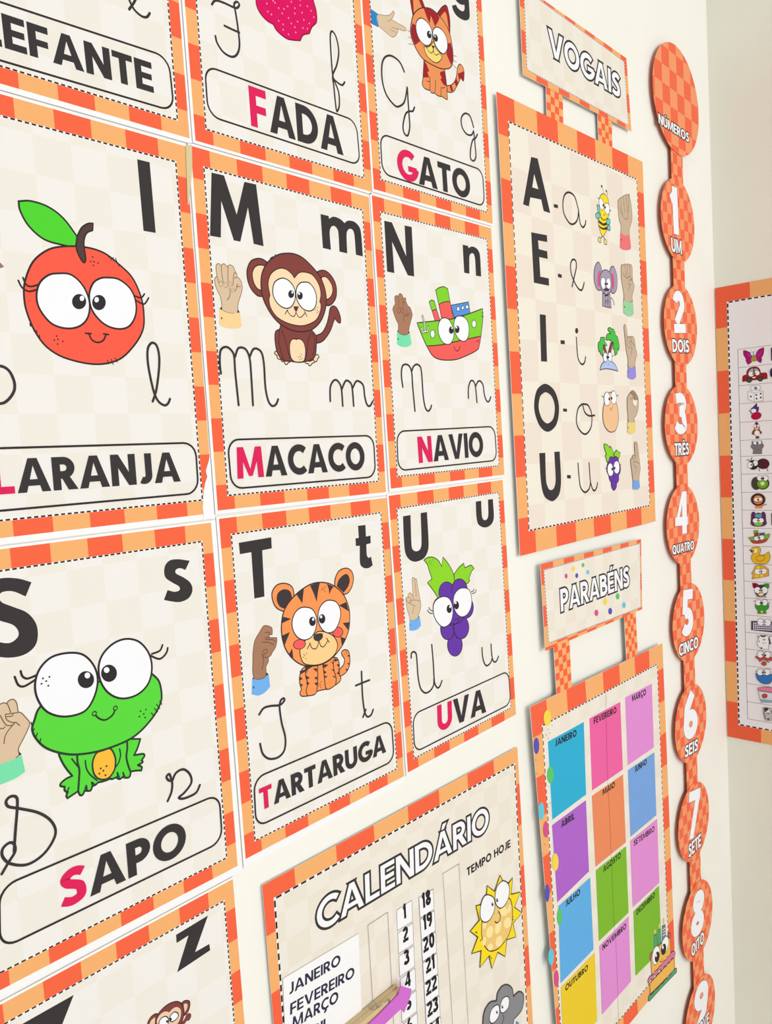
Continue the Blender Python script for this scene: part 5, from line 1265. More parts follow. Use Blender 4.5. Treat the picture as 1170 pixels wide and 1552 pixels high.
        ('o', 'eye_white', 8, '593,1037 654,1014 680,939 651,874 585,851 524,881 498,949 527,1013', 'line_ink'),
        ('e', 'pupil', (526, 938, 24, -1, -2, -22)),
    ]),
    ('hand_sign', None, None, [
        ('o', 'skin_grey', 9, '1197,1268 1233,1289 1291,1264 1317,1157 1340,1018 1364,886 1320,773 1306,705! 1185,705 1101,726! 1078,864 1053,971 1059,1039 1111,1059! 1131,1096 1182,1086 1205,1055!', 'skin_line'),
        ('s', 'skin_line', 9, '1257,1273 1256,1159 1274,1059'),
        ('s', 'skin_line', 9, '1111,1059 1158,1011'),
        ('s', 'skin_line', 9, '1182,1086 1220,1031'),
        ('s', 'skin_line', 9, '1122,983 1225,993 1326,957'),
        ('s', 'skin_line', 9, '1136,952 1235,901'),
        ('s', 'skin_line', 9, '1217,894 1176,805'),
        ('f', 'cuff_blue2', '1101,734! 1203,715 1315,712! 1332,603! 1243,575 1090,590!'),
    ]),
],
    (-1442, 6860, 1410, 6887, 1494, 5872, -1439, 5802), (-1338, 6834, 1329, 6814, 1397, 5934, -1345, 5886), [0.0, 0.1027, 0.1952, 0.2877, 0.3801, 0.4726, 0.5651, 0.6575, 0.75, 0.8425, 0.9349, 1.0], [0.0, 0.2523, 0.5047, 0.757, 1.0], [
    ('title_lettering', [
        ('t', 'eye_white', 'VOGAIS', (-8055, 62361, 4065, 34, -27, 3197), {'edge': 2.7}),
    ]),
],
    [(-895, 5831, -485, 5826, -499, 5461, -909, 5448), (461, 5853, 889, 5855, 875, 5489, 469, 5484)], (4, 4), ((-170, 470), (170, 470), (-170, 60), (170, 60), (-110, 620), (110, 620)), 0.006)

chart = hung_board('birthday_chart', 'birthday chart of coloured month squares hung under a PARABÉNS title plaque', (0.545, -0.009, -0.825),
    (-2190, 5472, 1689, 5407, 1755, -51, -1850, 40), (-1936, 5160, 1465, 5119, 1524, 197, -1813, 281),
    [0.0, 0.0962, 0.2253, 0.3544, 0.4835, 0.6127, 0.7418, 0.8709, 1.0], [0.0, 0.0734, 0.1697, 0.2661, 0.3624, 0.4587, 0.555, 0.6514, 0.7477, 0.844, 0.9404, 1.0], 'pale_checker', [
    ('month_panel', None, None, [
        ('f', 'm_teal', '-1826,4920! -899,4899! -919,3893! -1805,3887!'),
    ]),
    ('month_name', 0, None, [
        ('t', 'dash_ink', 'JANEIRO', (-16635, 48003, 1092, -58, 47, 891), {'T': 0.23}),
    ]),
    ('month_panel', None, None, [
        ('f', 'm_pink', '-747,4901! 178,4876! 177,3862! -755,3887!'),
    ]),
    ('month_name', 2, None, [
        ('t', 'dash_ink', 'FEVEREIRO', (-6296, 47833, 1054, -46, 39, 893), {'T': 0.23}),
    ]),
    ('month_panel', None, None, [
        ('f', 'm_violet', '333,4898! 1250,4866! 1241,3850! 332,3871!'),
    ]),
    ('month_name', 4, None, [
        ('t', 'dash_ink', 'MARÇO', (5506, 47719, 1016, -49, 46, 953), {'T': 0.23}),
    ]),
    ('month_panel', None, None, [
        ('f', 'm_purple', '-1821,3821! -933,3818! -931,2811! -1779,2773!'),
    ]),
    ('month_name', 6, None, [
        ('t', 'dash_ink', 'ABRIL', (-16009, 36959, 1029, -40, 34, 869), {'T': 0.23}),
    ]),
    ('month_panel', None, None, [
        ('f', 'm_orange', '-769,3815! 175,3791! 178,2757! -750,2794!'),
    ]),
    ('month_name', 8, None, [
        ('t', 'dash_ink', 'MAIO', (-4621, 37098, 1098, -38, 30, 869), {'T': 0.23}),
    ]),
    ('month_panel', None, None, [
        ('f', 'm_blue', '331,3799! 1250,3769! 1242,2755! 331,2777!'),
    ]),
    ('month_name', 10, None, [
        ('t', 'dash_ink', 'JUNHO', (5477, 36855, 1026, -26, 23, 908), {'T': 0.23}),
    ]),
    ('month_panel', None, None, [
        ('f', 'm_sky', '-1758,2712! -909,2713! -900,1673! -1789,1681!'),
    ]),
    ('month_name', 12, None, [
        ('t', 'dash_ink', 'JULHO', (-15836, 26121, 1006, -10, 9, 831), {'T': 0.23}),
    ]),
    ('month_panel', None, None, [
        ('f', 'm_green', '-745,2740! 178,2697! 177,1676! -741,1709!'),
    ]),
    ('month_name', 14, None, [
        ('t', 'dash_ink', 'AGOSTO', (-5405, 26137, 1010, -24, 21, 872), {'T': 0.23}),
    ]),
    ('month_panel', None, None, [
        ('f', 'm_violet', '319,2720! 1264,2685! 1258,1641! 319,1688!'),
    ]),
    ('month_name', 16, None, [
        ('t', 'dash_ink', 'SETEMBRO', (4208, 25920, 1143, -92, 71, 888), {}),
    ]),
    ('month_panel', None, None, [
        ('f', 'm_yellow', '-1787,1618! -873,1609! -886,620! -1794,698!'),
    ]),
    ('month_name', 18, None, [
        ('t', 'dash_ink', 'OUTUBRO', (-16848, 15077, 1024, -56, 44, 817), {'T': 0.23}),
    ]),
    ('month_panel', None, None, [
        ('f', 'm_violet', '-735,1633! 172,1618! 168,607! -740,626!'),
    ]),
    ('month_name', 20, None, [
        ('t', 'dash_ink', 'NOVEMBRO', (-6527, 15235, 1022, -53, 43, 837), {'T': 0.23}),
    ]),
    ('month_panel', None, None, [
        ('f', 'm_green', '337,1614! 1239,1599! 1253,530! 325,608!'),
    ]),
    ('month_name', 22, None, [
        ('t', 'dash_ink', 'DEZEMBRO', (4283, 15087, 996, -27, 23, 856), {'T': 0.23}),
    ]),
    ('balloon_print', None, None, [
        ('e', 'm_yellow2', (-1816, 5226, 89, -26, -9, -100)),
    ]),
    ('balloon_print', None, None, [
        ('e', 'm_indigo', (-2096, 4954, 61, -20, -9, -101)),
    ]),
    ('balloon_print', None, None, [
        ('e', 'm_mint', (-1804, 4478, 77, -27, -9, -107)),
    ]),
    ('balloon_print', None, None, [
        ('e', 'm_cyan', (-2058, 4102, 68, -26, -10, -111)),
    ]),
    ('balloon_print', None, None, [
        ('e', 'm_magenta', (-1968, 3827, 63, -26, -9, -103)),
    ]),
    ('balloon_print', None, None, [
        ('e', 'm_yellow2', (-1786, 3318, 78, -34, -10, -114)),
    ]),
    ('balloon_print', None, None, [
        ('e', 'm_indigo', (-2010, 3006, 56, -26, -10, -111)),
    ]),
    ('balloon_print', None, None, [
        ('e', 'm_mint', (-1742, 2561, 61, -30, -9, -110)),
    ]),
    ('balloon_print', None, None, [
        ('e', 'm_cyan', (-1988, 2150, 66, -35, -9, -108)),
    ]),
    ('balloon_print', None, None, [
        ('e', 'm_magenta', (-1885, 1799, 54, -30, -9, -110)),
    ]),
    ('confetti_dots', None, None, [
        ('d', 'stem_brown', 7, '-1866,5021 -1797,5070 -1768,5017 -1822,4963 -1712,5098 -2126,4608 -2127,4782 -1859,4346 -1838,4124 -1898,4084 -2042,3538 -2016,3651'),
        ('d', 'dot_pink', 7, '-1996,5392 -2117,5263 -2041,5232 -2011,4463 -2078,4434 -1985,4400 -1976,4309 -2028,3326 -1667,3238 -1689,3193 -1713,3103 -1903,5357'),
    ]),
    ('centre_seam', None, None, [
        ('s', 'skin_dark_line', 4, '-255,5119 -302,3969 -288,3245 -288,2345'),
        ('s', 'skin_dark_line', 4, '-288,2574 -288,1782 -256,1382 -264,206'),
    ]),
    ('cake_picture', None, None, [
        ('o', 'candle_green', 9, '985,905! 1089,873! 1102,655! 987,694!', 'line_ink'),
        ('o', 'candle_green', 9, '1133,913! 1233,883! 1251,651! 1120,677!', 'line_ink'),
        ('o', 'candle_grey', 9, '1307,899! 1415,866! 1423,658! 1288,663!', 'line_ink'),
        ('f', 'bee_wax', '1027,988 1059,940 1037,909 1000,939'),
        ('f', 'bee_wax', '1195,1008 1222,953 1195,913 1167,949'),
        ('f', 'bee_wax', '1358,1012 1402,948 1381,899 1340,936'),
        ('s', 'eye_white', 10, '1309,834 1411,809'),
        ('s', 'eye_white', 10, '1306,788 1412,761'),
        ('s', 'eye_white', 10, '1302,742 1417,709'),
        ('o', 'cake_red', 10, '1498,663 1560,658 1607,607 1589,551 1516,578', 'line_ink'),
        ('o', 'cake_red', 10, '827,675 874,681 930,661 934,565 831,589', 'line_ink'),
        ('o', 'cake_orange', 11, '790,226! 1635,167! 1698,155! 1686,-48! 787,50!', 'line_ink'),
        ('o', 'cake_orange', 11, '853,567! 941,655 1178,646 1518,598! 1576,546! 1572,277! 867,318!', 'line_ink'),
        ('o', 'cake_pink', 11, '723,310 799,335 913,304 973,328 1077,292 1127,313 1222,293 1273,319 1381,292 1444,302 1542,282 1607,296 1719,259 1759,188 1697,149! 1611,190 1545,155! 1485,193 1396,166! 1350,212 1225,184! 1146,259 1034,205! 980,266 870,212! 829,277 746,246!', 'line_ink'),
        ('o', 'candle_green', 11, '714,-2 753,49 866,15 960,24 1053,-7 1150,2 1244,-30 1343,-21 1465,-57 1567,-43 1695,-42 1783,-73 1790,-144! 1216,-79! 745,-43!', 'line_ink'),
        ('s', 'line_ink', 11, '1157,387 1226,344 1272,378'),
    ]),
    ('eye', 36, None, [
        ('o', 'eye_white', 10, '1062,691 1152,628 1174,542 1138,455 1040,413 959,438 908,537 917,637 979,688', 'line_ink'),
        ('e', 'pupil', (1076, 505, 81, -49, -34, -72)),
        ('e', 'eye_white', (1039, 551, 27, -15, -2, -28)),
    ]),
    ('eye', 36, None, [
        ('o', 'eye_white', 10, '1424,668 1505,594 1516,513 1468,441 1378,412 1282,430 1228,514 1246,590 1300,657', 'line_ink'),
        ('e', 'pupil', (1325, 503, 88, -52, -35, -73)),
        ('e', 'eye_white', (1296, 547, 28, -15, -2, -29)),
    ]),
],
    (-1805, 7183, 1054, 7153, 1009, 6085, -1783, 6080), (-1733, 7102, 1010, 7090, 956, 6124, -1695, 6160), [0.0, 0.1042, 0.1979, 0.2917, 0.3854, 0.4792, 0.5729, 0.6667, 0.7604, 0.8542, 0.9479, 1.0], [0.0, 0.2411, 0.4821, 0.7232, 0.9643, 1.0], [
    ('title_lettering', [
        ('t', 'eye_white', 'PARABÉNS', (-13627, 64974, 3099, 18, -17, 2947), {'edge': 2.4}),
    ]),
    ('balloon_print', [
        ('e', 'm_magenta', (-1198, 6942, 38, -6, -3, -32)),
    ]),
    ('balloon_print', [
        ('e', 'm_yellow2', (-1008, 7008, 45, -7, -3, -33)),
    ]),
    ('balloon_print', [
        ('e', 'm_mint', (-744, 7019, 40, -6, -3, -30)),
    ]),
    ('balloon_print', [
        ('e', 'm_cyan', (-620, 6904, 41, -6, -3, -30)),
    ]),
    ('balloon_print', [
        ('e', 'm_indigo', (-922, 6904, 39, -6, -3, -33)),
    ]),
    ('balloon_print', [
        ('e', 'm_magenta', (-427, 6305, 56, -11, -4, -45)),
    ]),
    ('balloon_print', [
        ('e', 'm_yellow2', (-163, 6414, 66, -12, -4, -49)),
    ]),
    ('balloon_print', [
        ('e', 'm_mint', (221, 6422, 61, -11, -4, -46)),
    ]),
    ('balloon_print', [
        ('e', 'm_indigo', (-23, 6251, 60, -11, -4, -48)),
    ]),
    ('balloon_print', [
        ('e', 'm_cyan', (409, 6258, 59, -11, -4, -45)),
    ]),
],
    [(-1562, 6089, -1166, 6112, -1157, 5452, -1543, 5446), (430, 6085, 801, 6100, 827, 5431, 452, 5425)], (4, 7), ((-170, 480), (150, 470), (-150, 60), (140, 60), (-130, 680), (80, 680)), 0.009)
cut = plate('cake_cutout', [(70.6, 31.5), (91.3, 30.4), (171.9, 26.4), (179.5, -7.5), (179.4, -15.4), (121.5, -8.4), (74.5, -4.9), (70.7, -0.3), (77.8, 7.6)], mat('paper_white'), chart, .0008, -4)

# ================================================================ calendar and the clothespin pointer
sheet_poster('calendar_poster', 'calendar poster headed CALENDÁRIO with numbered squares, a smiling sun and a grey cloud', 'calendar', None, (0.112, -0.003, -0.87), False,
    (-2006, 5541, 1908, 5481, 1977, 0, -1957, 40), (-2006, 5541, 1908, 5481, 1977, 0, -1957, 40), (-1886, 5366, 1832, 5296, 1831, 280, -1898, 310),
    [0.0, 0.0914, 0.2213, 0.3513, 0.4812, 0.6112, 0.7411, 0.8711, 1.0], [0.0, 0.0832, 0.1779, 0.2727, 0.3675, 0.4622, 0.557, 0.6517, 0.7465, 0.8412, 0.936, 1.0], 'pale_checker', [
    ('title_lettering', None, None, [
        ('t', 'eye_white', 'CALENDÁRIO', (-14359, 48268, 3391, -144, 120, 2825), {'T': 0.18, 'edge': 2.5}),
    ]),
    ('weather_heading', None, None, [
        ('t', 'dash_ink', 'TEMPO HOJE', (7876, 43516, 1133, -33, 28, 956), {'T': 0.22}),
    ]),
    ('day_cell', None, None, [
        ('o', 'eye_white', 5, '-380,4527! -146,4520! -154,4298! -388,4314!', 'dash_ink'),
    ]),
    ('day_number', 2, None, [
        ('t', 'dash_ink', '1', (-2923, 43842, 1339, -91, 0, 1579), {'T': 0.24}),
    ]),
    ('day_cell', None, None, [
        ('o', 'eye_white', 5, '-385,4285! -151,4278! -159,4056! -393,4072!', 'dash_ink'),
    ]),
    ('day_number', 4, None, [
        ('t', 'dash_ink', '2', (-3145, 41432, 1339, -91, 0, 1579), {'T': 0.24}),
    ]),
    ('day_cell', None, None, [
        ('o', 'eye_white', 5, '-389,4043! -156,4036! -164,3814! -397,3829!', 'dash_ink'),
    ]),
    ('day_number', 6, None, [
        ('t', 'dash_ink', '3', (-3180, 39010, 1339, -91, 0, 1579), {'T': 0.24}),
    ]),
    ('day_cell', None, None, [
        ('o', 'eye_white', 5, '-394,3800! -161,3794! -169,3571! -402,3587!', 'dash_ink'),
    ]),
    ('day_number', 8, None, [
        ('t', 'dash_ink', '4', (-3281, 36592, 1339, -91, 0, 1579), {'T': 0.24}),
    ]),
    ('day_cell', None, None, [
        ('o', 'eye_white', 5, '-399,3558! -165,3552! -174,3329! -407,3345!', 'dash_ink'),
    ]),
    ('day_number', 10, None, [
        ('t', 'dash_ink', '5', (-3276, 34167, 1339, -91, 0, 1579), {'T': 0.24}),
    ]),
    ('day_cell', None, None, [
        ('o', 'eye_white', 5, '-404,3316! -170,3310! -178,3087! -412,3103!', 'dash_ink'),
    ]),
    ('day_number', 12, None, [
        ('t', 'dash_ink', '6', (-3351, 31747, 1339, -91, 0, 1579), {'T': 0.24}),
    ]),
    ('day_cell', None, None, [
        ('o', 'eye_white', 5, '-409,3074! -175,3067! -183,2845! -417,2861!', 'dash_ink'),
    ]),
    ('day_number', 14, None, [
        ('t', 'dash_ink', '7', (-3372, 29324, 1339, -91, 0, 1579), {'T': 0.24}),
    ]),
    ('day_cell', None, None, [
        ('o', 'eye_white', 5, '-413,2832! -180,2825! -188,2603! -421,2619!', 'dash_ink'),
    ]),
    ('day_number', 16, None, [
        ('t', 'dash_ink', '8', (-3433, 26903, 1339, -91, 0, 1579), {'T': 0.24}),
    ]),
    ('day_cell', None, None, [
        ('o', 'eye_white', 5, '-418,2590! -185,2583! -193,2361! -426,2376!', 'dash_ink'),
    ]),
    ('day_number', 18, None, [
        ('t', 'dash_ink', '9', (-3495, 24482, 1339, -91, 0, 1579), {'T': 0.24}),
    ]),
    ('day_cell', None, None, [
        ('o', 'eye_white', 5, '-38,4500! 195,4482! 191,4261! -39,4277!', 'dash_ink'),
    ]),
    ('day_number', 20, None, [
        ('t', 'dash_ink', '18', (28, 43545, 1402, -96, 0, 1653), {'T': 0.24}),
    ]),
    ('day_cell', None, None, [
        ('o', 'eye_white', 5, '-38,4261! 195,4243! 190,4022! -39,4038!', 'dash_ink'),
    ]),
    ('day_number', 22, None, [
        ('t', 'dash_ink', '19', (8, 41156, 1402, -96, 0, 1653), {'T': 0.24}),
    ]),
    ('day_cell', None, None, [
        ('o', 'eye_white', 5, '-39,4022! 194,4004! 189,3783! -40,3799!', 'dash_ink'),
    ]),
    ('day_number', 24, None, [
        ('t', 'dash_ink', '20', (-181, 38778, 1402, -96, 0, 1653), {'T': 0.24}),
    ]),
    ('day_cell', None, None, [
        ('o', 'eye_white', 5, '-40,3783! 194,3765! 189,3544! -40,3560!', 'dash_ink'),
    ]),
    ('day_number', 26, None, [
        ('t', 'dash_ink', '21', (9, 36375, 1402, -96, 0, 1653), {'T': 0.24}),
    ]),
    ('day_cell', None, None, [
        ('o', 'eye_white', 5, '-40,3544! 193,3526! 188,3305! -41,3321!', 'dash_ink'),
    ]),
    ('day_number', 28, None, [
        ('t', 'dash_ink', '22', (-179, 33997, 1402, -96, 0, 1653), {'T': 0.24}),
    ]),
    ('day_cell', None, None, [
        ('o', 'eye_white', 5, '-41,3305! 192,3287! 188,3066! -42,3082!', 'dash_ink'),
    ]),
    ('day_number', 30, None, [
        ('t', 'dash_ink', '23', (-172, 31606, 1402, -96, 0, 1653), {'T': 0.24}),
    ]),
    ('day_cell', None, None, [
        ('o', 'eye_white', 5, '-41,3066! 192,3048! 187,2827! -42,2843!', 'dash_ink'),
    ]),
    ('day_number', 32, None, [
        ('t', 'dash_ink', '24', (-234, 29220, 1402, -96, 0, 1653), {'T': 0.24}),
    ]),
    ('day_cell', None, None, [
        ('o', 'eye_white', 5, '-42,2827! 191,2809! 186,2588! -43,2604!', 'dash_ink'),
    ]),
    ('day_number', 34, None, [
        ('t', 'dash_ink', '25', (-184, 26826, 1402, -96, 0, 1653), {'T': 0.24}),
    ]),
    ('day_cell', None, None, [
        ('o', 'eye_white', 5, '-43,2588! 190,2570! 186,2349! -44,2365!', 'dash_ink'),
    ]),
    ('day_number', 36, None, [
        ('t', 'dash_ink', '26', (-219, 24438, 1402, -96, 0, 1653), {'T': 0.24}),
    ]),
    ('slider_slot', None, None, [
        ('c', 'skin_dark_line', 4, '367,4576! 652,4562! 661,2408! 393,2439!'),
    ]),
    ('slider_slot', None, None, [
        ('c', 'skin_dark_line', 4, '-802,4581! -517,4576! -525,3658! -540,3073! -813,3079! -802,3704!'),
    ]),
    ('month_list', None, None, [
        ('f', 'paper_white', '-1866,4633! -932,4567! -961,3773! -1003,2538! -1945,2753!'),
    ]),
    ('month_name', 40, None, [
        ('t', 'navy_ink', 'JANEIRO', (-18188, 44536, 1237, -110, 89, 999), {}),
    ]),
    ('month_name', 40, None, [
        ('t', 'navy_ink', 'FEVEREIRO', (-18185, 42695, 1239, -134, 109, 1004), {}),
    ]),
    ('month_name', 40, None, [
        ('t', 'navy_ink', 'MARÇO', (-18053, 41312, 1177, -141, 124, 1034), {}),
    ]),
    ('month_name', 40, None, [
        ('t', 'navy_ink', 'ABRIL', (-18004, 39485, 1237, -175, 145, 1026), {}),
    ]),
    ('sun_picture', None, None, [
        ('o', 'sun_yellow', 13, '1406,4088! 1461,3986! 1575,3915! 1659,3941! 1610,3757! 1807,3693! 1667,3567! 1818,3424! 1618,3387! 1664,3194! 1474,3256! 1421,3074! 1280,3204! 1153,3072! 1109,3251! 926,3207! 966,3389! 789,3447! 918,3575! 783,3714! 964,3755! 915,3950! 998,3922! 1124,3973! 1144,4082! 1282,3947!', 'line_ink'),
        ('o', 'sun_orange', 13, '1599,3684 1620,3544 1597,3400 1521,3296 1408,3251 1279,3243 1137,3293 1043,3392 993,3518 996,3665 1037,3792 1165,3854 1351,3828 1518,3762', 'line_ink'),
        ('e', 'sun_spot', (1147, 3520, 61, -40, -31, -58)),
        ('e', 'sun_spot', (1312, 3492, 55, -35, -34, -63)),
        ('e', 'sun_spot', (1507, 3452, 71, -45, -30, -54)),
        ('e', 'sun_spot', (1318, 3318, 63, -41, -29, -53)),
        ('e', 'sun_spot', (1029, 3468, 34, -22, -23, -43)),
        ('e', 'sun_spot', (1141, 3340, 48, -32, -18, -34)),
        ('e', 'sun_spot', (1441, 3625, 76, -47, -24, -45)),
        ('e', 'sun_spot', (1049, 3650, 34, -22, -18, -34)),
        ('e', 'sun_spot', (1559, 3600, 29, -18, -24, -45)),
        ('s', 'line_ink', 14, '1334,3678 1367,3617 1350,3562 1296,3557 1257,3592'),
        ('d', 'line_ink', 10, '885,3653 900,3639 1620,3467 1626,3431 1132,3232 1149,3198 963,3515'),
    ]),
    ('eye', 45, None, [
        ('o', 'eye_white', 13, '1155,3968 1251,3888 1274,3789 1236,3707 1149,3663 1049,3688 985,3769 989,3878 1032,3956 1085,3986', 'line_ink'),
        ('e', 'pupil', (1226, 3819, 20, -10, -2, -23)),
        ('e', 'eye_white', (1233, 3824, 6, -3, -1, -6)),
    ]),
    ('eye', 45, None, [
        ('o', 'eye_white', 13, '1473,3991 1563,3907 1577,3811 1537,3727 1446,3687 1362,3706 1295,3786 1283,3886 1321,3969 1388,4001', 'line_ink'),
        ('e', 'pupil', (1321, 3823, 20, -10, -2, -23)),
        ('e', 'eye_white', (1328, 3829, 6, -3, -1, -6)),
    ]),
    ('cloud_picture', None, None, [
        ('o', 'cloud_grey', 14, '1206,2646 1234,2719 1322,2752 1427,2719 1529,2616 1552,2498! 1675,2490 1760,2404 1755,2300 1698,2227 1539,2216! 1512,2164 1459,2067 932,2355 929,2557 969,2659 1064,2697 1146,2675', 'line_ink'),
        ('s', 'line_ink', 12, '1323,2397 1329,2342 1272,2299'),
        ('f', 'ship_blue', '1589,2152 1631,2114 1637,2050 1593,2064'),
    ]),
    ('eye', 48, None, [
        ('o', 'eye_white', 12, '1222,2586 1254,2515 1231,2440 1144,2415 1068,2454 1054,2532 1108,2602', 'line_ink'),
        ('e', 'pupil', (1202, 2505, 18, -11, -2, -19)),
        ('e', 'eye_white', (1207, 2510, 6, -4, -1, -6)),
    ]),
    ('eye', 48, None, [
        ('o', 'eye_white', 12, '1415,2579 1460,2512 1436,2434 1357,2416 1285,2450 1269,2519 1319,2593', 'line_ink'),
        ('e', 'pupil', (1313, 2504, 18, -11, -2, -20)),
        ('e', 'eye_white', (1318, 2509, 6, -4, -1, -6)),
    ]),
],
    9.5, 1.9, ((-150, 500), (150, 500), (-150, 60), (150, 60)), 0.003)

peg = thing('clothespin', 'wooden clothespin with a purple arrow pointing at the numbered squares', 'clothespin', None, (-0.0120, -0.0033, -0.4943))
L = 0.0760
def jaw(y0, y1, lift, name):
    # one tapered wooden half, thin at the jaw tip and notched for the spring
    prof = [(0, y0 + lift, y1 + lift), (.2, y0 + lift * .6, y1 + lift * .6), (.5, y0, y1), (.58, y0, y1), (.85, y0, y1), (1.0, y0 + (y1 - y0) * .35, y1 - (y1 - y0) * .1)]
    v = []; f = []
    for (s, a, b) in prof:
        x = L * s
        for (y, z) in ((a, -.005), (b, -.005), (b, .005), (a, .005)): v.append((x, y, z))
    n = len(prof)
    for i in range(n - 1):
        for k in range(4): f.append((4 * i + k, 4 * i + (k + 1) % 4, 4 * i + 4 + (k + 1) % 4, 4 * i + 4 + k))
    f += [(0, 1, 2, 3), (4 * n - 1, 4 * n - 2, 4 * n - 3, 4 * n - 4)]
    me = bpy.data.meshes.new(name); me.from_pydata(v, [], f); me.materials.append(mat('peg_wood'))
    bm = bmesh.new(); bm.from_mesh(me); bmesh.ops.recalc_face_normals(bm, faces=bm.faces); bm.to_mesh(me); bm.free()
    o = bpy.data.objects.new(name, me); COL.objects.link(o); o.parent = peg
jaw(-.0058, -.0008, .0, 'wooden_jaw'); jaw(-.0116, -.0062, -.0, 'wooden_jaw')
def wire(name, pts, r, m, parent):
    cu = bpy.data.curves.new(name, 'CURVE'); cu.dimensions = '3D'; cu.bevel_depth = r; cu.bevel_resolution = 3
    sp = cu.splines.new('POLY'); sp.points.add(len(pts) - 1)
    for i, p in enumerate(pts): sp.points[i].co = (*p, 1)
    tmp = bpy.data.objects.new(name + '_curve', cu); COL.objects.link(tmp)
    dg = bpy.context.evaluated_depsgraph_get(); me = bpy.data.meshes.new_from_object(tmp.evaluated_get(dg))
    bpy.data.objects.remove(tmp); bpy.data.curves.remove(cu)
    me.name = name; me.materials.clear(); me.materials.append(m)
    o = bpy.data.objects.new(name, me); COL.objects.link(o); o.parent = parent
steel, sb = principled('spring_steel'); sb.inputs['Metallic'].default_value = 1.0; sb.inputs['Roughness'].default_value = .3; sb.inputs['Base Color'].default_value = rgb(PAL['steel'])
coil = [(L * .5 + .0032 * math.cos(a), -.0062 + .0032 * math.sin(a), -.0068 + .0136 * i / 90) for i, a in enumerate([2 * math.pi * 5 * i / 90 for i in range(91)])]
wire('spring', [(L * .72, -.0122, -.0062), (L * .52, -.0122, -.0068)] + coil + [(L * .52, -.0122, .0068), (L * .72, -.0122, .0062), (L * .72, -.0122, -.0062)], .0006, steel, peg)
arrow = plate('paper_arrow', [(70.8, 11.1), (86.5, -1.2), (83.5, -7.8), (73.3, -18.5), (69.4, -11.9), (45.2, -13.6), (24.1, -14.6), (7.1, -1.8), (36.4, 0.2), (66.6, 4.2)], mat('arrow_purple'), peg, .0012)
arrow['label'] = 'purple paper arrow'
arrow.location = (0, -.0136, 0)


# ================================================================ numbers banner: a string of round cards joined by straps
banner = thing('numbers_banner', 'vertical banner of round orange checked cards counting from one to nine under NÚMEROS', 'banner', None, (0.87, -0.008, -1.0))
CARDS = [
    (-26.4, 1586.1, 92, 86, None, [('t', 'eye_white', 'NÚMEROS', (-10185, 153072, 2030, -11, 8, 1487), {'T': 0.22, 'edge': 1.8})]),
    (-36.4, 1392.8, 67.5, 66.5, [('t', 'eye_white', '1', (-6689, 136826, 8691, 285, -248, 7540), {'T': 0.24, 'edge': 0.8, 'edge_colour': 'number_grey'})], [('t', 'eye_white', 'UM', (-6794, 133906, 2211, 37, -37, 2204), {'T': 0.22, 'edge': 1.8})]),
    (-38.2, 1223.4, 67.5, 66.5, [('t', 'eye_white', '2', (-6674, 120895, 7614, 531, -476, 6832), {'T': 0.24, 'edge': 0.8, 'edge_colour': 'number_grey'})], [('t', 'eye_white', 'DOIS', (-7684, 117777, 2447, 96, -82, 2087), {'T': 0.22, 'edge': 1.8})]),
    (-48.2, 1059.3, 67.5, 66.5, [('t', 'eye_white', '3', (-7448, 104500, 7491, -178, 163, 6860), {'T': 0.24, 'edge': 0.8, 'edge_colour': 'number_grey'})], [('t', 'eye_white', 'TRÊS', (-8166, 101020, 2103, -26, 26, 2038), {'T': 0.22, 'edge': 1.8})]),
    (-54.5, 894.2, 67.5, 66.5, [('t', 'eye_white', '4', (-8980, 88099, 7625, -446, 414, 7073), {'T': 0.24, 'edge': 0.8, 'edge_colour': 'number_grey'})], [('t', 'eye_white', 'QUATRO', (-10393, 85010, 1697, -46, 41, 1509), {'T': 0.22, 'edge': 1.8})]),
    (-44.4, 726.8, 67.5, 66.5, [('t', 'eye_white', '5', (-7868, 70749, 8217, -810, 771, 7821), {'T': 0.24, 'edge': 0.8, 'edge_colour': 'number_grey'})], [('t', 'eye_white', 'CINCO', (-9113, 67853, 2144, -78, 71, 1949), {'T': 0.22, 'edge': 1.8})]),
    (-49.0, 552.9, 67.5, 66.5, [('t', 'eye_white', '6', (-8546, 53188, 9494, -1435, 1209, 8000), {'T': 0.24, 'edge': 0.8, 'edge_colour': 'number_grey'})], [('t', 'eye_white', 'SEIS', (-8085, 50222, 2487, -202, 165, 2022), {'T': 0.22, 'edge': 1.8})]),
    (-49.9, 379.5, 67.5, 66.5, [('t', 'eye_white', '7', (-8154, 35753, 8132, -1484, 1459, 7996), {'T': 0.24, 'edge': 0.8, 'edge_colour': 'number_grey'})], [('t', 'eye_white', 'SETE', (-7854, 32636, 2044, -45, 50, 2287), {'T': 0.22, 'edge': 1.8})]),
    (-47.2, 200.6, 67.5, 66.5, [('t', 'eye_white', '8', (-8249, 18148, 9073, -2062, 1720, 7565), {'T': 0.24, 'edge': 0.8, 'edge_colour': 'number_grey'})], [('t', 'eye_white', 'OITO', (-7995, 14981, 1875, -38, 41, 2057), {'T': 0.22, 'edge': 1.8})]),
    (-48.2, 26.9, 67.5, 66.5, [('t', 'eye_white', '9', (-8904, 1652, 9652, -2894, 2268, 7563), {'T': 0.24, 'edge': 0.8, 'edge_colour': 'number_grey'})], [('t', 'eye_white', 'NOVE', (-7268, -420, 1719, -154, 188, 2100), {'T': 0.22, 'edge': 1.8})]),
]
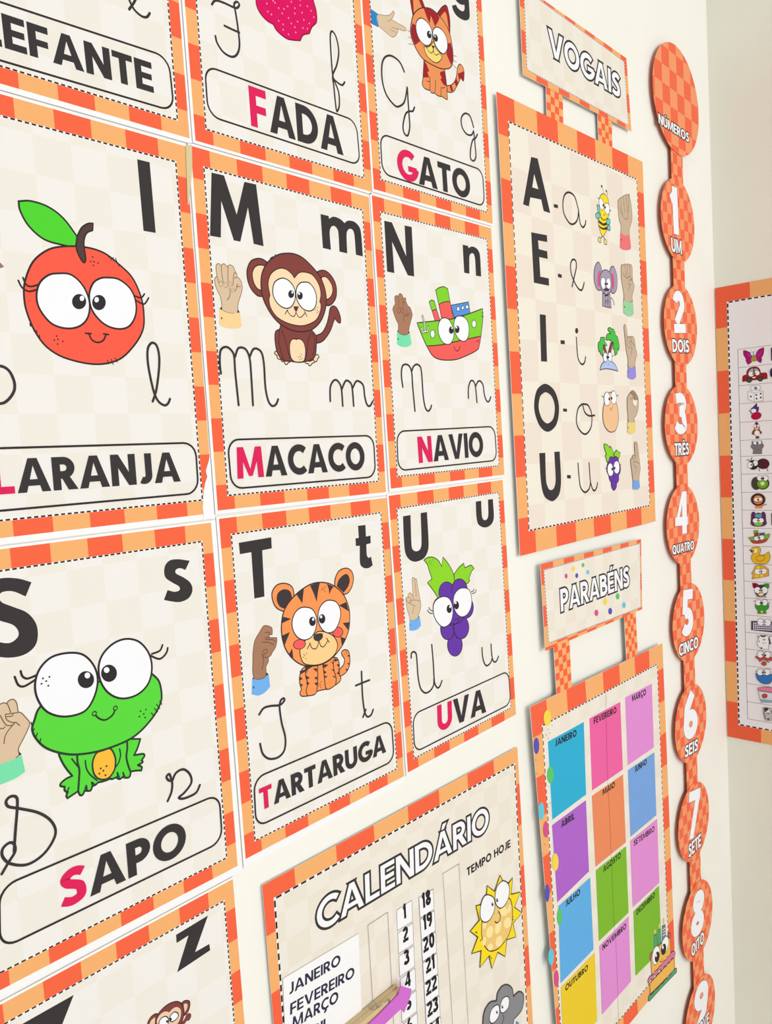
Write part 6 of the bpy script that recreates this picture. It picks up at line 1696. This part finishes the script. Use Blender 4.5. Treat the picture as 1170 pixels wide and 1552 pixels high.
for i, (cx, cz, rx, rz, digit, word) in enumerate(CARDS):
    d = plate('round_card', [(cx + rx * math.cos(2 * math.pi * k / 56), cz + rz * math.sin(2 * math.pi * k / 56)) for k in range(56)], mat('large_disc_checker' if i == 0 else 'disc_checker'), banner, .0008)
    if digit:
        sh = Sheet(); z = draw(sh, digit, 2); sh.build('digit', d)
    sh = Sheet(); draw(sh, word, 6); sh.build('number_word', d)
    if i + 1 < len(CARDS):
        nx, nz, nr = CARDS[i + 1][0], CARDS[i + 1][1], CARDS[i + 1][3]
        a, b = cz - rz + 9, nz + nr - 9
        plate('strap', [(cx * .5 + nx * .5 - 23, a), (cx * .5 + nx * .5 + 23, a), (cx * .5 + nx * .5 + 23, b), (cx * .5 + nx * .5 - 23, b)], mat('strap_checker'), banner, .0019, -220)
    box_mesh('tape', [(cx / 1000 - .012, .0008, cz / 1000 - .008, cx / 1000 + .012, 0.008, cz / 1000 + .008)], mat('tape'), banner)


# ================================================================ picture list on the right-hand wall
sheet_poster('picture_list_poster', 'tall orange bordered poster listing small pictures in rows on the right-hand wall', 'poster', None, (1.0055, -0.3, -0.53), True,
    (-2980, 8340, 2960, 8340, 2960, 5, -2980, 5), (-2980, 8340, 2960, 8340, 2960, 5, -2980, 5), (-2765, 8050, 2745, 8050, 2745, 280, -2765, 280),
    [0.0, 0.101, 0.2306, 0.3603, 0.4899, 0.6195, 0.7492, 0.8788, 1.0], [0.0, 0.087, 0.1792, 0.2715, 0.3638, 0.456, 0.5483, 0.6406, 0.7328, 0.8251, 0.9173, 1.0], 'field_white', [
    ('table_lines', None, None, [
        ('s', 'number_line', 6, '-2610,7195 1690,7195'),
        ('s', 'number_line', 6, '-2610,6869 1690,6869'),
        ('s', 'number_line', 6, '-2610,6548 1690,6548'),
        ('s', 'number_line', 6, '-2610,6225 1690,6225'),
        ('s', 'number_line', 6, '-2610,5892 1690,5892'),
        ('s', 'number_line', 6, '-2610,5569 1690,5569'),
        ('s', 'number_line', 6, '-2610,5281 1690,5281'),
        ('s', 'number_line', 6, '-2610,4959 1690,4959'),
        ('s', 'number_line', 6, '-2610,4629 1690,4629'),
        ('s', 'number_line', 6, '-2610,4307 1690,4307'),
        ('s', 'number_line', 6, '-2610,3979 1690,3979'),
        ('s', 'number_line', 6, '-2610,3652 1690,3652'),
        ('s', 'number_line', 6, '-2610,3326 1690,3326'),
        ('s', 'number_line', 6, '-2610,3002 1690,3002'),
        ('s', 'number_line', 6, '-2610,2693 1690,2693'),
        ('s', 'number_line', 6, '-2610,2377 1690,2377'),
        ('s', 'number_line', 6, '-2610,2054 1690,2054'),
        ('s', 'number_line', 6, '-2610,1739 1690,1739'),
        ('s', 'number_line', 6, '-2610,1424 1690,1424'),
        ('s', 'number_line', 6, '-2610,1089 1690,1089'),
        ('s', 'number_line', 6, '-2610,747 1690,747'),
        ('s', 'number_line', 6, '-2610,419 1690,419'),
        ('s', 'number_line', 6, '-2610,7195 -2610,419'),
        ('s', 'number_line', 6, '-460,7195 -460,419'),
        ('s', 'number_line', 6, '1690,7195 1690,419'),
    ]),
    ('butterfly_picture', None, None, [
        ('o', 'bf_magenta', 5, '-2517,7167! -2475,7157 -2429,7131 -2383,7091! -2372,7003 -2387,6937 -2444,6905! -2475,6967 -2479,7016! -2515,7089', 'line_ink'),
        ('o', 'bf_magenta', 5, '-2305,7072! -2262,7143 -2174,7175! -2171,7121 -2186,7047 -2214,7002! -2211,6954 -2230,6908! -2285,6953 -2311,7005', 'line_ink'),
        ('f', 'bf_violet', '-2467,7112! -2393,7083! -2394,7025! -2440,7050!'),
        ('f', 'bf_violet', '-2282,7059! -2207,7117! -2227,7042! -2283,7011!'),
        ('f', 'bf_olive', '-2365,7060! -2319,7059! -2294,6964 -2350,6947 -2396,6972!'),
        ('e', 'line_ink', (-2369, 7090, 30, -4, -1, -34)),
        ('e', 'eye_white', (-2369, 7090, 25, -3, -1, -29)),
        ('e', 'pupil', (-2351, 7092, 8, -1, 0, -10)),
        ('e', 'line_ink', (-2326, 7092, 28, -4, -1, -36)),
        ('e', 'eye_white', (-2326, 7092, 23, -3, -1, -31)),
        ('e', 'pupil', (-2339, 7095, 8, -1, 0, -10)),
        ('s', 'whisker', 4, '-2382,7144 -2400,7166'),
        ('s', 'whisker', 4, '-2317,7150 -2298,7158'),
    ]),
    ('car_picture', None, None, [
        ('o', 'car_red', 5, '-2543,6696! -2524,6723 -2472,6732! -2466,6790 -2427,6839 -2361,6856 -2296,6848 -2251,6804 -2234,6735! -2152,6730 -2130,6704 -2127,6622! -2209,6621 -2357,6622 -2489,6617 -2546,6613!', 'line_ink'),
        ('f', 'car_glass', '-2443,6768! -2399,6821 -2357,6828! -2359,6768!'),
        ('f', 'car_glass', '-2339,6824! -2288,6813 -2261,6767! -2335,6766!'),
        ('e', 'line_ink', (-2397, 6734, 49, -6, -1, -49)),
        ('e', 'eye_white', (-2397, 6734, 45, -5, -1, -44)),
        ('e', 'pupil', (-2366, 6734, 10, -1, 0, -13)),
        ('e', 'line_ink', (-2294, 6742, 46, -5, -1, -45)),
        ('e', 'eye_white', (-2294, 6742, 42, -5, -1, -41)),
        ('e', 'pupil', (-2327, 6734, 10, -1, 0, -13)),
        ('e', 'line_ink', (-2432, 6630, 49, -5, -1, -47)),
        ('e', 'car_tyre', (-2432, 6630, 36, -4, -1, -33)),
        ('e', 'line_ink', (-2244, 6630, 46, -5, -1, -44)),
        ('e', 'car_tyre', (-2244, 6630, 33, -4, -1, -31)),
        ('f', 'eye_white', '-2379,6678! -2314,6678! -2329,6658! -2366,6657!'),
    ]),
    ('dice_picture', None, None, [
        ('o', 'eye_white', 5, '-2456,6432! -2353,6398! -2352,6242! -2454,6290!', 'line_ink'),
        ('o', 'eye_white', 5, '-2353,6398! -2205,6418! -2204,6248! -2352,6242!', 'line_ink'),
        ('o', 'eye_white', 5, '-2456,6432! -2306,6447! -2205,6418! -2353,6398!', 'line_ink'),
        ('e', 'line_ink', (-2365, 6482, 47, -5, -1, -46)),
        ('e', 'eye_white', (-2365, 6482, 42, -4, -1, -41)),
        ('e', 'pupil', (-2337, 6479, 12, -1, 0, -15)),
        ('e', 'line_ink', (-2282, 6483, 43, -4, -1, -46)),
        ('e', 'eye_white', (-2282, 6483, 39, -4, -1, -41)),
        ('e', 'pupil', (-2312, 6477, 12, -1, 0, -15)),
        ('d', 'pupil', 16, '-2408,6340 -2317,6360 -2243,6373 -2312,6292 -2242,6305'),
    ]),
    ('fairy_picture', None, None, [
        ('s', 'whisker', 12, '-2440,6102 -2418,6061 -2371,6038'),
        ('s', 'whisker', 12, '-2417,6090 -2409,6031'),
        ('o', 'bf_violet2', 5, '-2416,6110 -2369,6155 -2321,6205! -2311,6209 -2308,6145! -2281,6138 -2291,6071 -2315,6053! -2332,6113', 'line_ink'),
        ('f', 'bf_plum', '-2359,6154! -2311,6207! -2308,6140!'),
        ('e', 'eye_white', (-2366, 6081, 42, -3, -1, -37)),
        ('e', 'crimson_dark', (-2326, 5990, 86, 18, 15, -67)),
        ('e', 'bf_red', (-2326, 5990, 80, 16, 14, -61)),
    ]),
    ('bird_picture', None, None, [
        ('f', 'tiger_dark', '-2344,5622! -2288,5628! -2284,5589! -2345,5588!'),
        ('o', 'car_red', 5, '-2348,5848! -2338,5877 -2310,5875 -2292,5834!', 'line_ink'),
        ('o', 'bird_brown', 5, '-2363,5810 -2320,5846 -2279,5804 -2276,5735! -2240,5694 -2250,5670! -2278,5667 -2325,5631 -2371,5663 -2404,5665! -2398,5714 -2364,5751!', 'line_ink'),
        ('e', 'eye_white', (-2319, 5684, 45, -3, -1, -47)),
        ('e', 'line_ink', (-2347, 5809, 25, -2, -1, -32)),
        ('e', 'eye_white', (-2347, 5809, 21, -1, -1, -27)),
        ('e', 'pupil', (-2327, 5807, 7, 0, 0, -8)),
        ('e', 'line_ink', (-2297, 5810, 23, -2, -1, -32)),
        ('e', 'eye_white', (-2297, 5810, 19, -1, -1, -27)),
        ('e', 'pupil', (-2315, 5807, 7, 0, 0, -8)),
        ('f', 'bee_wax', '-2364,5766! -2321,5782! -2275,5765! -2323,5734!'),
    ]),
    ('hippo_picture', None, None, [
        ('o', 'hippo_grey', 5, '-2407,5547 -2384,5526! -2272,5520! -2248,5548! -2235,5498 -2213,5453 -2247,5401! -2249,5313! -2398,5319! -2387,5388! -2428,5449 -2408,5497', 'line_ink'),
        ('e', 'line_ink', (-2356, 5514, 35, -2, -1, -36)),
        ('e', 'eye_white', (-2356, 5514, 30, -2, -1, -31)),
        ('e', 'pupil', (-2328, 5516, 9, 0, 0, -12)),
        ('e', 'line_ink', (-2279, 5515, 32, -2, -1, -36)),
        ('e', 'eye_white', (-2279, 5515, 28, -1, -1, -31)),
        ('e', 'pupil', (-2309, 5515, 9, 0, 0, -12)),
    ]),
    ('ladybird_picture', None, None, [
        ('s', 'line_ink', 10, '-2420,5196 -2433,5222 -2414,5256'),
        ('s', 'line_ink', 10, '-2448,5183 -2476,5213 -2505,5210'),
        ('s', 'line_ink', 10, '-2301,5049 -2293,5009'),
        ('s', 'line_ink', 10, '-2167,5055 -2154,5005'),
        ('e', 'line_ink', (-2398, 5121, 85, -3, -2, -87)),
        ('e', 'line_ink', (-2230, 5135, 106, -4, -2, -93)),
        ('e', 'bug_maroon', (-2221, 5135, 81, -3, -2, -80)),
        ('e', 'line_ink', (-2450, 5118, 47, -2, -1, -57)),
        ('e', 'eye_white', (-2450, 5118, 43, -1, -1, -52)),
        ('e', 'pupil', (-2426, 5122, 12, 0, 0, -15)),
        ('e', 'line_ink', (-2360, 5150, 47, -2, -1, -52)),
        ('e', 'eye_white', (-2360, 5150, 42, -1, -1, -47)),
        ('e', 'pupil', (-2388, 5136, 12, 0, 0, -15)),
    ]),
    ('kiwi_picture', None, None, [
        ('e', 'kiwi_brown', (-2355, 4788, 84, -2, -3, -117)),
        ('e', 'line_ink', (-2243, 4786, 109, -2, -3, -110)),
        ('e', 'kiwi_green', (-2247, 4781, 93, -2, -2, -87)),
        ('e', 'kiwi_light', (-2247, 4783, 51, -1, -1, -44)),
        ('e', 'eye_white', (-2247, 4786, 24, 0, -1, -25)),
        ('e', 'line_ink', (-2289, 4881, 51, -1, -1, -49)),
        ('e', 'eye_white', (-2289, 4881, 47, -1, -1, -44)),
        ('e', 'pupil', (-2259, 4875, 15, 0, 0, -19)),
        ('e', 'line_ink', (-2196, 4881, 49, -1, -1, -52)),
        ('e', 'eye_white', (-2196, 4881, 44, -1, -1, -47)),
        ('e', 'pupil', (-2231, 4875, 15, 0, 0, -19)),
    ]),
    ('lion_picture', None, None, [
        ('s', 'bird_brown', 12, '-2261,4379 -2223,4408 -2186,4403'),
        ('f', 'cat_orange', '-2377,4413! -2269,4413! -2262,4339! -2384,4339!'),
        ('e', 'mane_brown', (-2329, 4498, 124, -1, -3, -114)),
        ('e', 'cat_orange', (-2329, 4493, 80, 0, -2, -78)),
        ('e', 'line_ink', (-2359, 4498, 40, 0, -1, -37)),
        ('e', 'eye_white', (-2359, 4498, 36, 0, -1, -32)),
        ('e', 'pupil', (-2335, 4498, 10, 0, 0, -13)),
        ('e', 'line_ink', (-2294, 4503, 38, 0, -1, -37)),
        ('e', 'eye_white', (-2294, 4503, 34, 0, -1, -32)),
        ('e', 'pupil', (-2319, 4498, 10, 0, 0, -13)),
        ('s', 'line_ink', 8, '-2376,4453 -2334,4438 -2282,4453'),
    ]),
    ('backpack_picture', None, None, [
        ('o', 'bag_plum', 5, '-2466,4062! -2455,4143 -2447,4243 -2413,4278 -2372,4244! -2329,4259 -2283,4244! -2249,4279 -2213,4245 -2206,4146 -2194,4067! -2241,4026 -2335,4014 -2429,4023', 'line_ink'),
        ('f', 'bag_teal', '-2386,4234! -2273,4240! -2275,4185! -2331,4169 -2387,4189!'),
        ('e', 'ship_green', (-2334, 4064, 75, 1, -1, -38)),
        ('e', 'line_ink', (-2380, 4119, 54, 1, -1, -47)),
        ('e', 'eye_white', (-2380, 4119, 49, 1, -1, -42)),
        ('e', 'pupil', (-2346, 4119, 10, 0, 0, -13)),
        ('e', 'line_ink', (-2287, 4123, 50, 1, -1, -47)),
        ('e', 'eye_white', (-2287, 4123, 45, 1, -1, -42)),
        ('e', 'pupil', (-2321, 4120, 10, 0, 0, -13)),
    ]),
    ('ship_picture', None, None, [
        ('f', 'ship_blue2', '-2328,3895! -2230,3907! -2235,3867! -2320,3855!'),
        ('f', 'bird_brown', '-2413,3892! -2342,3914! -2330,3835! -2405,3832!'),
        ('o', 'ship_green2', 5, '-2417,3938! -2346,3944! -2342,3904! -2413,3892!', 'line_ink'),
        ('o', 'ship_green2', 5, '-2515,3809! -2424,3827 -2235,3867 -2147,3889! -2157,3829 -2181,3789! -2464,3740!', 'line_ink'),
        ('o', 'ship_red2', 5, '-2483,3760! -2369,3753 -2181,3799! -2210,3748 -2295,3711 -2389,3702 -2446,3710!', 'line_ink'),
        ('e', 'line_ink', (-2370, 3795, 47, 1, -1, -43)),
        ('e', 'eye_white', (-2370, 3795, 42, 1, -1, -38)),
        ('e', 'pupil', (-2342, 3804, 10, 0, 0, -13)),
        ('e', 'line_ink', (-2283, 3814, 46, 1, -1, -45)),
        ('e', 'eye_white', (-2283, 3814, 41, 1, -1, -40)),
        ('e', 'pupil', (-2316, 3807, 10, 0, 0, -13)),
    ]),
    ('duck_picture', None, None, [
        ('o', 'duck_yellow', 6, '-2468,3568! -2458,3619 -2400,3637 -2334,3639 -2307,3585 -2333,3503! -2253,3502 -2187,3550 -2172,3565! -2151,3472 -2181,3380 -2228,3343 -2398,3339 -2454,3387 -2466,3467 -2436,3519!', 'line_ink'),
        ('s', 'line_ink', 7, '-2386,3461 -2328,3484 -2244,3482 -2250,3427 -2312,3384 -2377,3401 -2391,3440'),
        ('f', 'tiger_dark', '-2506,3592! -2430,3570! -2455,3528!'),
        ('e', 'eye_white', (-2397, 3571, 28, 1, -1, -35)),
        ('e', 'pupil', (-2416, 3570, 9, 0, 0, -11)),
    ]),
    ('cheese_picture', None, None, [
        ('o', 'cheese_gold', 6, '-2471,3046! -2446,3119 -2469,3153 -2449,3185! -2399,3299! -2285,3310 -2184,3250! -2182,3125!', 'line_ink'),
        ('d', 'bee_yellow', 26, '-2352,3271 -2389,3112 -2299,3123'),
        ('e', 'line_ink', (-2362, 3192, 60, 4, -1, -54)),
        ('e', 'eye_white', (-2362, 3192, 55, 3, -1, -49)),
        ('e', 'pupil', (-2328, 3194, 11, 1, 0, -15)),
        ('e', 'line_ink', (-2262, 3204, 52, 3, -1, -53)),
        ('e', 'eye_white', (-2262, 3204, 47, 3, -1, -48)),
        ('e', 'pupil', (-2295, 3199, 11, 1, 0, -15)),
    ]),
    ('cat_picture', None, None, [
        ('f', 'crimson_dark', '-2464,2979! -2387,2979! -2350,2946! -2428,2880! -2456,2898!'),
        ('f', 'leaf_green2', '-2176,2988! -2246,2984! -2294,2950! -2211,2886! -2178,2908!'),
        ('f', 'elephant_grey', '-2403,2719! -2393,2760! -2241,2772! -2228,2728!'),
        ('e', 'tiger_dark', (-2317, 2847, 113, 9, -3, -109)),
        ('e', 'sun_spot', (-2318, 2802, 55, 4, -1, -49)),
        ('e', 'line_ink', (-2376, 2853, 57, 4, -1, -61)),
        ('e', 'eye_white', (-2376, 2853, 52, 4, -1, -56)),
        ('e', 'pupil', (-2338, 2851, 12, 1, 0, -16)),
        ('e', 'line_ink', (-2258, 2862, 56, 4, -1, -64)),
        ('e', 'eye_white', (-2258, 2862, 52, 4, -1, -59)),
        ('e', 'pupil', (-2296, 2851, 12, 1, 0, -16)),
        ('s', 'line_ink', 9, '-2359,2788 -2316,2817 -2274,2795'),
    ]),
    ('frog_picture', None, None, [
        ('o', 'frog_green2', 5, '-2425,2575! -2405,2617! -2207,2634! -2190,2585 -2200,2534 -2248,2489! -2235,2435! -2386,2420! -2380,2477! -2417,2524', 'line_ink'),
        ('e', 'belly_yellow', (-2311, 2463, 21, 2, -1, -25)),
        ('s', 'line_ink', 8, '-2410,2642 -2448,2649'),
        ('s', 'line_ink', 8, '-2207,2629 -2170,2637'),
        ('e', 'line_ink', (-2367, 2625, 52, 4, -1, -56)),
        ('e', 'eye_white', (-2367, 2625, 48, 4, -1, -51)),
        ('e', 'pupil', (-2331, 2623, 13, 1, 0, -17)),
        ('e', 'line_ink', (-2259, 2635, 52, 4, -1, -58)),
        ('e', 'eye_white', (-2259, 2635, 47, 4, -1, -53)),
        ('e', 'pupil', (-2295, 2625, 13, 1, 0, -17)),
    ]),
    ('keyboard_picture', None, None, [
        ('o', 'key_purple', 6, '-2495,2271! -1910,2296! -1914,2106! -2499,2107!', 'line_ink'),
        ('f', 'eye_white', '-2467,2249! -2444,2250! -2444,2229! -2467,2227!'),
        ('f', 'eye_white', '-2431,2250! -2408,2252! -2409,2230! -2432,2229!'),
        ('f', 'eye_white', '-2396,2252! -2373,2253! -2374,2232! -2396,2230!'),
        ('f', 'eye_white', '-2361,2254! -2338,2255! -2338,2233! -2361,2232!'),
        ('f', 'eye_white', '-2326,2255! -2303,2257! -2303,2235! -2326,2234!'),
        ('f', 'eye_white', '-2291,2256! -2268,2257! -2269,2236! -2291,2234!'),
        ('f', 'eye_white', '-2256,2257! -2233,2259! -2234,2237! -2256,2236!'),
        ('f', 'eye_white', '-2221,2259! -2199,2260! -2199,2239! -2222,2238!'),
        ('f', 'eye_white', '-2186,2261! -2164,2262! -2165,2241! -2187,2239!'),
        ('f', 'eye_white', '-2152,2262! -2130,2263! -2130,2242! -2152,2241!'),
        ('f', 'eye_white', '-2118,2263! -2095,2264! -2096,2243! -2118,2242!'),
        ('f', 'eye_white', '-2083,2264! -2061,2266! -2062,2244! -2084,2243!'),
        ('f', 'eye_white', '-2049,2266! -2027,2267! -2027,2246! -2050,2245!'),
        ('f', 'eye_white', '-2015,2267! -1993,2269! -1993,2248! -2016,2246!'),
        ('f', 'eye_white', '-1981,2269! -1959,2270! -1960,2249! -1982,2248!'),
        ('f', 'eye_white', '-2468,2213! -2445,2214! -2445,2193! -2468,2191!'),
        ('f', 'eye_white', '-2432,2214! -2409,2216! -2410,2194! -2433,2193!'),
        ('f', 'eye_white', '-2397,2216! -2374,2218! -2374,2196! -2397,2195!'),
        ('f', 'eye_white', '-2362,2218! -2339,2219! -2339,2198! -2362,2196!'),
        ('f', 'eye_white', '-2326,2219! -2304,2221! -2304,2199! -2327,2198!'),
        ('f', 'eye_white', '-2291,2220! -2269,2222! -2269,2200! -2292,2199!'),
        ('f', 'eye_white', '-2257,2222! -2234,2223! -2235,2202! -2257,2200!'),
        ('f', 'eye_white', '-2222,2223! -2199,2225! -2200,2204! -2222,2202!'),
        ('f', 'eye_white', '-2187,2225! -2165,2226! -2165,2205! -2188,2204!'),
        ('f', 'eye_white', '-2153,2227! -2130,2228! -2131,2207! -2153,2205!'),
        ('f', 'eye_white', '-2118,2227! -2096,2229! -2097,2208! -2119,2206!'),
        ('f', 'eye_white', '-2084,2229! -2062,2230! -2062,2209! -2085,2208!'),
        ('f', 'eye_white', '-2050,2231! -2028,2232! -2028,2211! -2050,2210!'),
        ('f', 'eye_white', '-2016,2232! -1994,2234! -1994,2213! -2016,2211!'),
        ('f', 'eye_white', '-1982,2234! -1960,2235! -1960,2214! -1982,2213!'),
        ('f', 'eye_white', '-2468,2177! -2445,2178! -2446,2157! -2469,2155!'),
        ('f', 'eye_white', '-2433,2179! -2410,2180! -2411,2158! -2433,2157!'),
        ('f', 'eye_white', '-2398,2180! -2375,2182! -2375,2160! -2398,2159!'),
        ('f', 'eye_white', '-2362,2182! -2340,2183! -2340,2162! -2363,2161!'),
        ('f', 'eye_white', '-2327,2184! -2305,2185! -2305,2164! -2328,2162!'),
        ('f', 'eye_white', '-2292,2184! -2270,2186! -2270,2164! -2293,2163!'),
        ('f', 'eye_white', '-2257,2186! -2235,2188! -2235,2166! -2258,2165!'),
        ('f', 'eye_white', '-2223,2188! -2200,2189! -2201,2168! -2223,2167!'),
        ('f', 'eye_white', '-2188,2190! -2166,2191! -2166,2170! -2189,2168!'),
        ('f', 'eye_white', '-2154,2191! -2131,2193! -2132,2171! -2154,2170!'),
        ('f', 'eye_white', '-2119,2192! -2097,2193! -2097,2172! -2120,2171!'),
        ('f', 'eye_white', '-2085,2194! -2063,2195! -2063,2174! -2085,2173!'),
        ('f', 'eye_white', '-2051,2195! -2029,2197! -2029,2176! -2051,2174!'),
        ('f', 'eye_white', '-2017,2197! -1995,2198! -1995,2177! -2017,2176!'),
        ('f', 'eye_white', '-1983,2199! -1961,2200! -1961,2179! -1983,2178!'),
        ('f', 'eye_white', '-2469,2139! -2446,2140! -2447,2119! -2470,2117!'),
        ('f', 'eye_white', '-2434,2141! -2411,2142! -2411,2120! -2434,2119!'),
        ('f', 'eye_white', '-2399,2142! -2376,2144! -2376,2122! -2399,2121!'),
        ('f', 'eye_white', '-2363,2144! -2340,2146! -2341,2124! -2364,2123!'),
        ('f', 'eye_white', '-2328,2146! -2305,2147! -2306,2126! -2329,2124!'),
        ('f', 'eye_white', '-2293,2147! -2271,2148! -2271,2127! -2294,2125!'),
        ('f', 'eye_white', '-2258,2149! -2236,2150! -2236,2129! -2259,2127!'),
        ('f', 'eye_white', '-2224,2150! -2201,2152! -2201,2130! -2224,2129!'),
        ('f', 'eye_white', '-2189,2152! -2166,2154! -2167,2132! -2189,2131!'),
        ('f', 'eye_white', '-2154,2154! -2132,2155! -2132,2134! -2155,2133!'),
        ('f', 'eye_white', '-2120,2155! -2098,2156! -2098,2135! -2120,2133!'),
        ('f', 'eye_white', '-2086,2156! -2063,2158! -2064,2137! -2086,2135!'),
        ('f', 'eye_white', '-2051,2158! -2029,2160! -2030,2138! -2052,2137!'),
        ('f', 'eye_white', '-2017,2160! -1995,2161! -1996,2140! -2018,2139!'),
        ('f', 'eye_white', '-1983,2162! -1961,2163! -1962,2142! -1984,2141!'),
        ('e', 'line_ink', (-2336, 2272, 58, 6, -2, -66)),
        ('e', 'eye_white', (-2336, 2272, 53, 5, -1, -61)),
        ('e', 'pupil', (-2304, 2276, 8, 1, 0, -10)),
        ('e', 'line_ink', (-2215, 2275, 56, 6, -2, -68)),
        ('e', 'eye_white', (-2215, 2275, 52, 5, -1, -63)),
        ('e', 'pupil', (-2245, 2277, 8, 1, 0, -10)),
    ]),
    ('cow_picture', None, None, [
        ('o', 'eye_white', 5, '-2373,1978 -2334,2023 -2221,2026 -2185,1949 -2205,1885! -2217,1782! -2340,1777! -2395,1831! -2399,1893', 'line_ink'),
        ('f', 'tiger_dark', '-2352,2041! -2315,2020! -2230,2040! -2278,1999! -2334,1997!'),
        ('f', 'tiger_dark', '-2374,1936! -2355,1908! -2375,1895!'),
        ('f', 'tiger_dark', '-2202,2018! -2168,1890! -2196,1876! -2212,1976!'),
        ('f', 'tiger_dark', '-2348,1807! -2325,1810! -2316,1775! -2340,1772!'),
        ('s', 'whisker', 12, '-2368,1978 -2401,2015'),
        ('s', 'whisker', 12, '-2193,2019 -2160,2033'),
        ('e', 'hippo_grey', (-2283, 1952, 24, 3, 0, -12)),
        ('s', 'line_ink', 6, '-2318,1897 -2285,1881 -2252,1900'),
    ]),
    ('antenna_signal_picture', None, None, [
        ('o', 'wifi_brown', 5, '-2448,1609! -2390,1647! -2201,1662! -2136,1620! -2175,1574! -2296,1588 -2373,1557!', 'line_ink'),
        ('s', 'wifi_brown', 22, '-2374,1540 -2297,1586 -2213,1547'),
        ('e', 'wifi_brown', (-2296, 1509, 46, 6, -1, -43)),
        ('e', 'line_ink', (-2352, 1671, 57, 8, -1, -65)),
        ('e', 'eye_white', (-2352, 1671, 52, 7, -1, -60)),
        ('e', 'pupil', (-2318, 1670, 13, 2, 0, -17)),
        ('e', 'line_ink', (-2228, 1682, 54, 7, -1, -64)),
        ('e', 'eye_white', (-2228, 1682, 49, 6, -1, -59)),
        ('e', 'pupil', (-2264, 1667, 13, 2, 0, -17)),
    ]),
    ('bowl_picture', None, None, [
        ('o', 'bowl_blue', 6, '-2441,1319! -2399,1284! -2237,1298! -2133,1344! -2183,1183 -2241,1138 -2335,1134 -2401,1180 -2433,1237', 'line_ink'),
        ('e', 'line_ink', (-2364, 1340, 57, 8, -1, -62)),
        ('e', 'eye_white', (-2364, 1340, 53, 8, -1, -57)),
        ('e', 'pupil', (-2326, 1341, 13, 2, 0, -17)),
        ('e', 'line_ink', (-2245, 1358, 57, 8, -1, -62)),
        ('e', 'eye_white', (-2245, 1358, 52, 8, -1, -56)),
        ('e', 'pupil', (-2281, 1348, 13, 2, 0, -17)),
        ('s', 'line_ink', 7, '-2416,1343 -2445,1354'),
    ]),
    ('yogurt_cup_picture', None, None, [
        ('o', 'cup_white', 5, '-2406,983! -2141,986! -2163,808! -2363,778!', 'line_ink'),
        ('f', 'cup_blue', '-2380,842! -2153,850! -2163,808! -2363,778!'),
        ('o', 'cup_pink', 5, '-2419,1038! -2242,1082 -2102,1064! -2103,1002! -2405,993!', 'line_ink'),
        ('e', 'wifi_brown', (-2298, 908, 52, 9, -1, -47)),
    ]),
    ('zebra_picture', None, None, [
        ('o', 'hippo_light', 5, '-2332,675! -2288,698! -2166,694! -2159,572! -2199,462! -2294,449! -2316,512!', 'line_ink'),
        ('f', 'tiger_dark', '-2317,682! -2231,698! -2251,648! -2309,606!'),
        ('f', 'tiger_dark', '-2283,487! -2217,510! -2237,465!'),
        ('s', 'tiger_dark', 12, '-2324,604 -2301,556'),
        ('s', 'tiger_dark', 12, '-2262,584 -2224,591'),
        ('s', 'tiger_dark', 12, '-2301,546 -2293,485'),
        ('s', 'tiger_dark', 12, '-2195,658 -2177,600'),
        ('f', 'eye_white', '-2271,613! -2242,660! -2214,624!'),
    ]),
    ('column_letters', None, None, [
        ('f', 'navy_ink', '-2054,7149! -2036,7151! -2018,7054! -2039,6923! -2053,6927!'),
        ('c', 'navy_ink', 50, '-2011,6776 -2047,6762 -2052,6714 -2046,6671 -2009,6657'),
        ('f', 'number_line', '-2112,4256! -2093,4258! -2094,4044! -2113,4043!'),
    ]),
],
    10.9, 2.4, ((-240, 60), (240, 60), (-240, 780), (240, 780), (-240, 420), (240, 420)), 0.002)
